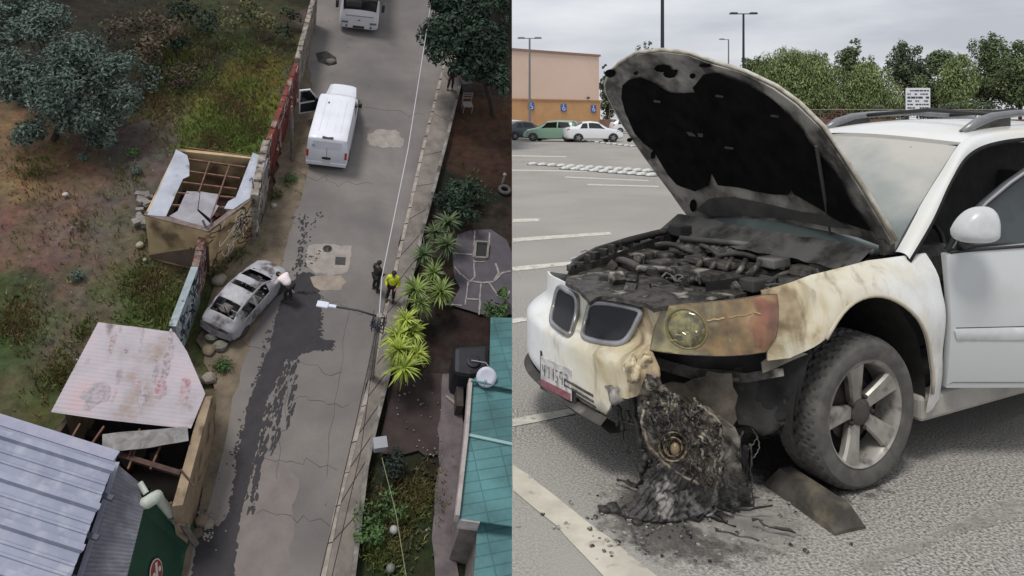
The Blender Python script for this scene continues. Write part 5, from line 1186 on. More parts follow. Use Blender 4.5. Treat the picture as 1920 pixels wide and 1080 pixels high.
def uz(px, py):
    d = (_tab[:, :, 0] - px) ** 2 + (_tab[:, :, 1] - py) ** 2 + (_tab[:, :, 2] - 2.8) * 3.0
    i, j = np.unravel_index(np.argmin(d), d.shape)
    # local linear refinement
    i0, j0 = min(max(i, 1), len(_us) - 2), min(max(j, 1), len(_zs) - 2)
    J = np.array([(_tab[i0 + 1, j0, :2] - _tab[i0 - 1, j0, :2]) / 2, (_tab[i0, j0 + 1, :2] - _tab[i0, j0 - 1, :2]) / 2]).T
    try: q = np.linalg.solve(J, np.array([px, py]) - _tab[i0, j0, :2])
    except Exception: q = np.zeros(2)
    q = np.clip(q, -1.5, 1.5)
    return (float(_us[i0] + q[0] * (_us[1] - _us[0])), float(_zs[j0] + q[1] * (_zs[1] - _zs[0])))
def UZ(pts): return [uz(*p) for p in pts]

suv = thing('burnt_suv', 'white SUV with a fire-gutted engine bay, raised hood and torn bumper', 'car', MC, (0, 0, 0))
def burnt_paint():
    m = bpy.data.materials.new('fire_stained_paint'); m.use_nodes = True; t = m.node_tree; b = t.nodes['Principled BSDF']
    tc = N(t, 'ShaderNodeTexCoord'); sub = N(t, 'ShaderNodeVectorMath', operation='SUBTRACT'); sub.inputs[1].default_value = (.28, .26, .68); t.links.new(tc.outputs['Object'], sub.inputs[0])
    mul = N(t, 'ShaderNodeVectorMath', operation='MULTIPLY'); mul.inputs[1].default_value = (.82, 1.02, 1.0); t.links.new(sub.outputs[0], mul.inputs[0])
    ln = N(t, 'ShaderNodeVectorMath', operation='LENGTH'); t.links.new(mul.outputs[0], ln.inputs[0])
    nz = N(t, 'ShaderNodeTexNoise'); nz.inputs['Scale'].default_value = 4.0; nz.inputs['Detail'].default_value = 8; nz.inputs['Roughness'].default_value = .6; nz.inputs['Distortion'].default_value = .8; t.links.new(tc.outputs['Object'], nz.inputs[0])
    ma = N(t, 'ShaderNodeMath', operation='MULTIPLY_ADD'); ma.inputs[1].default_value = 1.5; t.links.new(nz.outputs[0], ma.inputs[0])
    sb2 = N(t, 'ShaderNodeVectorMath', operation='SUBTRACT'); sb2.inputs[1].default_value = (.10, .40, .50); t.links.new(tc.outputs['Object'], sb2.inputs[0]); ln2 = N(t, 'ShaderNodeVectorMath', operation='LENGTH'); t.links.new(sb2.outputs[0], ln2.inputs[0])
    m2 = N(t, 'ShaderNodeMath', operation='MULTIPLY'); m2.inputs[1].default_value = 2.1; t.links.new(ln2.outputs['Value'], m2.inputs[0]); mn = N(t, 'ShaderNodeMath', operation='MINIMUM'); t.links.new(m2.outputs[0], mn.inputs[0]); t.links.new(ln.outputs['Value'], mn.inputs[1]); t.links.new(mn.outputs[0], ma.inputs[2])
    mr = N(t, 'ShaderNodeMapRange'); mr.inputs[1].default_value = .74; mr.inputs[2].default_value = 2.12; t.links.new(ma.outputs[0], mr.inputs[0])
    r = N(t, 'ShaderNodeValToRGB'); t.links.new(mr.outputs[0], r.inputs[0]); e = r.color_ramp.elements
    e[0].position = 0; e[0].color = lin(hx('5a4b35')); e[1].position = 1; e[1].color = lin(hx('e2e4e4'))
    for p, c in [(.10, '83725a'), (.20, 'a39375'), (.28, 'b9ad8f'), (.38, 'c9c1aa'), (.50, 'cfcab9'), (.62, 'd6d3c8'), (.76, 'dddedc')]:
        k = e.new(p); k.color = lin(hx(c))
    # soot drips and brown rims
    mp = N(t, 'ShaderNodeMapping'); mp.inputs['Scale'].default_value = (6, 6, 2.2); t.links.new(tc.outputs['Object'], mp.inputs[0])
    n2 = N(t, 'ShaderNodeTexNoise'); n2.inputs['Scale'].default_value = 1.4; n2.inputs['Detail'].default_value = 7; n2.inputs['Distortion'].default_value = 1.2; t.links.new(mp.outputs[0], n2.inputs[0])
    r2 = N(t, 'ShaderNodeMapRange'); r2.inputs[1].default_value = .52; r2.inputs[2].default_value = .72; t.links.new(n2.outputs[0], r2.inputs[0])
    r3 = N(t, 'ShaderNodeMapRange'); r3.inputs[1].default_value = .9; r3.inputs[2].default_value = .15; t.links.new(mr.outputs[0], r3.inputs[0])
    mm = N(t, 'ShaderNodeMath', operation='MULTIPLY'); t.links.new(r2.outputs[0], mm.inputs[0]); t.links.new(r3.outputs[0], mm.inputs[1])
    mx = N(t, 'ShaderNodeMix', data_type='RGBA'); t.links.new(mm.outputs[0], mx.inputs[0]); t.links.new(r.outputs[0], mx.inputs[6]); mx.inputs[7].default_value = lin(hx('6b5a40'))
    t.links.new(mx.outputs[2], b.inputs['Base Color'])
    rr = N(t, 'ShaderNodeMapRange'); rr.inputs[3].default_value = .7; rr.inputs[4].default_value = .28; t.links.new(mr.outputs[0], rr.inputs[0]); t.links.new(rr.outputs[0], b.inputs['Roughness'])
    bp = N(t, 'ShaderNodeBump'); bp.inputs['Distance'].default_value = .004; t.links.new(n2.outputs[0], bp.inputs['Height']); t.links.new(bp.outputs[0], b.inputs['Normal'])
    return m
m_fire = burnt_paint()
m_white = mat('suv_white_paint', hx('d5d8da'), hx('cdd0d2'), scale=1.5, rough=.25, coat=.6, c3=hx('c2c3bf'), s3=3, t3=(.5, .8))
m_char = mat('charred_plastic', hx('1e1d1c'), hx('34322f'), scale=9, rough=.6, bump=.006, bscale=30, c3=hx('55524d'), s3=11, t3=(.56, .7))
m_char2 = mat('charred_metal', hx('4f4b46'), hx('1c1b19'), scale=9, lo=.42, hi=.58, rough=.55, metal=.2, bump=.008, bscale=25, c3=hx('99948b'), s3=9, t3=(.56, .68))  # pale grey blotches put highlights into the charred colour
m_soot = mat('soot_black', .008, .02, scale=8, rough=.95, bump=.004)
m_liner = mat('wheel_liner', hx('33322f'), hx('24231f'), scale=5, rough=.85, bump=.01, c3=hx('4d4a45'), s3=6, t3=(.55, .7))
def skin(name, pts, m=m_fire, off=0.0, th=.012, step=.035, parent=None, smooth=60, uzpts=None, wob=0):
    P = uzpts or UZ(pts); s = MB()
    f = (lambda u, v, o: SP(u, v, o)) if not wob else (lambda u, v, o: SP(u, v, o + wob * noise.noise(Vector((u * 9, v * 9, 2)))))
    s.patch(P, f, step, off, th); return s.build(name, m, parent or suv, autosmooth=smooth)

# fender with its wheel arch (outline traced along the real panel: arch circle in metres)
arch = [(.98 + .445 * math.cos(R(a)), .38 + .545 * math.sin(R(a))) for a in range(2, 140, 6)]
def u_of_x(x):
    lo, hi = .6, 4.6
    for _ in range(30):
        m_ = (lo + hi) / 2
        if base_s(m_)[0] < x: lo = m_
        else: hi = m_
    return lo
top = UZ([(1456, 547), (1458, 526)])
fend = [(u_of_x(1.53), 1.06), (u_of_x(1.53), .34), (u_of_x(1.42), .30)] + [(u_of_x(x), z) for x, z in arch] + [(u_of_x(.50), .70), (u_of_x(.40), .695), (u_of_x(.40), .93), (u_of_x(.40), .985), (u_of_x(.7), 1.03), (u_of_x(1.1), 1.06)]
skin('fender', None, uzpts=fend, th=.01)
s = MB(); pa = [SP(u_of_x(x), z, .004) for x, z in arch]; s.tube(pa, .009, 8); s.build('arch_lip', mat('arch_lip_paint', hx('b5ad9a'), rough=.5), suv, smooth=True)
# far side fender and body side (mirror, kept whole)
fs = [(-u_of_x(4.6), .35)] + [(-u_of_x(3.79 + .47 * math.cos(R(a))), .36 + .47 * math.sin(R(a))) for a in range(0, 181, 15)] + [(-u_of_x(1.42), .30)] + [(-u_of_x(x), z) for x, z in arch] + [(-u_of_x(.5), .70), (-u_of_x(.44), .84), (-u_of_x(1.2), .93), (-u_of_x(4.6), 1.05)]
skin('far_side_panel', None, uzpts=fs, m=m_white, th=.01, step=.12)
ns = [(u_of_x(2.6), .36), (u_of_x(2.6), 1.05), (u_of_x(4.6), 1.05), (u_of_x(4.6), .35)] + [(u_of_x(3.79 + .47 * math.cos(R(a))), .36 + .47 * math.sin(R(a))) for a in range(0, 181, 15)]
skin('rear_side_panel', None, uzpts=ns, m=m_white, th=.01, step=.12)
s = MB(); s.grid(lambda a, b: (4.72 + .03 * math.sin(b * 3.14), .1 + 1.6 * a, .35 + 1.2 * b), 6, 6); s.build('tailgate', m_white, suv)
s = MB(); s.prism([(1.40, .02), (3.35, .02), (3.35, .12), (1.40, .12)], .245, .37); s.build('sill', mat('sill_dusty', hx('b7b4ac'), hx('8f8b84'), scale=3, rough=.5), suv, bevel=.02)
s = MB(); s.box((2.6, .9, .32), (3.4, 1.5, .12)); s.build('floor_pan', m_soot, suv)

# front bumper cover and nose
nose = [(1056, 531), (1085, 545), (1106, 566), (1120, 560), (1140, 558), (1169, 561), (1213, 569), (1226, 581), (1247, 573), (1229, 613), (1219, 657), (1226, 672), (1234, 690), (1236, 706), (1228, 726), (1210, 716), (1196, 742), (1176, 748), (1152, 744), (1142, 768), (1136, 778), (1112, 764), (1091, 757), (1060, 744), (1028, 728)]
nz_uz = [(u, v) for u, v in UZ(nose)]
TOPZ = [(-u, v) for u, v in UZ([(1120, 560), (1140, 558), (1169, 561), (1213, 569), (1226, 581), (1247, 573)])]
nz_uz = UZ(nose)[1:]
LOWZ = [(-.02, .33)]
far_edge = [(-.62, .22), (-1.1, .30), (-1.15, .5), (-1.15, .72), (-.62, .84), (-.36, .85), (-.22, .85)]
skin('bumper_cover', None, uzpts=nz_uz + far_edge, th=.012, step=.028, wob=.0022)
# lower lip and intake
s = MB(); pl = [SP(u, .285 + .02 * math.sin(u * 3), .05) for u in np.linspace(-.95, .30, 26)]; 
s.v = []; 
for k, p in enumerate(pl):
    u = -.95 + 1.25 * k / 25; a_ = SP(u, .33, .01); b_ = SP(u, .30, .075); c_ = SP(u, .245, .05); d_ = SP(u, .24, -.06); s.v += [a_, b_, c_, d_]
for k in range(25):
    for q in range(3): a = k * 4 + q; s.f.append((a, a + 1, a + 5, a + 4))
s.build('lower_lip', mat('lip_plastic', hx('4a4642'), hx('2f2c2a'), scale=6, rough=.7, c3=hx('6f6964'), s3=7, t3=(.55, .7)), suv, autosmooth=50)
skin('lower_intake', None, uzpts=[(-.62, .30), (.22, .30), (.24, .42), (.1, .45), (-.12, .455), (-.62, .47)], m=m_char, off=-.02, th=.02, step=.05)
for k in range(4):
    z_ = .33 + k * .028; s = MB(); s.tube([SP(u, z_, .0) for u in np.linspace(-.02, .23, 8)], .007, 6); s.build('intake_bar', m_char2, suv, smooth=True)
# kidney grilles: frame and mesh
kl = [(1052, 539), (1068, 545), (1084, 556), (1086, 581), (1081, 605), (1074, 625), (1064, 624), (1048, 613), (1038, 600), (1043, 572)]
kr = [(1112, 570), (1135, 567), (1165, 571), (1196, 578), (1205, 585), (1197, 604), (1188, 622), (1175, 638), (1156, 643), (1125, 639), (1099, 630), (1100, 612), (1105, 590)]
for P in (UZ(kl), UZ(kr)):
    s = MB(); s.patch(P, lambda u, v, o: SP(u, v, o), .03, .012, .01); gr = s.build('grille_mesh', mat('grille_mesh', hx('15151a'), hx('26262c'), scale=120, rough=.6), suv, autosmooth=60)
    s = MB(); Q = [Vector(SP(u, v, .014)) for u, v in P]; R_ = []
    for i in range(len(Q)):
        a, b, c, d = Q[i - 1], Q[i], Q[(i + 1) % len(Q)], Q[(i + 2) % len(Q)]
        for t_ in (0, .25, .5, .75): R_.append(.5 * ((2 * b) + (c - a) * t_ + (2 * a - 5 * b + 4 * c - d) * t_ * t_ + (3 * b - a - 3 * c + d) * t_ ** 3))
    s.tube(R_ + [R_[0]], .014, 8, caps=False); s.build('grille_frame', mat('heat_dulled_chrome', hx('a9aaae'), hx('85837f'), scale=5, rough=.35, metal=.6), suv, smooth=True)
# headlamp
hl = [(1248, 574), (1290, 570), (1336, 566), (1395, 559), (1440, 552), (1455, 552), (1458, 572), (1457, 605), (1453, 632), (1434, 659), (1400, 664), (1358, 667), (1320, 666), (1294, 665), (1256, 661), (1220, 656), (1224, 634), (1230, 611)]
def lamp_mat():
    m = bpy.data.materials.new('amber_scorched_lens'); m.use_nodes = True; t = m.node_tree; b = t.nodes['Principled BSDF']; b.inputs['Roughness'].default_value = .22; b.inputs['Coat Weight'].default_value = 1; b.inputs['Coat Roughness'].default_value = .05
    tc = N(t, 'ShaderNodeTexCoord'); nz = N(t, 'ShaderNodeTexNoise'); nz.inputs['Scale'].default_value = 6; nz.inputs['Detail'].default_value = 6; nz.inputs['Distortion'].default_value = 1.5; t.links.new(tc.outputs['Object'], nz.inputs[0])
    sp = N(t, 'ShaderNodeSeparateXYZ'); t.links.new(tc.outputs['Object'], sp.inputs[0])
    ma = N(t, 'ShaderNodeMath', operation='MULTIPLY_ADD'); ma.inputs[1].default_value = 1.5; t.links.new(sp.outputs['X'], ma.inputs[0]); t.links.new(nz.outputs[0], ma.inputs[2])
    mr = N(t, 'ShaderNodeMapRange'); mr.inputs[1].default_value = .45; mr.inputs[2].default_value = 1.25; t.links.new(ma.outputs[0], mr.inputs[0])
    r = N(t, 'ShaderNodeValToRGB'); t.links.new(mr.outputs[0], r.inputs[0]); e = r.color_ramp.elements; e[0].position = 0; e[0].color = lin(hx('6d6742')); e[1].position = 1; e[1].color = lin(hx('7d4a38'))
    for p, c in [(.2, '857d58'), (.4, '6a5a3c'), (.55, '80663f'), (.7, '8f7250'), (.85, '7f5536')]: k = e.new(p); k.color = lin(hx(c))
    n2 = N(t, 'ShaderNodeTexNoise'); n2.inputs['Scale'].default_value = 11; n2.inputs['Detail'].default_value = 4; t.links.new(tc.outputs['Object'], n2.inputs[0])
    r3 = N(t, 'ShaderNodeMapRange'); r3.inputs[1].default_value = .35; r3.inputs[2].default_value = .62; r3.inputs[3].default_value = .55; r3.inputs[4].default_value = 1.2; t.links.new(n2.outputs[0], r3.inputs[0])
    mx = N(t, 'ShaderNodeMix', data_type='RGBA', blend_type='MULTIPLY'); mx.inputs[0].default_value = 1; t.links.new(r.outputs[0], mx.inputs[6]); t.links.new(r3.outputs[0], mx.inputs[7]); t.links.new(mx.outputs[2], b.inputs['Base Color'])
    return m
hlo = skin('headlight', hl, m=lamp_mat(), off=.006, th=.02, step=.03)
P = UZ(hl); s = MB(); s.tube([SP(u, v, .003) for u, v in P] + [SP(*P[0], .003)], .004, 6, caps=False); s.build('lens_rim', mat('lens_rim', hx('6d6147'), hx('3d3424'), scale=9, rough=.5), hlo, smooth=True)
cu, cv = uz(1287, 616)
def ring(cu, cv, ru, rv, off, r, n=24): return [SP(cu + ru * math.cos(k * 2 * math.pi / n), cv + rv * math.sin(k * 2 * math.pi / n), off) for k in range(n + 1)]
ra = abs(uz(1250, 616)[0] - uz(1326, 616)[0]) / 2; rb = abs(uz(1287, 580)[1] - uz(1287, 655)[1]) / 2
s = MB(); s.tube(ring(cu, cv, ra, rb, .007, .006), .0045, 6, caps=False); s.build('projector_ring', mat('projector_ring', hx('7d774f'), hx('5f5a3e'), scale=14, rough=.35), hlo, smooth=True)
g = random.Random(5); mg = mat('lamp_glint', hx('d9d2a8'), rough=.2, metal=.4)
s = MB(); s.patch([(cu + ra * .93 * math.cos(k * .3927), cv + rb * .93 * math.sin(k * .3927)) for k in range(16)], lambda u, v, o: SP(u, v, o + .012 * (1 - min(1, ((u - cu) / ra) ** 2 + ((v - cv) / rb) ** 2)) + .003 * noise.noise(Vector((u * 60, v * 60, 0)))), .02, .006, .004); s.build('projector_lens', mat('projector_olive', hx('8a8458'), hx('4a4730'), scale=22, lo=.4, hi=.6, rough=.12, coat=1), hlo, smooth=True)
for k in range(4):
    a_ = g.uniform(0, 6.28); q = g.uniform(.15, .6); u0, v0 = cu + ra * q * math.cos(a_), cv + rb * q * math.sin(a_); s = MB()
    s.tube([SP(u0 + i * g.uniform(-.006, .006), v0 + i * g.uniform(-.003, .003), .020) for i in range(4)], [.001, .003, .002, .001], 5); s.build('projector_glint', mg, hlo)  # pale slivers painted as glints on the projector lens
for (x1, y1, x2, y2, r_) in [(1326, 600, 1358, 596, .004), (1366, 594, 1408, 587, .0022), (1412, 584, 1424, 588, .004), (1268, 596, 1276, 590, .004), (1284, 612, 1302, 616, .005), (1258, 636, 1284, 640, .003)]:
    s = MB(); s.tube([SP(*uz(x1 + (x2 - x1) * k / 6, y1 + (y2 - y1) * k / 6 + 1.2 * math.sin(k * 2)), .009) for k in range(7)], r_, 6); s.build('lens_highlight_chip', mat('highlight_cream', hx('a58d62'), rough=.25), hlo)  # cream strokes put highlights on the lens

# number plate
pz = [(1027, 668), (1086, 694), (1083, 742), (1027, 722)]
PP = [Vector(SP(*uz(*p), .03)) for p in pz]
pc = sum(PP, Vector((0, 0, 0))) / 4; ex = (PP[1] - PP[0]).normalized(); ez = Vector((0, 0, 1)); ey = ex.cross(ez).normalized(); wd, ht = .33, .16
if ey.x > 0: ey = -ey
MP = Matrix((ex, ey, ez)).transposed()
s = MB(); s.box(pc + ey * -.004, (wd + .05, .012, ht + .05), M=MP); s.build('plate_holder', m_blk, suv, bevel=.004)
s = MB(); s.box(pc + ey * .008, (wd, .006, ht), M=MP); plate = s.build('number_plate', mat('plate_sooty_white', hx('c8c6c2'), hx('8f8c88'), scale=22, lo=.42, hi=.66, rough=.5), suv, bevel=.003)
s = MB(); s.box(pc + ey * .0125 + ez * -.06, (wd * .96, .003, .036), M=MP); s.build('plate_red_band', mat('plate_red', hx('7c3540'), hx('8d6a6e'), scale=30, rough=.6), plate)
s = MB(); g = random.Random(3); xx = -.125
for ch in range(6):
    s = MB(); x0 = xx + ch * .047
    A_, B_, C_, D_, E_, F_, G_ = [(-.012, .03), (.012, .03)], [(.012, .03), (.012, 0)], [(.012, 0), (.012, -.03)], [(-.012, -.03), (.012, -.03)], [(-.012, 0), (-.012, -.03)], [(-.012, .03), (-.012, 0)], [(-.012, 0), (.012, 0)]
    for st_ in ((B_, F_, G_, C_), (A_, B_, C_), (B_, C_), (A_, F_, G_, C_, D_), (A_, B_, G_, F_, C_), (A_, B_, G_, E_, D_))[ch]:
        a, b = [pc + ey * .0125 + ex * (x0 + q[0]) + ez * (q[1] + .012) for q in st_]; s.bar(a, b, .007, .003, up=ey)
    s.build('plate_character', mat('plate_char_dark', hx('4a494d'), hx('a5a29e'), scale=55, lo=.42, hi=.58, rough=.7), plate)

# ---- hood on its prop, seen from below
HA = R(60); HO = Vector((1.34, 0, 1.06)); hA = Vector((-math.cos(HA), 0, math.sin(HA))); hN = Vector((math.sin(HA), 0, math.cos(HA)))   # hN points away from the engine bay
def hab(px, py):
    o = MCI @ EYEV; d = MCI.to_3x3() @ pxray(px, py); t_ = (HO - o).dot(hN) / d.dot(hN); p = o + d * t_ - HO
    return (p.dot(hA), p.y)
def HP(a, b, off=0.0):
    e = (b - .9) / .85; bul = .10 * (1 - e * e) * sm(-.1, .6, a) - .22 * max(0, a - .80) ** 2 * 2 - .02 * a
    return tuple(HO + hA * a + Vector((0, b, 0)) + hN * (bul + off))
ho = [(1291, 416), (1263, 375), (1228, 329), (1203, 295), (1178, 259), (1158, 229), (1143, 200), (1131, 176), (1129, 160), (1137, 140), (1158, 119), (1189, 102), (1236, 97), (1287, 103), (1333, 120), (1392, 138), (1450, 166), (1493, 197), (1539, 243), (1578, 300), (1621, 368), (1652, 418), (1676, 458), (1660, 468), (1610, 450), (1500, 428), (1400, 418)]
hb = [(1170, 158), (1182, 148), (1201, 144), (1228, 156), (1246, 168), (1259, 173), (1284, 174), (1306, 173), (1302, 162), (1322, 138), (1349, 135), (1395, 154), (1442, 181), (1493, 228), (1532, 282), (1567, 321), (1600, 380), (1634, 430), (1600, 420), (1566, 408), (1520, 378), (1490, 362), (1486, 352), (1480, 363), (1442, 362), (1388, 350), (1349, 345), (1335, 322), (1330, 346), (1306, 357), (1271, 345), (1255, 325), (1240, 302), (1228, 282), (1210, 268), (1193, 248), (1174, 208), (1168, 181)]
def lens_corr(pts):
    """walk each outline pixel onto the curved hood surface"""
    out = []
    for px, py in pts:
        a, b = hab(px, py)
        for _ in range(12):
            q = proj(MC, HP(a, b)); a2, b2 = hab(px + (px - q[0]), py + (py - q[1])); a0, b0 = hab(px, py); a += (a2 - a0) * .7; b += (b2 - b0) * .7
            q = proj(MC, HP(a, b))
            if abs(q[0] - px) + abs(q[1] - py) < .3: break
        out.append((a, b))
    return out
HOu = lens_corr(ho); HBl = lens_corr(hb)
hood = thing('tmp', 'x', 'x') if False else None
s = MB(); s.patch(HOu, HP, .05, .035, .012); hood = s.build('hood', mat('hood_outer_paint', hx('cfc9b4'), hx('a8977a'), scale=4, rough=.5, c3=hx('8d8672'), s3=7, t3=(.55, .7)), suv, autosmooth=60)
m_in = mat('hood_inner_panel', hx('8a857d'), hx('45423f'), scale=6, lo=.38, hi=.6, rough=.65, metal=.15, c3=hx('9f9a91'), s3=4, t3=(.52, .64), bump=.004, bscale=20)
cen = Vector((sum(p[0] for p in HOu) / len(HOu), sum(p[1] for p in HOu) / len(HOu)))
inn = [tuple(Vector(p).lerp(cen, .018)) for p in HOu]
def HPi(a, b, o): return HP(a, b, o + .006 * noise.noise(Vector((a * 5, b * 5, 1))))
s = MB(); s.patch(inn, HPi, .05, .018, .012); inner = s.build('hood_inner_panel', m_in, hood, autosmooth=60)
m_hole = mat('burnt_insulation', .003, .008, scale=9, rough=1, spec=.1)
s = MB(); s.patch(HBl, lambda a, b, o: HP(a, b, o + .01 * noise.noise(Vector((a * 12, b * 12, 4)))), .05, -.006, .008); s.build('burnt_insulation', m_hole, hood, autosmooth=60)
s = MB(); E_ = [Vector(HP(a, b, .028)) for a, b in HOu[1:23]]; s.tube(E_, .011, 8); s.build('hood_edge', mat('hood_edge_cream', hx('c2beb2'), hx('938b7a'), scale=14, rough=.6), hood, smooth=True)
for (x, y, rx, ry) in [(1243, 128, 16, 7), (1257, 138, 13, 8), (1193, 137, 4, 3), (1299, 142, 5, 5), (1323, 122, 12, 4), (1145, 137, 10, 8), (1181, 262, 5, 4), (1212, 250, 6, 5), (1268, 133, 3, 3), (1300, 385, 6, 12), (1225, 290, 4, 8)]:
    q = lens_corr([(x + rx * math.cos(k * .7854), y + ry * math.sin(k * .7854)) for k in range(8)]); s = MB(); s.patch(q, HP, .03, -.002, .004); s.build('hood_hole', m_hole, hood)
# dark ridge band near the hinge
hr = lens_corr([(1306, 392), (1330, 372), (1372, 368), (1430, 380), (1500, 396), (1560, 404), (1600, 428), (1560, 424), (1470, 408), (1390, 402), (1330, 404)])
s = MB(); s.patch(hr, HP, .05, -.004, .006); s.build('hinge_dark_panel', mat('hood_ridge_dark', hx('2d2b29'), hx('4c4945'), scale=5, rough=.8), hood)
for k, (x, y, w_, h_) in enumerate([(1305, 250, 16, 5), (1352, 178, 7, 3), (1235, 188, 6, 3), (1455, 215, 8, 3), (1370, 275, 8, 3)]):
    q = lens_corr([(x - w_, y - h_), (x + w_, y - h_ * .3), (x + w_, y + h_), (x - w_, y + h_ * .4)]); s = MB(); s.patch(q, HP, .03, -.014, .002); s.build('foil_scrap', mat('sooty_foil', hx('3b3a3a') if k == 0 else hx('6a6865'), rough=.6), hood)
# prop rod
a_ = Vector(HP(*lens_corr([(1535, 270)])[0], -.02)); b_ = CZ(1565, 480, .98); s = MB(); s.tube([a_, b_], .010, 8); s.build('prop_rod', mat('rod_steel', hx('4f4c48'), rough=.5, metal=.2), suv)
# hinge plate seen at the rear corner
s = MB(); h1 = Vector(HP(*HOu[22], .01)); s.box(h1 + Vector((.02, .06, -.03)), (.09, .03, .08), rz=0); s.build('hood_hinge', m_char, suv, bevel=.006)

# ---- engine bay
def zone(name, pts, z, m, amp=.02, fr=9, parent=None, step=.035, th=.02, seed=1, slope=(0, 0)):
    P = [tuple(CZ(x, y, z)[:2]) for x, y in pts]; s = MB(); c0 = P[0]
    s.patch(P, lambda u, v, o: (u, v, z + o + amp * noise.fractal(Vector((u * fr, v * fr, seed)), .8, 2, 4) + slope[0] * (u - c0[0]) + slope[1] * (v - c0[1])), step, 0, th)
    return s.build(name, m, parent or suv, autosmooth=50)
zone('engine_bay_floor', [(1085, 545), (1060, 515), (1075, 490), (1120, 468), (1290, 420), (1500, 410), (1680, 470), (1600, 500), (1460, 560), (1250, 580)], .80, m_soot, .03)
sup = zone('radiator_support', [(1068, 505), (1078, 492), (1110, 488), (1165, 502), (1230, 520), (1290, 534), (1360, 540), (1400, 548), (1330, 562), (1250, 572), (1226, 580), (1213, 568), (1165, 560), (1128, 556), (1106, 563), (1085, 542), (1060, 528)], .90, m_char2, .012, 8)
zone('radiator_support', [(1078, 492), (1120, 470), (1180, 492), (1300, 520), (1290, 534), (1230, 520), (1165, 502), (1110, 488)], .87, m_char, .02, 12, seed=5)
# left inner fender rail and far fender rim
s = MB(); s.tube([CZ(1072, 500, .92), CZ(1085, 487, .93), CZ(1120, 468, .95), CZ(1180, 450, .99), CZ(1262, 430, 1.02), CZ(1292, 424, 1.03)], [.018, .02, .02, .022, .024, .02], 8); s.build('far_fender_rim', m_char, suv, smooth=True)
s = MB(); s.box(CZ(1275, 432, 1.03), (.10, .12, .07)); s.build('far_hood_hinge', m_soot, suv, bevel=.01)
s = MB(); g = random.Random(3)
for k in range(14):
    t_ = k / 13; p = CZ(1070 + 200 * t_, 502 - 70 * t_ - 10 * math.sin(t_ * 3), .93 + .08 * t_); s.box(p, (g.uniform(.02, .07), g.uniform(.02, .05), g.uniform(.02, .06)), rz=g.uniform(0, 3))
s.build('melted_rim_clumps', m_char, suv, bevel=.004)
s = MB(); s.grid(lambda a, b: tuple(Vector(CZ(1462, 540, .965)).lerp(Vector(CZ(1668, 472, 1.05)), a) + Vector((0, .10 * b, -.10 * b + .012 * math.sin(a * 25)))), 30, 4); s.build('inner_fender', m_char2, suv, smooth=True)
# cowl, air box, battery, manifold and hoses
def bx(name, x, y, z, d, m, rz=0, bev=.012, parent=None):
    p = CZ(x, y, z); s = MB(); s.box((p.x, p.y, z - d[2] / 2), d, rz=rz, taper=(.93, .93)); return s.build(name, m, parent or suv, bevel=bev)
m_box = mat('heat_greyed_plastic', hx('4a4846'), hx('2c2b2a'), scale=6, rough=.7, bump=.004, c3=hx('6c6965'), s3=5, t3=(.55, .7))
bx('air_intake_box', 1385, 432, 1.05, (.26, .42, .16), m_box, .05); bx('air_intake_box_lid', 1400, 424, 1.075, (.2, .36, .03), m_box, .05)
bx('battery_box', 1200, 470, .95, (.24, .2, .14), m_char2, .2); bx('fuse_box', 1255, 472, .95, (.17, .12, .1), m_char, .1)
bx('coolant_tank', 1560, 492, 1.0, (.2, .16, .12), m_char, .1); bx('engine_cover', 1370, 498, .96, (.42, .40, .1), m_char, .04, .03); bx('strut_tower', 1512, 497, .98, (.2, .18, .08), m_char2, 0, .04)
s = MB(); pr = []
a0, b0 = CZ(1270, 452, 1.0), CZ(1600, 486, 1.0)
for i in range(41):
    t_ = i / 40; p = a0.lerp(b0, t_); pr.append(p)
for i in range(40):
    for dz, dx in ((0, 0),): s.add([pr[i] + Vector((-.05, 0, -.04)), pr[i + 1] + Vector((-.05, 0, -.04)), pr[i + 1] + Vector((.03, 0, .03 - .01 * (i % 3))), pr[i] + Vector((.03, 0, .03 - .01 * (i % 3)))], [(0, 1, 2, 3)])
s.build('firewall_panel', mat('firewall_ribbed', hx('6a6661'), hx('35322f'), scale=14, lo=.42, hi=.56, rough=.8, metal=.2), suv)
s = MB(); s.tube([CZ(1275, 447, 1.02), CZ(1440, 462, 1.02), CZ(1610, 484, 1.03)], .018, 8); s.build('firewall_rail', m_box, suv, smooth=True)
g = random.Random(21)
hoses = [((1465, 432, 1.06), (1500, 445, 1.04), (1530, 470, .98), (1500, 490, .92)), ((1400, 440, 1.0), (1450, 470, .98), (1470, 500, .93)), ((1340, 470, .93), (1300, 500, .92), (1240, 505, .9), (1200, 495, .88)), ((1150, 490, .9), (1200, 505, .93), (1290, 520, .9)), ((1420, 510, .92), (1350, 530, .92), (1280, 530, .9)),
         ((1300, 460, .96), (1350, 480, 1.0), (1420, 485, .98)), ((1520, 455, 1.04), (1570, 462, 1.05), (1620, 480, 1.03)), ((1500, 510, .92), (1440, 530, .93), (1400, 535, .9)), ((1230, 460, .98), (1290, 470, .98), (1330, 500, .94))]
for h_ in hoses:
    P = [CZ(*q) for q in h_]; Q = []
    for i in range(len(P) - 1):
        for k in range(5): Q.append(P[i].lerp(P[i + 1], k / 5) + Vector((0, 0, .02 * math.sin(k / 5 * 3.14))))
    Q.append(P[-1]); s = MB(); s.tube(Q, g.uniform(.012, .024), 8); s.build('hose', g.choice([m_char, m_char2, m_box]), suv, smooth=True)
s = MB()      # cable looms
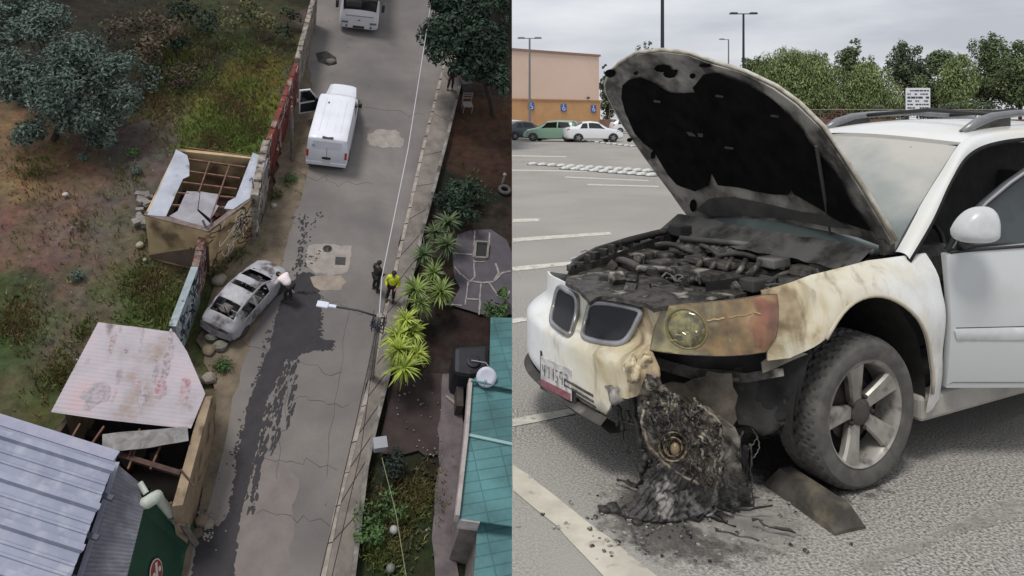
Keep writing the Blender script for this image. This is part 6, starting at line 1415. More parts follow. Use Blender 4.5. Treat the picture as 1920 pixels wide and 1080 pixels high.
for k in range(60):
    x, y = g.uniform(1130, 1600), g.uniform(445, 535)
    if y < 585 - .28 * (x - 1000) * .5 - 40 and False: continue
    p = CZ(x, y, .93); 
    if not (.12 < p.x < 1.25 and .12 < p.y < 1.6): continue
    Q = [p]
    an = g.uniform(0, 6.28)
    for q in range(6): an += g.gauss(0, .7); Q.append(Q[-1] + Vector((math.cos(an) * .035, math.sin(an) * .035, g.gauss(0, .012))))
    s.tube(Q, g.uniform(.003, .008), 5)
s.build('burnt_wiring', mat('burnt_wiring', hx('1c1b1a'), hx('6b6862'), scale=3, lo=.45, hi=.6, rough=.8), suv)
s = MB()
for k in range(90):
    x, y = g.uniform(1120, 1610), g.uniform(440, 545); p = CZ(x, y, .9)
    if not (.08 < p.x < 1.28 and .1 < p.y < 1.65): continue
    s.box((p.x, p.y, g.uniform(.84, .95)), (g.uniform(.015, .09), g.uniform(.015, .07), g.uniform(.01, .07)), M=Matrix.Rotation(g.uniform(0, 3), 3, 'Z') @ Matrix.Rotation(g.gauss(0, .5), 3, 'X'))
s.build('engine_debris', m_char2, suv, bevel=.003)
for (x, y, r_) in [(1225, 505, .05), (1330, 512, .04), (1465, 505, .06), (1185, 520, .035)]:
    p = CZ(x, y, .93); s = MB(); s.lathe([(r_, -.02), (r_, .01), (r_ * .8, .02), (r_ * .75, .0), (.01, .0)], p, 18); s.build('cap', m_char, suv, autosmooth=40)
for (x, y, z_, d_, m_) in [(1310, 505, .97, (.12, .26, .05), m_char2), (1420, 520, .95, (.18, .1, .06), m_box), (1240, 488, .97, (.1, .1, .06), m_box), (1330, 485, 1.0, (.1, .3, .035), m_char2), (1150, 515, .93, (.1, .14, .04), m_char2), (1450, 482, 1.02, (.14, .12, .05), m_box)]: bx('burnt_component', x, y, z_, d_, m_, .1, .008)
for k in range(5): s = MB(); s.tube([CZ(1320 + k * 26, 480 + k * 3, 1.0), CZ(1312 + k * 26, 495 + k * 3, .985), CZ(1300 + k * 26, 512 + k * 3, .93)], .015, 8); s.build('intake_runner', m_char2, suv, smooth=True)
# cowl glimpsed under the hood
s = MB(); s.grid(lambda a, b: (1.04 + .16 * b + .02 * math.sin(a * 9), .14 + 1.5 * a, 1.0 + .10 * b + .004 * math.sin(a * 60) + .006 * noise.noise(Vector((a * 14, b * 6, 0)))), 40, 3); s.build('cowl_panel', mat('cowl_grey', hx('4c4b4a'), hx('1d1c1a'), scale=4, lo=.45, hi=.6, rough=.6), suv, smooth=True)
s = MB(); s.grid(lambda a, b: Vector(CZ(1066 + 224 * a, 508 - 84 * a, .92 + .11 * a)) + Vector((0, .03 * 0, -.22 * b)), 20, 3); s.build('far_inner_fender', m_char, suv, smooth=True)
s = MB(); s.tube([CZ(1500, 425, 1.1), CZ(1560, 432, 1.1), CZ(1610, 455, 1.08), CZ(1640, 475, 1.05)], .022, 8); s.build('wiper_linkage', mat('linkage_grey', hx('8d8f92'), hx('4a4947'), scale=8, rough=.5, metal=.3), suv, smooth=True)

# ---- structure behind the torn corner
def plane_patch(name, pts, org, nrm, m, amp=.01, fr=12, step=.03, th=.008, off=0, parent=None, seed=0, fold=0):
    """sheet standing in the plane through org with normal nrm"""
    org, nrm = Vector(org), Vector(nrm).normalized(); sx = Vector((0, 0, 1)).cross(nrm).normalized(); sy = nrm.cross(sx); o = MCI @ EYEV; P = []
    for x, y in pts:
        d = MCI.to_3x3() @ pxray(x, y); q = o + d * ((org - o).dot(nrm) / d.dot(nrm)) - org; P.append((q.dot(sx), q.dot(sy)))
    s = MB(); s.patch(P, lambda u, v, of: org + sx * u + sy * v + nrm * (of + off + amp * noise.fractal(Vector((u * fr, v * fr, seed)), .7, 2, 4) + fold * math.sin(u * 46 + 3 * math.sin(v * 8))), step, 0, th)
    return s.build(name, m, parent or suv, autosmooth=70)
n1 = (-.8, -.6, .0)
plane_patch('bumper_void', [(1215, 655), (1480, 660), (1520, 660), (1490, 780), (1400, 800), (1290, 790), (1235, 750), (1215, 700)], (.42, .22, .6), n1, m_soot, .02)
plane_patch('inner_bracket', [(1237, 722), (1262, 716), (1282, 719), (1300, 710), (1322, 706), (1326, 696), (1350, 700), (1372, 700), (1374, 726), (1384, 742), (1378, 765), (1382, 786), (1372, 802), (1350, 794), (1300, 768), (1262, 748), (1240, 738)], (.34, .16, .5), n1, mat('bracket_browned', hx('6e665a'), hx('3d3832'), scale=8, rough=.8, metal=.2, bump=.004), .012)
plane_patch('wheel_liner_front', [(1375, 690), (1440, 682), (1490, 668), (1520, 655), (1500, 720), (1478, 790), (1450, 812), (1428, 818), (1412, 800), (1385, 795), (1372, 770)], (.52, .10, .5), (-.7, -.7, .15), m_liner, .014, 10, fold=.006)
plane_patch('crash_bar', [(1222, 668), (1300, 690), (1400, 700), (1468, 690), (1470, 705), (1400, 718), (1300, 712), (1225, 690)], (.36, .2, .6), n1, m_char2, .008)
plane_patch('lamp_bracket', [(1452, 664), (1500, 660), (1515, 664), (1480, 678), (1455, 690), (1430, 700), (1428, 680)], (.45, .06, .7), (-.5, -.85, 0), mat('bracket_pale', hx('8b8578'), hx('5a554b'), scale=9, rough=.6, metal=.3), .004)
fogp = [(1218, 700), (1232, 716), (1246, 722), (1262, 738), (1290, 745), (1325, 768), (1352, 794), (1358, 815), (1352, 830), (1357, 850), (1352, 880), (1356, 908), (1344, 918), (1332, 912), (1318, 920), (1300, 905), (1274, 893), (1246, 874), (1224, 856), (1207, 828), (1200, 790), (1208, 762), (1198, 740), (1206, 716)]
corner = plane_patch('hanging_bumper_corner', fogp, (.20, .05, .35), (-.62, -.78, .1), mat('blistered_bumper', hx('6a6054'), hx('25211d'), scale=13, lo=.38, hi=.56, rough=.4, bump=.016, bscale=45, c3=hx('a39a88'), s3=17, t3=(.58, .66), dist=2.5), .045, 11, .015, .008)
def pix_on(x, y, org, nrm):
    org, nrm = Vector(org), Vector(nrm).normalized(); o = MCI @ EYEV; d = MCI.to_3x3() @ pxray(x, y); return o + d * ((org - o).dot(nrm) / d.dot(nrm))
for rr, w_ in ((26, .006), (17, .004)):
    s = MB(); s.tube([pix_on(1262 + rr * math.cos(k * .2618), 838 + rr * 1.05 * math.sin(k * .2618), (.16, .02, .35), (-.62, -.78, .1)) for k in range(25)], w_ * .9, 6, caps=False); s.build('fog_lamp_ring', mat('fog_ring_gold', hx('80735a'), hx('241f1a'), scale=24, lo=.42, hi=.56, rough=.4, metal=.3), corner, smooth=True)
s = MB(); s.ball(pix_on(1266, 842, (.17, .03, .35), (-.62, -.78, .1)), (.022, .022, .03), 10); s.build('fog_lamp_bulb', mat('bulb_brown', hx('7a6a50'), rough=.3), corner, smooth=True)
s = MB(); g = random.Random(9)
for k in range(60):
    x, y = g.uniform(1225, 1345), g.uniform(755, 895)
    if y > 742 + (x - 1200) * 1.3 + 40 or y < 735 + max(0, x - 1290): continue
    p = pix_on(x, y, (.175, .03, .35), (-.62, -.78, .1)); an = g.uniform(0, 6.28); Q = [p]
    for q in range(4): an += g.gauss(0, .8); Q.append(Q[-1] + Vector((math.cos(an) * .006, -math.cos(an) * .004, math.sin(an) * .007)))
    s.tube(Q, g.uniform(.0015, .005), 5)
s.build('melted_ridges', mat('melt_ridge_grey', hx('7d766b'), hx('38322c'), scale=12, rough=.35), corner)
gg = random.Random(55)
def curve_on(pts, r0, m, nm, org=(.165, .02, .35), jit=.006):
    P = [pix_on(x, y, org, (-.62, -.78, .1)) for x, y in pts]; Q = []
    for a, b in zip(P, P[1:]):
        for k in range(6): Q.append(a.lerp(b, k / 6) + Vector((gg.gauss(0, jit), gg.gauss(0, jit), gg.gauss(0, jit))))
    Q.append(P[-1]); s = MB(); s.tube(Q, [max(.001, r0 * gg.uniform(.5, 1.4)) for _ in Q], 6); return s.build(nm, m, corner, smooth=True)
pale_e = mat('bumper_pale_edge', hx('827a6d'), hx('3a342e'), scale=22, lo=.4, hi=.6, rough=.4)
curve_on([(1206, 770), (1204, 800), (1218, 838), (1245, 868), (1280, 892), (1312, 908)], .007, pale_e, 'torn_edge', jit=.003)
curve_on([(1300, 748), (1322, 766), (1350, 792), (1354, 840), (1352, 890)], .005, pale_e, 'torn_edge', jit=.004)
for k in range(70):
    x = gg.uniform(1210, 1350); y = gg.uniform(max(735, 735 + (x - 1262) * .7), min(905, 800 + (x - 1205) * .75)); ln_ = gg.uniform(12, 46); sl = gg.gauss(.25, .35)
    if abs(x - 1262) < 24 and abs(y - 838) < 24: continue
    curve_on([(x, y), (x + sl * ln_ * .5, y + ln_ * .5), (x + sl * ln_, y + ln_)], gg.uniform(.0015, .006), gg.choice([m_char, m_soot, m_char2, m_char2, MATS['blistered_bumper']]), 'melted_strip', jit=.004)
# melted lump where the bumper tore, drips and strands
def lump(name, c, r, m, seed=0, n=16, amp=.5, fr=9):
    s = MB(); s.ball((0, 0, 0), r, n); rr = Vector(r) if not isinstance(r, (int, float)) else Vector((r, r, r))
    s.v = [tuple(Vector(c) + Vector(v) * (1 + amp * noise.fractal(Vector(v) * fr + Vector((seed * 3.1, 0, 0)), .8, 2, 3))) for v in s.v]
    return s.build(name, m, suv, smooth=True)
cream_melt = mat('melted_bumper_cream', hx('c2b391'), hx('6f6350'), scale=16, lo=.4, hi=.62, rough=.4, c3=hx('4a4440'), s3=20, t3=(.55, .65), bump=.006)
P0 = Vector(SP(*uz(1190, 700), -.01))
lump('melted_lump', SP(*uz(1188, 694), -.01), (.035, .05, .045), cream_melt, 1, 20, 1.0, 22); lump('melted_lump', SP(*uz(1214, 682), -.01), (.03, .03, .04), cream_melt, 2, 18, 1.0, 22); lump('melted_lump', SP(*uz(1152, 738), -.01), (.03, .05, .03), mat('melted_bumper_grey', hx('9b9791'), hx('55514c'), scale=14, rough=.45), 3, 18, 1.0, 22)
g = random.Random(14)
def strand(name, pts, r0, r1, m, dep=(.1, .35), seed=0):
    P = []
    for i, (x, y) in enumerate(pts): P.append(pix_on(x, y, (dep[0], dep[1], .4), (-.8, -.6, 0)))
    Q = []
    for a, b in zip(P, P[1:]):
        for k in range(5): Q.append(a.lerp(b, k / 5) + Vector((g.gauss(0, .004), g.gauss(0, .004), 0)))
    Q.append(P[-1]); n = len(Q); s = MB(); s.tube(Q, [max(.0015, (r0 + (r1 - r0) * i / n) * g.uniform(.6, 1.35)) for i in range(n)], 7); return s.build(name, m, suv, smooth=True)
for pts, r0, r1 in [([(1150, 752), (1160, 780), (1158, 798)], .02, .008), ([(1158, 760), (1168, 800), (1166, 822), (1180, 850)], .012, .003), ([(1185, 740), (1192, 780), (1200, 820), (1208, 850)], .016, .010), ([(1210, 735), (1206, 770), (1212, 810), (1205, 845)], .014, .008), ([(1206, 842), (1212, 862), (1200, 884)], .016, .018), ([(1222, 862), (1219, 876)], .01, .005), ([(1170, 790), (1195, 800)], .008, .006), ([(1230, 750), (1222, 790), (1216, 830)], .018, .008), ([(1176, 770), (1180, 792)], .012, .008)]:
    strand('melted_drip', pts, r0, r1, m_char)
for pts, r0, r1 in [([(1372, 812), (1385, 850), (1392, 900), (1398, 936)], .005, .004), ([(1356, 880), (1362, 915), (1375, 950)], .006, .004), ([(1420, 815), (1425, 840), (1410, 860)], .003, .002), ([(1408, 800), (1418, 822), (1400, 850)], .003, .002)]:
    strand('hanging_wire', pts, r0, r1, mat('ashen_wire', hx('8a8782'), hx('55524d'), scale=9, rough=.6), (.45, .2))
for k in range(26):
    x = g.uniform(1205, 1350); y0_ = 800 + (x - 1205) * .75 + g.uniform(-20, 10); ln_ = g.uniform(18, 70)
    strand('melted_string', [(x, y0_), (x + g.gauss(3, 6), y0_ + ln_ * .5), (x + g.gauss(6, 12), y0_ + ln_)], g.uniform(.003, .010), .0015, g.choice([m_char, m_soot, m_char2, MATS['blistered_bumper']]), (.2 + g.uniform(-.05, .1), .08))
for k in range(14):
    x = g.uniform(1345, 1408); y0_ = 800 + g.uniform(0, 40); strand('melted_string', [(x, y0_), (x + g.gauss(0, 6), y0_ + 50), (x + g.gauss(4, 10), y0_ + g.uniform(90, 140))], g.uniform(.003, .012), .002, g.choice([m_char, m_soot, m_char2]), (.4, .2))
plane_patch('torn_bumper_sheet', [(1318, 760), (1350, 780), (1378, 800), (1388, 822), (1384, 850), (1392, 880), (1386, 905), (1372, 890), (1362, 912), (1352, 880), (1340, 850), (1330, 800)], (.24, .08, .35), (-.62, -.78, .1), mat('ashen_bumper', hx('7a756d'), hx('34302c'), scale=11, lo=.4, hi=.58, rough=.5, bump=.01, bscale=40), .03, 12, .015, .008, fold=.006)
plane_patch('torn_bumper_sheet', [(1212, 700), (1236, 706), (1244, 730), (1262, 742), (1258, 764), (1236, 752), (1226, 780), (1212, 770), (1204, 800), (1194, 772), (1200, 740)], (.15, .10, .45), (-.7, -.7, .1), MATS['ashen_bumper'], .03, 14, .012, .008)
plane_patch('dark_skirt', [(1352, 800), (1384, 806), (1396, 860), (1402, 925), (1398, 942), (1366, 950), (1352, 905)], (.42, .18, .2), (-.75, -.65, .1), m_char, .02, 10, fold=.006)
# ---- wheel
def big_wheel(xc, yc, name_face=True, side=-1):
    r, wdt = .36, .235; s = MB(); nA, rows = 230, []
    prof = [(.247, .0), (.256, .002), (.270, -.004), (.30, -.012), (.325, -.008), (.340, .004), (.350, .018), (.356, .034), (.3595, .05), (.36, .075), (.36, .09), (.36, .105), (.3605, .1175), (.36, .13), (.36, .145), (.36, .16), (.3595, .185), (.356, .20), (.35, .217), (.33, .238), (.30, .245), (.26, .235), (.247, .23)]
    for i, (rr, dy) in enumerate(prof):
        for k in range(nA):
            a = k * 2 * math.pi / nA; q = rr; tw = (dy - .1175) / .1175
            if rr > .345 and 0 < i < 22:
                ph = (k + abs(tw) * 16 + (3 if tw > 0 else 0)) % 6
                if ph < 2 : q -= .009
                if abs(tw) < .06 or abs(abs(tw) - .45) < .06: q -= .009
            if i in (3,) : q += .0012 * (1 if (k // 3) % 2 else 0)
            s.v.append((xc + q * math.cos(a), yc + dy * (1 if side < 0 else -1), .36 + q * math.sin(a)))
    for i in range(len(prof) - 1):
        for k in range(nA): q = (k + 1) % nA; s.f.append((i * nA + k, i * nA + q, (i + 1) * nA + q, (i + 1) * nA + k))
    whl = s.build('wheel', mat('suv_tyre', hx('4a4845'), hx('5b5955'), scale=18, rough=.9, c3=hx('706d68'), s3=6, t3=(.5, .75), bump=.001, bscale=60), suv, autosmooth=28)
    sg = 1 if side < 0 else -1
    ra_ = mat('grimy_alloy', hx('a8a49d'), hx('86827b'), scale=7, rough=.38, metal=.3, c3=hx('5f5a54'), s3=11, t3=(.55, .68))
    MY = Matrix.Rotation(R(90), 3, 'X')       # lathe axis -> -y
    s = MB(); s.lathe([(.251, .0), (.247, .004), (.238, -.002), (.230, -.02), (.220, -.09), (.214, -.2)], (xc, yc + .004 * sg, .36), 60, MY if sg > 0 else Matrix.Rotation(R(-90), 3, 'X')); s.f = s.f[:-2]
    s.build('rim', ra_, whl, autosmooth=40)
    s = MB(); s.lathe([(.218, -.12), (.20, -.12), (.05, -.11)], (xc, yc, .36), 40, MY if sg > 0 else Matrix.Rotation(R(-90), 3, 'X')); s.build('brake_backing', m_soot, whl)
    s = MB(); s.lathe([(.15, -.085), (.15, -.10), (.03, -.10)], (xc, yc, .36), 40, MY if sg > 0 else Matrix.Rotation(R(-90), 3, 'X')); s.build('brake_disc', mat('brake_disc_rust', hx('5a544c'), hx('37322c'), scale=9, rough=.5, metal=.5), whl)
    s = MB()
    for k in range(5):
        a = R(90 + 14 + 72 * k); d = Vector((math.cos(a), 0, math.sin(a))); n_ = Vector((-d.z, 0, d.x)); c0 = Vector((xc, yc, .36)); V = []
        prs = [(.04, .030, .040), (.09, .036, .034), (.14, .042, .024), (.195, .050, .014), (.236, .060, .008)]
        for rad, hw, dep in prs:
            for (w__, e_) in ((-hw, .012), (-hw * .82, 0), (0, -.002), (hw * .82, 0), (hw, .012), (hw * .8, .045), (-hw * .8, .045)): V.append(c0 + d * rad + n_ * w__ + Vector((0, (dep + e_) * sg, 0)))
        b = len(s.v); s.v += [tuple(v) for v in V]
        for j in range(len(prs) - 1):
            for q in range(7): t2 = (q + 1) % 7; s.f.append((b + j * 7 + q, b + j * 7 + t2, b + (j + 1) * 7 + t2, b + (j + 1) * 7 + q))
    s.build('spokes', ra_, whl, autosmooth=30)
    s = MB(); s.lathe([(.062, -.045), (.062, -.03), (.045, -.022), (.01, -.02)], (xc, yc, .36), 30, MY if sg > 0 else Matrix.Rotation(R(-90), 3, 'X')); s.build('hub', mat('hub_dark', hx('55524d'), hx('3a3733'), scale=9, rough=.45, metal=.4), whl, autosmooth=40)
    for k in range(5):
        a = R(90 + 50 + 72 * k); s = MB(); s.lathe([(.011, -.02), (.011, .0), (.004, .004)], (xc + .075 * math.cos(a), yc + .025 * sg, .36 + .075 * math.sin(a)), 8, MY if sg > 0 else Matrix.Rotation(R(-90), 3, 'X')); s.build('wheel_nut', m_char, whl)
big_wheel(1.0, .015)
big_wheel(3.79, .035)
big_wheel(1.0, 1.785, side=1); big_wheel(3.79, 1.765, side=1)
# wheel-house
s = MB(); s.grid(lambda a, b: (.98 + (.45 - .02 * b) * math.cos(R(-5 + 190 * a)), .02 + .45 * b, .38 + (.55 - .02 * b) * math.sin(R(-5 + 190 * a)) + .012 * math.sin(a * 40)), 40, 6); s.build('wheel_house', mat('wheel_house_dark', hx('1d1c1a'), hx('2d2b28'), scale=9, rough=.9, bump=.006), suv, smooth=True)
s = MB(); s.add([(.42, .46, .0 + .2), (1.44, .46, .2), (1.44, .46, .95), (.42, .46, .95)], [(0, 1, 2, 3)]); s.build('wheel_house_back', m_soot, suv)
s = MB(); s.tube([(.85, .34, .35), (.88, .36, .95)], [.05, .06], 12); s.build('strut', m_char, suv, smooth=True)

# ---- windscreen, pillar, roof
def WS(a, b, off=0):   # a 0..1 near->far, b 0..1 base->top
    yb = .14 + 1.52 * a; yt = .30 + 1.20 * a; y = yb + (yt - yb) * b; x0 = 1.37 - .13 * math.sin(a * math.pi) ; x1 = 2.13 - .16 * math.sin(a * math.pi)
    return Vector((x0 + (x1 - x0) * b, y, 1.06 + (1.585 - 1.06 + .045 * math.sin(a * math.pi)) * (b ** .9) + off))
wm_ = bpy.data.materials.new('smoke_frosted_glass'); wm_.use_nodes = True; t = wm_.node_tree; b = t.nodes['Principled BSDF']
tc = N(t, 'ShaderNodeTexCoord'); nz = N(t, 'ShaderNodeTexNoise'); nz.inputs['Scale'].default_value = 2.2; nz.inputs['Detail'].default_value = 7; t.links.new(tc.outputs['Object'], nz.inputs[0])
sp = N(t, 'ShaderNodeSeparateXYZ'); t.links.new(tc.outputs['Object'], sp.inputs[0]); ma = N(t, 'ShaderNodeMath', operation='MULTIPLY_ADD'); ma.inputs[1].default_value = 1.1; t.links.new(sp.outputs['Z'], ma.inputs[0]); t.links.new(nz.outputs[0], ma.inputs[2])
r = N(t, 'ShaderNodeValToRGB'); mr = N(t, 'ShaderNodeMapRange'); mr.inputs[1].default_value = 1.68; mr.inputs[2].default_value = 2.22; t.links.new(ma.outputs[0], mr.inputs[0]); t.links.new(mr.outputs[0], r.inputs[0])
e = r.color_ramp.elements; e[0].color = lin(hx('56605e')); e[1].color = lin(hx('b0aea6')); k = e.new(.35); k.color = lin(hx('747e7d')); k = e.new(.7); k.color = lin(hx('959894')); t.links.new(r.outputs[0], b.inputs['Base Color'])
b.inputs['Roughness'].default_value = .35; b.inputs['Coat Weight'].default_value = .5; b.inputs['Coat Roughness'].default_value = .15
s = MB(); s.grid(lambda a, b_: WS(a, b_), 24, 12); s.build('windshield', wm_, suv, smooth=True)
for a_ in (0, 1): s = MB(); s.tube([WS(a_, q / 8, .004) for q in range(9)], .0075, 6); s.build('windshield_seal', m_blk, suv, smooth=True)
# opening line of the door: from the cowl corner up and back
def arcp(p):   # outer edge of A pillar / roof side
    pts = [Vector((1.36, .055, 1.05)), Vector((1.60, .10, 1.22)), Vector((1.85, .165, 1.41)), Vector((2.10, .225, 1.545)), Vector((2.40, .25, 1.61)), Vector((2.9, .26, 1.635)), Vector((3.6, .27, 1.62)), Vector((4.3, .31, 1.56))]
    i = min(int(p), len(pts) - 2); a, b = pts[i], pts[i + 1]; t_ = p - i
    pa, pb = pts[max(i - 1, 0)], pts[min(i + 2, len(pts) - 1)]
    return .5 * ((2 * a) + (b - pa) * t_ + (2 * pa - 5 * a + 4 * b - pb) * t_ * t_ + (3 * a - pa - 3 * b + pb) * t_ ** 3)
def arci(p):   # inner edge along the windscreen then the roof edge
    pts = [WS(0, 0, .012), WS(0, .36, .012), WS(0, .70, .012), WS(0, 1, .012) + Vector((.02, 0, .01)), Vector((2.45, .36, 1.67)), Vector((2.95, .37, 1.695)), Vector((3.6, .37, 1.68)), Vector((4.3, .40, 1.61))]
    i = min(int(p), len(pts) - 2); a, b = pts[i], pts[i + 1]; t_ = p - i
    pa, pb = pts[max(i - 1, 0)], pts[min(i + 2, len(pts) - 1)]
    return .5 * ((2 * a) + (b - pa) * t_ + (2 * pa - 5 * a + 4 * b - pb) * t_ * t_ + (3 * a - pa - 3 * b + pb) * t_ ** 3)
def pil(a, b):
    p = a * 6.999; o_, i_ = arcp(p), arci(p); q = o_.lerp(i_, b); n = Vector((-.3, -.75, .55)); return q + n * .022 * math.sin(b * math.pi)
m_pil = mat('pillar_paint', hx('d6d8d8'), hx('d0ccbd'), scale=1.2, rough=.3, coat=.4, c3=hx('cfc2a0'), s3=1.4, t3=(.6, .8))
s = MB(); s.grid(pil, 60, 8); s.build('side_pillar', m_pil, suv, smooth=True)
s = MB(); s.grid(lambda a, b: Vector((pil(a, b).x, 1.8 - pil(a, b).y, pil(a, b).z)), 60, 8); s.build('far_pillar', m_pil, suv, smooth=True)
s = MB(); s.tube([arcp(p * .25) + Vector((.01, .012, -.012)) for p in range(0, 28)], .014, 8); s.build('door_seal', m_soot, suv, smooth=True)
def roof(a, b):  # a near->far, b front->rear
    p = 3 + b * 3.999; e = arci(p); f = Vector((e.x, 1.8 - e.y, e.z)); q = e.lerp(f, a); q.z += .045 * math.sin(a * math.pi); q.x -= (.16 * math.sin(a * math.pi)) * (1 - b); return q
s = MB(); s.grid(roof, 24, 24); s.build('roof', mat('roof_paint', hx('dcdedf'), hx('d4d3cc'), scale=1.5, rough=.3, coat=.4), suv, smooth=True)
for sy in (0, 1):
    fy = (lambda y: y) if sy == 0 else (lambda y: 1.8 - y)
    s = MB(); P = [(2.32, .40, 1.66), (2.45, .40, 1.715), (2.62, .40, 1.755), (2.85, .40, 1.775), (3.3, .40, 1.785), (3.9, .41, 1.76), (4.15, .42, 1.70)]
    s.tube([(x, fy(y), z) for x, y, z in P], [.022, .03, .026, .022, .022, .024, .03], 10); rl = s.build('roof_rail', mat('rail_grey', hx('8d8f92'), hx('6a6a6c'), scale=4, rough=.35, metal=.4), suv, smooth=True)
    s = MB(); s.grid(lambda a, b: (2.3 + .5 * a, fy(.40), 1.65 + (.02 + .1 * a) * b), 6, 2); s.build('rail_foot', m_box, rl)
for x_ in (2.75, 3.7): s = MB(); s.tube([(x_, .40, 1.765), (x_, .9, 1.80), (x_, 1.40, 1.765)], .014, 8); s.build('cross_bar', m_blk, suv, smooth=True)
# interior
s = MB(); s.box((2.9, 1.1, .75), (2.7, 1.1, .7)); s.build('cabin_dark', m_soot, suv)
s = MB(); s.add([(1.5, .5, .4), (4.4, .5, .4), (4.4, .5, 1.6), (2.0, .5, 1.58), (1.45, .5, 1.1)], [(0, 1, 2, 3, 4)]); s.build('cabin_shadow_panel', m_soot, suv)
s = MB(); s.box((1.72, .8, .97), (.35, 1.3, .2)); s.build('dashboard', m_char, suv, bevel=.05)
s = MB(); s.lathe([(.02, 0), (.03, .02), (.03, .03), (.02, .04)], (0, 0, 0), 8); 
s = MB(); s.tube([(2.02 + .06 * math.cos(k * .3142), .5 + .18 * math.sin(k * .3142), .98 + .17 * math.cos(k * .3142)) for k in range(21)], .014, 8, caps=False); s.build('steering_wheel', m_blk, suv, smooth=True)
s = MB(); s.box((2.55, .52, .75), (.5, .48, .2)); s.box((2.83, .52, 1.1), (.16, .46, .65), M=Matrix.Rotation(R(15), 3, 'Y')); s.build('seat', mat('seat_dark', hx('22211f'), rough=.9), suv, bevel=.05)

# ---- open front door: frame DM in metres, x along the door, y into the door's thickness, z up
DA = R(-26.0)
def DM(x, y, z):
    return Vector((1.535 + x * math.cos(DA) - y * math.sin(DA), -.015 + x * math.sin(DA) + y * math.cos(DA), z))
def dpx(px, py, y=0.0):   # pixel on the door's outer face
    o = MCI @ EYEV; d = MCI.to_3x3() @ pxray(px, py); n = Vector((-math.sin(DA), math.cos(DA), 0)); org = DM(0, y, 0); q = o + d * ((org - o).dot(n) / d.dot(n)) - org
    return (q.x * math.cos(DA) + q.y * math.sin(DA), q.z)
def dprof(z): return -.035 * math.sin(max(0, min(1, (z - .40) / .70)) * math.pi) ** .8
dl = [dpx(1769, 728), dpx(1768, 600), dpx(1764, 484)]
L0 = dl[0][0]
lowz, belt0, beltz = .405, 1.075, 1.15
s = MB(); out = [(0.0, .41), (.006, .75), (.0, 1.07), (.10, 1.085), (.45, 1.125), (1.08, 1.15), (1.10, .8), (1.06, .41)]
s.patch(out, lambda u, v, o: DM(u, dprof(v) - o, v), .05, 0, .05); door = s.build('front_door', mat('door_paint', hx('c0c3c3'), hx('b9bcbc'), scale=1.3, rough=.28, coat=.6, c3=hx('b3b4b1'), s3=2.5, t3=(.55, .8)), suv, autosmooth=40)
ml = [(.035, .705), (.0, .70)]
s = MB(); mo = [(.02, .70), (.03, .713), (1.09, .735), (1.09, .675), (.05, .650), (.03, .66)]
s.patch(mo, lambda u, v, o: DM(u, dprof(v) - o - .012 + .012 * abs((v - .685) / .035) ** 3, v), .03, 0, .01); s.build('side_moulding', mat('moulding_paint', hx('bec1c1'), rough=.3, coat=.5), door, autosmooth=50)
s = MB(); s.tube([DM(u, -.034, .714 + .02 * u) for u in np.linspace(.03, 1.08, 8)], .003, 5); s.tube([DM(u, -.03, .652 + .02 * u) for u in np.linspace(.05, 1.08, 8)], .004, 5); s.build('moulding_gap', m_blk, door)
s = MB(); s.tube([DM(.0, -.002, .425), DM(.03, -.008, .44), DM(1.06, -.008, .435)], .0035, 5); s.build('lower_crease', mat('crease_grey', hx('6f7173'), rough=.6), door)
s = MB(); s.box(DM(.018, -.025, .80), (.02, .008, .028), rz=DA); s.build('door_stop_plug', m_char, door)
# window frame: rising front edge, header
fr = [(.03, 1.085), (.10, 1.20), (.20, 1.31), (.32, 1.41), (.45, 1.50), (.60, 1.56), (.80, 1.60), (1.07, 1.605)]
s = MB(); s.tube([DM(u, .03, v) for u, v in fr] + [DM(1.08, .03, 1.15)], .02, 8); s.build('window_frame', mat('frame_black', hx('2b2c2e'), rough=.5), door, smooth=True)
s = MB(); s.tube([DM(u + .012, .015, v + .014) for u, v in fr], .008, 6); s.build('frame_edge', mat('frame_grey_edge', hx('8c8f92'), rough=.4), door, smooth=True)
gl = fr + [(1.07, 1.15), (.45, 1.12), (.05, 1.09)]
s = MB(); s.patch(gl, lambda u, v, o: DM(u, .03 - o, v), .2, 0, .004); s.build('door_glass', mat('sooty_glass', hx('1c2224'), hx('3c4446'), scale=3, rough=.12, coat=.5), door)
s = MB(); s.tube([DM(u, -.004, 1.078 + .075 * (u / 1.08) ** .8) for u in np.linspace(.02, 1.08, 12)], .008, 6); s.build('belt_strip', m_blk, door, smooth=True)
s = MB(); s.patch([(.02, 1.08), (.05, 1.15), (.12, 1.235), (.15, 1.09)], lambda u, v, o: DM(u, .01 - o, v), .1, 0, .012); s.build('mirror_base', m_blk, door)
# mirror
mc = dpx(1832, 424, -.16); mpos = DM(mc[0], -.16, mc[1])
s = MB(); n = 28
for j in range(15):
    ph = math.pi * j / 14; q_ = math.sin(ph) ** .6
    for k in range(n):
        th_ = 2 * math.pi * k / n; cx_, cz_ = math.cos(th_), math.sin(th_)
        x_ = (.118 if cx_ < 0 else .098) * q_ * math.copysign(abs(cx_) ** .8, cx_); z_ = (.112 if cz_ > 0 else .062) * q_ * math.copysign(abs(cz_) ** (.85 if cz_ > 0 else .55), cz_)
        if z_ > 0: x_ += z_ * (.26 - .2 * cx_)
        s.v.append(tuple(mpos + (DM(x_, .07 * math.cos(ph), z_ - .018) - DM(0, 0, 0))))
for j in range(14):
    for k in range(n): q = (k + 1) % n; s.f.append((j * n + k, j * n + q, (j + 1) * n + q, (j + 1) * n + k))
mir = s.build('wing_mirror', mat('mirror_shell', hx('cfd2d3'), hx('b5b7b6'), scale=4, rough=.35, coat=.3), door, smooth=True)
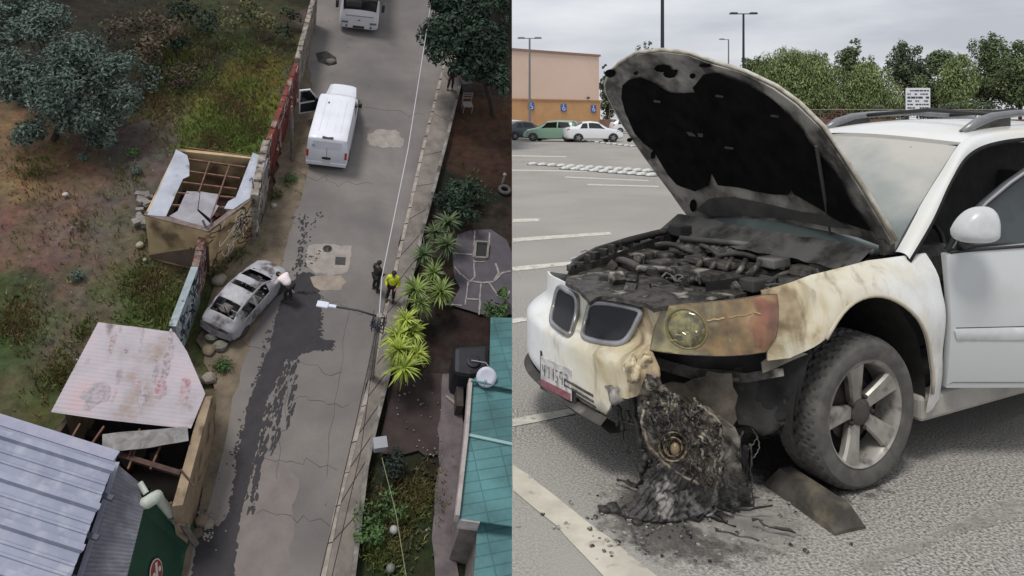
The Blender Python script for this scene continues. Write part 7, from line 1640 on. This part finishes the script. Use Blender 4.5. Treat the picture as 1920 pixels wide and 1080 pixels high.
s = MB(); s.tube([mpos + (DM(-.02, .05, -.05) - DM(0, 0, 0)), DM(.09, .0, 1.12)], [.035, .03], 10); s.build('mirror_arm', m_blk, mir, smooth=True)

# ---------------------------------------------------------------- loose things on the ground
def wheel_stop():
    P = [G(1425, 912), G(1500, 895), G(1618, 985), G(1530, 1010)]
    a, b = (G(1428, 915) + G(1490, 893)) / 2, (G(1570, 1012) + G(1620, 984)) / 2; d = (b - a).normalized(); n = Vector((-d.y, d.x, 0))
    t = thing('wheel_stop', 'scorched concrete wheel stop wedged against the SUV front tyre', 'wheel stop', ID, tuple(a))
    def W(l, w_, z): return a + d * l + n * w_ + Vector((0, 0, z))
    Ls = (b - a).length; s = MB(); V = []
    for l, i_ in ((0, 0), (.05, 1), (Ls * .42, 1), (Ls * .9, 1), (Ls + .0, 0)):
        if i_ == 0: V += [W(l, -.085, 0), W(l, -.08, .012), W(l, -.04, .015), W(l, .04, .015), W(l, .08, .012), W(l, .085, 0)]
        else: V += [W(l, -.085, 0), W(l, -.078, .025), W(l, -.035, .095), W(l, .035, .095), W(l, .078, .025), W(l, .085, 0)]
    s.v = [tuple(v) for v in V]
    for j in range(4):
        for q in range(5): s.f.append((j * 6 + q, j * 6 + q + 1, (j + 1) * 6 + q + 1, (j + 1) * 6 + q))
    s.f += [(0, 1, 2, 3, 4, 5), tuple(24 + k for k in range(6))]
    s.build('block', mat('scorched_concrete', hx('55514b'), hx('393631'), scale=7, rough=.9, c3=hx('736a58'), s3=5, t3=(.55, .7), bump=.004, bscale=50), t, local=False, bevel=.008)
wheel_stop()
# fallen melted skirt and burnt debris
g = random.Random(77)
t = thing('burnt_debris', 'heap of melted grey plastic and charred scraps under the SUV bumper', 'debris', ID, tuple(G(1280, 960)))
def skirt(a, b):
    x = 1190 + 215 * a; top = 858 + 50 * a + 10 * math.sin(a * 9); bot = 955 + 25 * math.sin(a * 4 + 1)
    p0 = pxw(x, top, .30 - .12 * a); p1 = G(x - 10 + 10 * math.sin(a * 7), bot)
    return p0.lerp(p1, b) 
def pxw(x, y, z): return G(x, y, z)
def sk(a, b):
    p0 = G(1240 + 150 * a, 868 + 22 * a, .27 - .05 * a); p1 = G(1165 + 250 * a, 968 + 14 * math.sin(a * 5), .01)
    p = p0.lerp(p1, b); f = math.sin(a * 120 + 4 * math.sin(b * 2.2)) * .009 + .02 * noise.fractal(Vector((a * 9, b * 9, 2)), .8, 2, 4)
    return p + Vector((f, -f * .6, max(0, f * .6) + .006))
s = MB(); s.grid(sk, 90, 30); s.build('melted_skirt', mat('melted_grey_plastic', hx('5b5957'), hx('2e2d2c'), scale=12, lo=.4, hi=.58, rough=.6, c3=hx('96938e'), s3=14, t3=(.54, .64), bump=.006), t, local=False, smooth=True)
for k in range(46):
    x, y = g.gauss(1262, 58), g.gauss(955, 22); p = G(x, y); an = g.gauss(.5, .6); Q = [p + Vector((0, 0, g.uniform(.01, .05)))]
    for q in range(7): an += g.gauss(0, .35); Q.append(Q[-1] + Vector((math.cos(an) * .026, math.sin(an) * .026, g.gauss(0, .006)))); Q[-1].z = max(.006, Q[-1].z)
    s = MB(); s.tube(Q, [g.uniform(.002, .008) for _ in Q], 5); s.build('plastic_strip', g.choice([m_char, m_soot, MATS['melted_grey_plastic']]), t, local=False, smooth=True)
for k in range(16):
    x, y = (g.gauss(1200, 30), g.gauss(966, 9)) if k else (1152, 958); p = G(x, y); s = MB(); r_ = g.uniform(.015, .045) if k else .035; s.ball((0, 0, 0), (r_, r_ * .8, r_ * .6), 10)
    s.v = [tuple(p + Vector((0, 0, r_ * .4)) + Vector(v) * (1 + .7 * noise.noise(Vector(v) * 40 + Vector((k, 0, 0))))) for v in s.v]; s.build('charred_lump', g.choice([m_soot, m_char]), t, local=False, smooth=True)
s = MB()
for k in range(220):
    x, y = g.gauss(1300, 130), g.gauss(985, 26); p = G(x, y); r_ = g.uniform(.002, .007); s.box(p + Vector((0, 0, r_)), (r_ * 3, r_ * 2, r_ * 1.5), rz=g.uniform(0, 3))
tag(s.build('ash_crumbs', mat('ash_crumbs', hx('2c2a28'), hx('9a9690'), scale=30, lo=.45, hi=.55, rough=1), loc=(0, 0, 0), fix=False), 'fine ash and plastic crumbs strewn around the heap', 'crumbs', kind='stuff')
# ================================================================ THE CAR PARK'S BACKGROUND
def store():
    t = thing('store_building', 'windowless pinkish-beige store building with an orange lower band', 'building', ID, (5.5, 89, 0))
    a, b = Vector((-.5, 84.3, 0)), Vector((10.9, 93.5, 0)); d = (b - a).normalized(); n = Vector((-d.y, d.x, 0))
    def blk(z0, z1, out, m, name, s0=0.0, s1=1.0, dp=12):
        p, q = a.lerp(b, s0) - n * out, a.lerp(b, s1) + (d * out if s1 == 1 else Vector((0, 0, 0))) - n * out
        s = MB(); s.prism([tuple(p[:2]), tuple(q[:2]), tuple((q + n * dp)[:2]), tuple((p + n * dp)[:2])], z0, z1); return s.build(name, m, t, local=False, clip=False)
    def half_x(o): return o
    blk(3.75, 9.35, 0, mat('beige_render', hx('dcc3b1'), hx('d2b8a6'), scale=.25, rough=.95, c3=hx('e2c8b8'), s3=.12, t3=(.45, .6), spec=.1), 'upper_wall')
    blk(0, 3.75, .12, mat('orange_block', hx('c79d74'), hx('b98f66'), scale=.5, rough=.95, c3=hx('c79b70'), s3=.3, spec=.1), 'lower_wall')
    blk(9.35, 9.6, .15, mat('roof_cap', hx('8f7468'), rough=.8), 'roof_coping'); blk(3.72, 3.9, .2, mat('band_trim', hx('a88566'), rough=.8), 'band_trim')
    for x, y in ((994, 199), (1055, 202), (1111, 204)):
        fr = (x - 960) / 1400; tt = (fr * a.y - a.x) / (d.x - fr * d.y); c = a + d * tt - n * .2; c.z = EYE - (y - CY) / F * c.y
        sg = MB(); Mx = Matrix((d, -n, Vector((0, 0, 1)))).transposed(); sg.box(c, (.86, .05, .86), M=Mx); so = sg.build('accessible_parking_sign', mat('sign_blue', hx('3a64b0'), rough=.5), t, local=False)
        w_ = MB(); e = c - n * .035; up = Vector((0, 0, 1)); wh = mat('sign_symbol_white', hx('dfe4ee'), rough=.5)
        w_.tube([e + d * (-.02 + .19 * math.cos(k)) + up * (-.12 + .19 * math.sin(k)) for k in [2.3 + i * .42 for i in range(11)]], .035, 6)
        w_.tube([e + d * -.08 + up * .22, e + d * -.06 + up * -.02, e + d * .12 + up * -.02, e + d * .20 + up * -.26], .04, 6); w_.ball(e + d * -.09 + up * .31, .07, 8); w_.build('wheelchair_symbol', wh, t, local=False)
    s = MB(); c = a.lerp(b, .86) - n * .2; s.box((c.x, c.y, 4.15), (.3, .2, .22)); s.build('wall_lamp', m_blk, t, local=False)
store()
m_pole = mat('lamp_pole_dark', hx('2c2e33'), rough=.5, metal=.3)
def lot_lamp(x, ytop, depth, label, heads=2, r=.11, arm=.9, pale=False, base=False):
    X = (x - CX) / F * depth; H = EYE + (CY - ytop) / F * depth; t = thing('car_park_lamp', label, 'lamp post', ID, (X, depth, 0), group='lamp posts of the car park')
    m = mat('lamp_pole_grey', hx('6f6e70'), rough=.6) if pale else m_pole
    s = MB(); s.tube([(0, 0, 0), (0, 0, H)], [r, r * .7], 10); s.build('pole', m, t, autosmooth=50)
    s = MB(); s.lathe([(r * 2.4, 0), (r * 2.4, .75), (r * 2, .8)], (0, 0, 0), 14); s.build('footing', mat('footing_grey', hx('8a8782'), rough=.9), t)
    s = MB(); s.bar((-arm if heads == 2 else -.1, 0, H), (arm, 0, H), .09, .07) if heads == 2 else s.bar((-arm, 0, H - .02), (.05, 0, H - .02), .09, .08); s.build('cross_arm', m, t)
    for sd in ((-1, 1) if heads == 2 else (-1,)):
        s = MB(); s.box((sd * (arm + .25), 0, H + .05), (.75, .42, .16), taper=(.8, .8)); s.build('lamp_head', m, t, bevel=.03)
lot_lamp(993, 72, 72, 'slim lamp post with two heads in front of the beige store', 2, .13, .55, True)
lot_lamp(1242, -90, 34, 'dark lamp post rising out of the picture behind the raised hood', 2, .10, .8)
lot_lamp(1394, 26, 66, 'tall dark lamp post with two heads right of the raised hood', 2, .13, .62)
lot_lamp(1366, 74, 105, 'small distant lamp post with a single head before the trees', 1, .12, .7, True)

# parked cars far off
def park_car(label, px, py_base, paint_hex, rz, ln=4.3, kind='wagon', sc=1.0, dark=False):
    p = G(px, py_base); t = thing('parked_car', label, 'car', ID, tuple(p), rz, group='cars parked before the store'); y0 = -ln / 2; k = ln / 4.3
    if kind == 'wagon': st = [(y0, .66, .64, .5, .4, .8, .9), (y0 + .1 * k, .8, .78, .6, .28, .9, 1.2), (y0 + .5 * k, .86, .84, .64, .2, .95, 1.48), (y0 + 1.5 * k, .88, .85, .66, .2, .95, 1.53), (y0 + 2.4 * k, .88, .85, .64, .2, .95, 1.46), (y0 + 3.2 * k, .86, .82, .68, .2, .92, 1.02), (y0 + 3.95 * k, .8, .76, .6, .24, .78, .86), (y0 + 4.2 * k, .7, .66, .5, .3, .6, .7), (y0 + 4.3 * k, .5, .5, .4, .35, .5, .55)]
    else: st = [(y0, .62, .60, .5, .35, .85, .92), (y0 + .12 * k, .78, .76, .62, .25, .92, 1.0), (y0 + .55 * k, .86, .83, .64, .2, .95, 1.1), (y0 + 1.25 * k, .88, .84, .60, .2, .93, 1.42), (y0 + 1.9 * k, .88, .84, .60, .2, .93, 1.46), (y0 + 2.4 * k, .88, .84, .60, .2, .92, 1.40), (y0 + 3.1 * k, .86, .82, .68, .2, .9, 1.0), (y0 + 3.95 * k, .8, .75, .6, .24, .76, .84), (y0 + 4.2 * k, .7, .66, .5, .3, .6, .7), (y0 + 4.3 * k, .5, .5, .4, .35, .5, .55)]
    S = Shell(st); pm = mat('car_paint_' + paint_hex, hx(paint_hex), rough=.3, coat=.5); S.body(36).build('body', pm, t, autosmooth=40)
    m = S.patch(y0 + 2.5 * k, y0 + 3.1 * k, 6.6, 9, 1, .015); S.patch(y0 + 2.5 * k, y0 + 3.1 * k, 6.6, 9, -1, .015, m=m); m.build('windshield', m_glass, t, smooth=True)
    m = S.patch(y0 + (.15 if kind == 'wagon' else .62) * k, y0 + (.48 if kind == 'wagon' else 1.2) * k, 6.6, 9, 1, .015); S.patch(y0 + (.15 if kind == 'wagon' else .62) * k, y0 + (.48 if kind == 'wagon' else 1.2) * k, 6.6, 9, -1, .015, m=m); m.build('rear_window', m_glass, t, smooth=True)
    for sd in (-1, 1):
        S.patch(y0 + 1.62 * k, y0 + 2.85 * k, 5.1, 5.95, sd, .014, skew=(0, -.42)).build('front_side_window', m_glass, t)
        S.patch(y0 + (.55 if kind == 'wagon' else .95) * k, y0 + 1.52 * k, 5.1, 5.95, sd, .014, skew=(.2, 0)).build('rear_side_window', m_glass, t)
        S.patch(y0 + 3.7 * k, y0 + 4.05 * k, 4.2, 5.8, sd, .014).build('headlight', mat('headlight_glass', .6), t); S.patch(y0 + .02, y0 + .2, 4.2, 5.6, sd, .014).build('tail_light', mat('tail_red', hx('9c2b2b'), rough=.3), t)
        for yy in (y0 + .8 * k, y0 + 3.4 * k): n = 14; s = MB(); s.add([(sd * .905, yy + .37 * math.cos(q * math.pi / n), .27 + .37 * math.sin(q * math.pi / n)) for q in range(n + 1)], [tuple(range(n + 1))]); s.build('wheel_arch', m_blk, t)
    wheels(t, .32, .2, .84, (y0 + .8 * k, y0 + 3.4 * k))
park_car('silver-white car half cut off at the far left, behind the dark car', 972, 259, 'c9cbce', R(-60))
park_car('dark blue-grey car parked between the silver-white and green cars', 984, 262, '3b434d', R(-62), 4.3, 'sedan')
park_car('sage green wagon parked before the store', 1036, 265, '7d9a89', R(72), 4.2)
park_car('white hatchback parked at the right end of the row', 1112, 266, 'dadcdf', R(-80), 4.2, 'sedan')
for i, (x, lb, c_) in enumerate([(1168, 'white car partly hidden by the left edge of the raised hood', 'd2d4d6')]): park_car(lb, x + 12, 250, c_, R(-80), 4.2)

# low white lane studs in rows
def stud(x, y, label, proto=[None]):
    p = G(x, y)
    if proto[0] is None:
        t = thing('lane_divider_stud', label, 'road stud', ID, tuple(p), .5, group='low white dividers across the car park')
        s = MB(); s.v = []; s.grid(lambda a, b: (.22 * math.cos(b * math.pi / 2) * math.cos(a * 6.2832), .13 * math.cos(b * math.pi / 2) * math.sin(a * 6.2832), .085 * math.sin(b * math.pi / 2) + .02), 18, 5); s.build('dome', mat('stud_white', hx('d0d0cc'), hx('9a9a98'), scale=7, rough=.7), t, smooth=True)
        s = MB(); s.lathe([(.25, 0), (.25, .02)], (0, 0, 0), 18); s.build('base_plate', mat('stud_base', hx('3d3c3b'), rough=.8), t); proto[0] = t; return
    c = copy_tree(proto[0], ID, tuple(p), .5); c['label'] = label
ORD = ['first', 'second', 'third', 'fourth', 'fifth', 'sixth', 'seventh', 'eighth', 'ninth', 'tenth', 'eleventh', 'twelfth', 'thirteenth']
rows = [((1000, 309), (1214, 322), 13, 'near row'), ((1062, 317), (1222, 330), 10, 'nearest short row'), ((1086, 264), (1186, 275), 10, 'far row by the cars')]
for (a, b, n, nm) in rows:
    for k in range(n): f = k / (n - 1); stud(a[0] + (b[0] - a[0]) * f, a[1] + (b[1] - a[1]) * f, 'low white divider, ' + ORD[k] + ' from the left in the ' + nm)
# fence, scrub, bank, board
s = MB(); s.grid(lambda a, b: (-2 + 90 * a, 96 + 60 * b, .02 + 1.2 * sm(0, .35, b) + .25 * noise.noise(Vector((a * 40, b * 8, 0)))), 60, 12); o = s.build('earth_bank', mat('reddish_earth', hx('6d564a'), hx('57463c'), scale=.4, rough=1, c3=hx('5b5b40'), s3=.3, t3=(.5, .7)), loc=(0, 0, 0), smooth=True, fix=False); tag(o, kind='structure')
t = thing('perimeter_fence', 'long brownish mesh fence with a pale top rail behind the car park', 'fence', ID, (20, 92, 0)); m_f = mat('fence_brown', hx('5e4a41'), hx('75655a'), scale=1.5, rough=.9)
for k in range(26): s = MB(); s.bar((12 + k * 2.6, 92, 0), (12 + k * 2.6, 92, 2.75), .07, .07); s.build('post', m_f, t, local=False)
s = MB(); s.bar((12, 92, 2.72), (78, 92, 2.72), .05, .06); s.build('top_rail', mat('rail_pale', hx('9b948c'), rough=.7), t, local=False)
s = MB()
for k in range(5): s.bar((12, 92.02, .3 + k * .48), (78, 92.02, .3 + k * .48), .02, .025)
for k in range(330): s.bar((12 + k * .2, 92.03, 0), (12 + k * .2, 92.03, 2.7), .012, .012)
s.build('mesh', m_f, t, local=False)
s = MB(); s.box((45, 93.4, .75), (68, .3, 1.5)); tag(s.build('low_brown_wall', mat('brown_block_wall', hx('6b4f45'), hx('7d6457'), scale=.8, rough=.95)), 'low reddish-brown block wall behind the mesh fence', 'wall')
p = DP(1721, 205, 80); t = thing('notice_board', 'white notice board with rows of dark lettering before the trees', 'sign', ID, (p.x, 80, 0))
zt, zb = DP(0, 165, 80).z, DP(0, 207, 80).z; s = MB(); s.box((p.x, 80, (zt + zb) / 2), (2.6, .1, zt - zb)); bd_ = s.build('panel', mat('board_white', hx('d6d8dc'), rough=.6), t, local=False)
g = random.Random(8); s = MB()
for r_ in range(6):
    s = MB(); z_ = zt - .28 - r_ * .37; x0 = p.x - 1.15
    while x0 < p.x + 1.1:
        w_ = g.uniform(.12, .5); 
        if g.random() < .86: s.box((min(x0 + w_ / 2, p.x + 1.1), 79.93, z_), (w_, .02, .13 if r_ != 2 else .2))
        x0 += w_ + .07
    s.build('lettering_row', mat('board_ink', hx('33363c'), rough=.7), t, local=False)
for sd in (-1.1, 1.1): s = MB(); s.bar((p.x + sd, 80.1, 0), (p.x + sd, 80.1, zb + .1), .1, .1); s.build('post', m_pole, t, local=False)

# trees behind
lf_p1 = mat('willow_leaf', hx('8c9968'), hx('66774c'), scale=.35, rough=.8, island=.4, spec=.2)
lf_p2 = mat('eucalypt_leaf', hx('707e57'), hx('526044'), scale=.35, rough=.8, island=.45, spec=.2)
lf_p3 = mat('grey_green_leaf', hx('657056'), hx('4b5645'), scale=.35, rough=.8, island=.45, spec=.2)
m_bark = mat('bark_far', hx('4a3e35'), hx('2f2822'), scale=2, rough=1)
def far_tree(px, pytop, depth, width, label, kind, seed, low=.16):
    g = random.Random(seed); X = (px - CX) / F * depth; H = EYE + (CY - pytop) / F * depth; Wd = width / F * depth / 2
    t = thing('tree', label, 'tree', ID, (X, depth, .3)); cl = []
    s = MB(); tree_trunk(s, (X, depth, .2), (X + g.gauss(0, .4), depth, H * .6), .28, .12, g)
    n = 30
    for k in range(n):
        h = g.uniform(low + .02, .93) if k else .93; rr = Wd * g.uniform(.20, .50) * (1.2 - .75 * max(0, h - .45)) * (1.15 - .5 * abs(h - .55)); a = g.uniform(0, 6.28); q = Wd * .72 * (1 - max(0, h - .5) * 1.35) * g.uniform(.3, 1)
        c = Vector((X + math.cos(a) * q, depth + math.sin(a) * q * .7, H * h)); cl.append((c, Vector((rr, rr, rr * (.8 if kind != 0 else 1.15))))); 
        if k % 2 == 0: tree_trunk(s, (X, depth, H * min(.55, h * .5)), c, .1, .03, g, 3)
    for k in range(16):
        a = g.uniform(0, 6.28); q = Wd * g.uniform(.1, .85); rr = Wd * g.uniform(.07, .15); cl.append((Vector((X + math.cos(a) * q, depth + math.sin(a) * q * .5, H * (1.02 - .42 * (q / Wd) ** 2) * g.uniform(.9, 1.06))), Vector((rr, rr, rr * g.uniform(.8, 1.8)))))
    s.build('trunk', m_bark, t, local=False)
    m = (lf_p1, lf_p2, lf_p3)[kind]
    leaves(cl, 150 if kind == 0 else 130, .20 if kind == 0 else .21, g, .32 if kind == 0 else .5, .2, droop=(kind == 0)).build('crown', m, t, local=False, fix=False)
far_tree(1137, 128, 118, 40, 'small tree showing between the store and the hood', 2, 1)
far_tree(1215, 92, 120, 90, 'tree top just showing over the left of the raised hood', 2, 2)
far_tree(1415, 112, 122, 90, 'tree directly behind the tall lamp post', 1, 3)
far_tree(1475, 102, 108, 150, 'drooping light green tree right of the tall lamp post', 0, 4)
far_tree(1535, 106, 104, 130, 'drooping light green tree left of the two-pronged tree', 0, 5)
far_tree(1600, 88, 116, 100, 'darker two-pronged tree in the middle of the row', 1, 6)
far_tree(1630, 120, 102, 110, 'light green tree below the two-pronged tree', 0, 7)
far_tree(1700, 82, 112, 110, 'sparse dark tree leaning above the notice board', 2, 8)
far_tree(1765, 96, 106, 110, 'rounded green tree right of the notice board', 1, 9)
far_tree(1800, 108, 100, 90, 'lower green tree beside the rounded tree', 0, 10)
far_tree(1855, 70, 112, 120, 'tallest tree near the right edge', 1, 11)
far_tree(1915, 80, 106, 110, 'dense green tree cut by the right edge', 1, 12)
for i, (x, y, r_, lb) in enumerate([(1545, 222, 1.6, 'reddish brown bush behind the fence beside the hood'), (1585, 212, 1.5, 'dry brown bush behind the fence below the drooping trees'), (1640, 205, 1.6, 'dark green hedge bush left of the notice board'), (1500, 218, 1.6, 'brown bush partly hidden by the raised hood'), (1790, 200, 1.8, 'dark bush right of the notice board'), (1860, 198, 1.8, 'dark bush above the roof rail')]):
    g = random.Random(60 + i); c = DP(x, y, 95.5); cl = [((c.x + g.gauss(0, .9), 95.5 + g.gauss(0, .3), max(.9, c.z) + g.gauss(0, .3)), Vector((r_, .8, r_ * .6)) * g.uniform(.5, .8)) for _ in range(6)]
    t = thing('bush', lb, 'bush', ID, (c.x, 95.5, .2)); leaves(cl, 130, .16, g, .5, .2).build('foliage', (mat('bush_reddish', hx('6d4f42'), hx('4c4032'), scale=.5, rough=.9, island=.4) if i in (0, 1, 3) else lf_p3), t, local=False, fix=False)
    s = MB(); s.tube([(c.x, 95.5, .1), (c.x, 95.5, 1.2)], .06, 6); s.build('stem', m_bark, t, local=False)
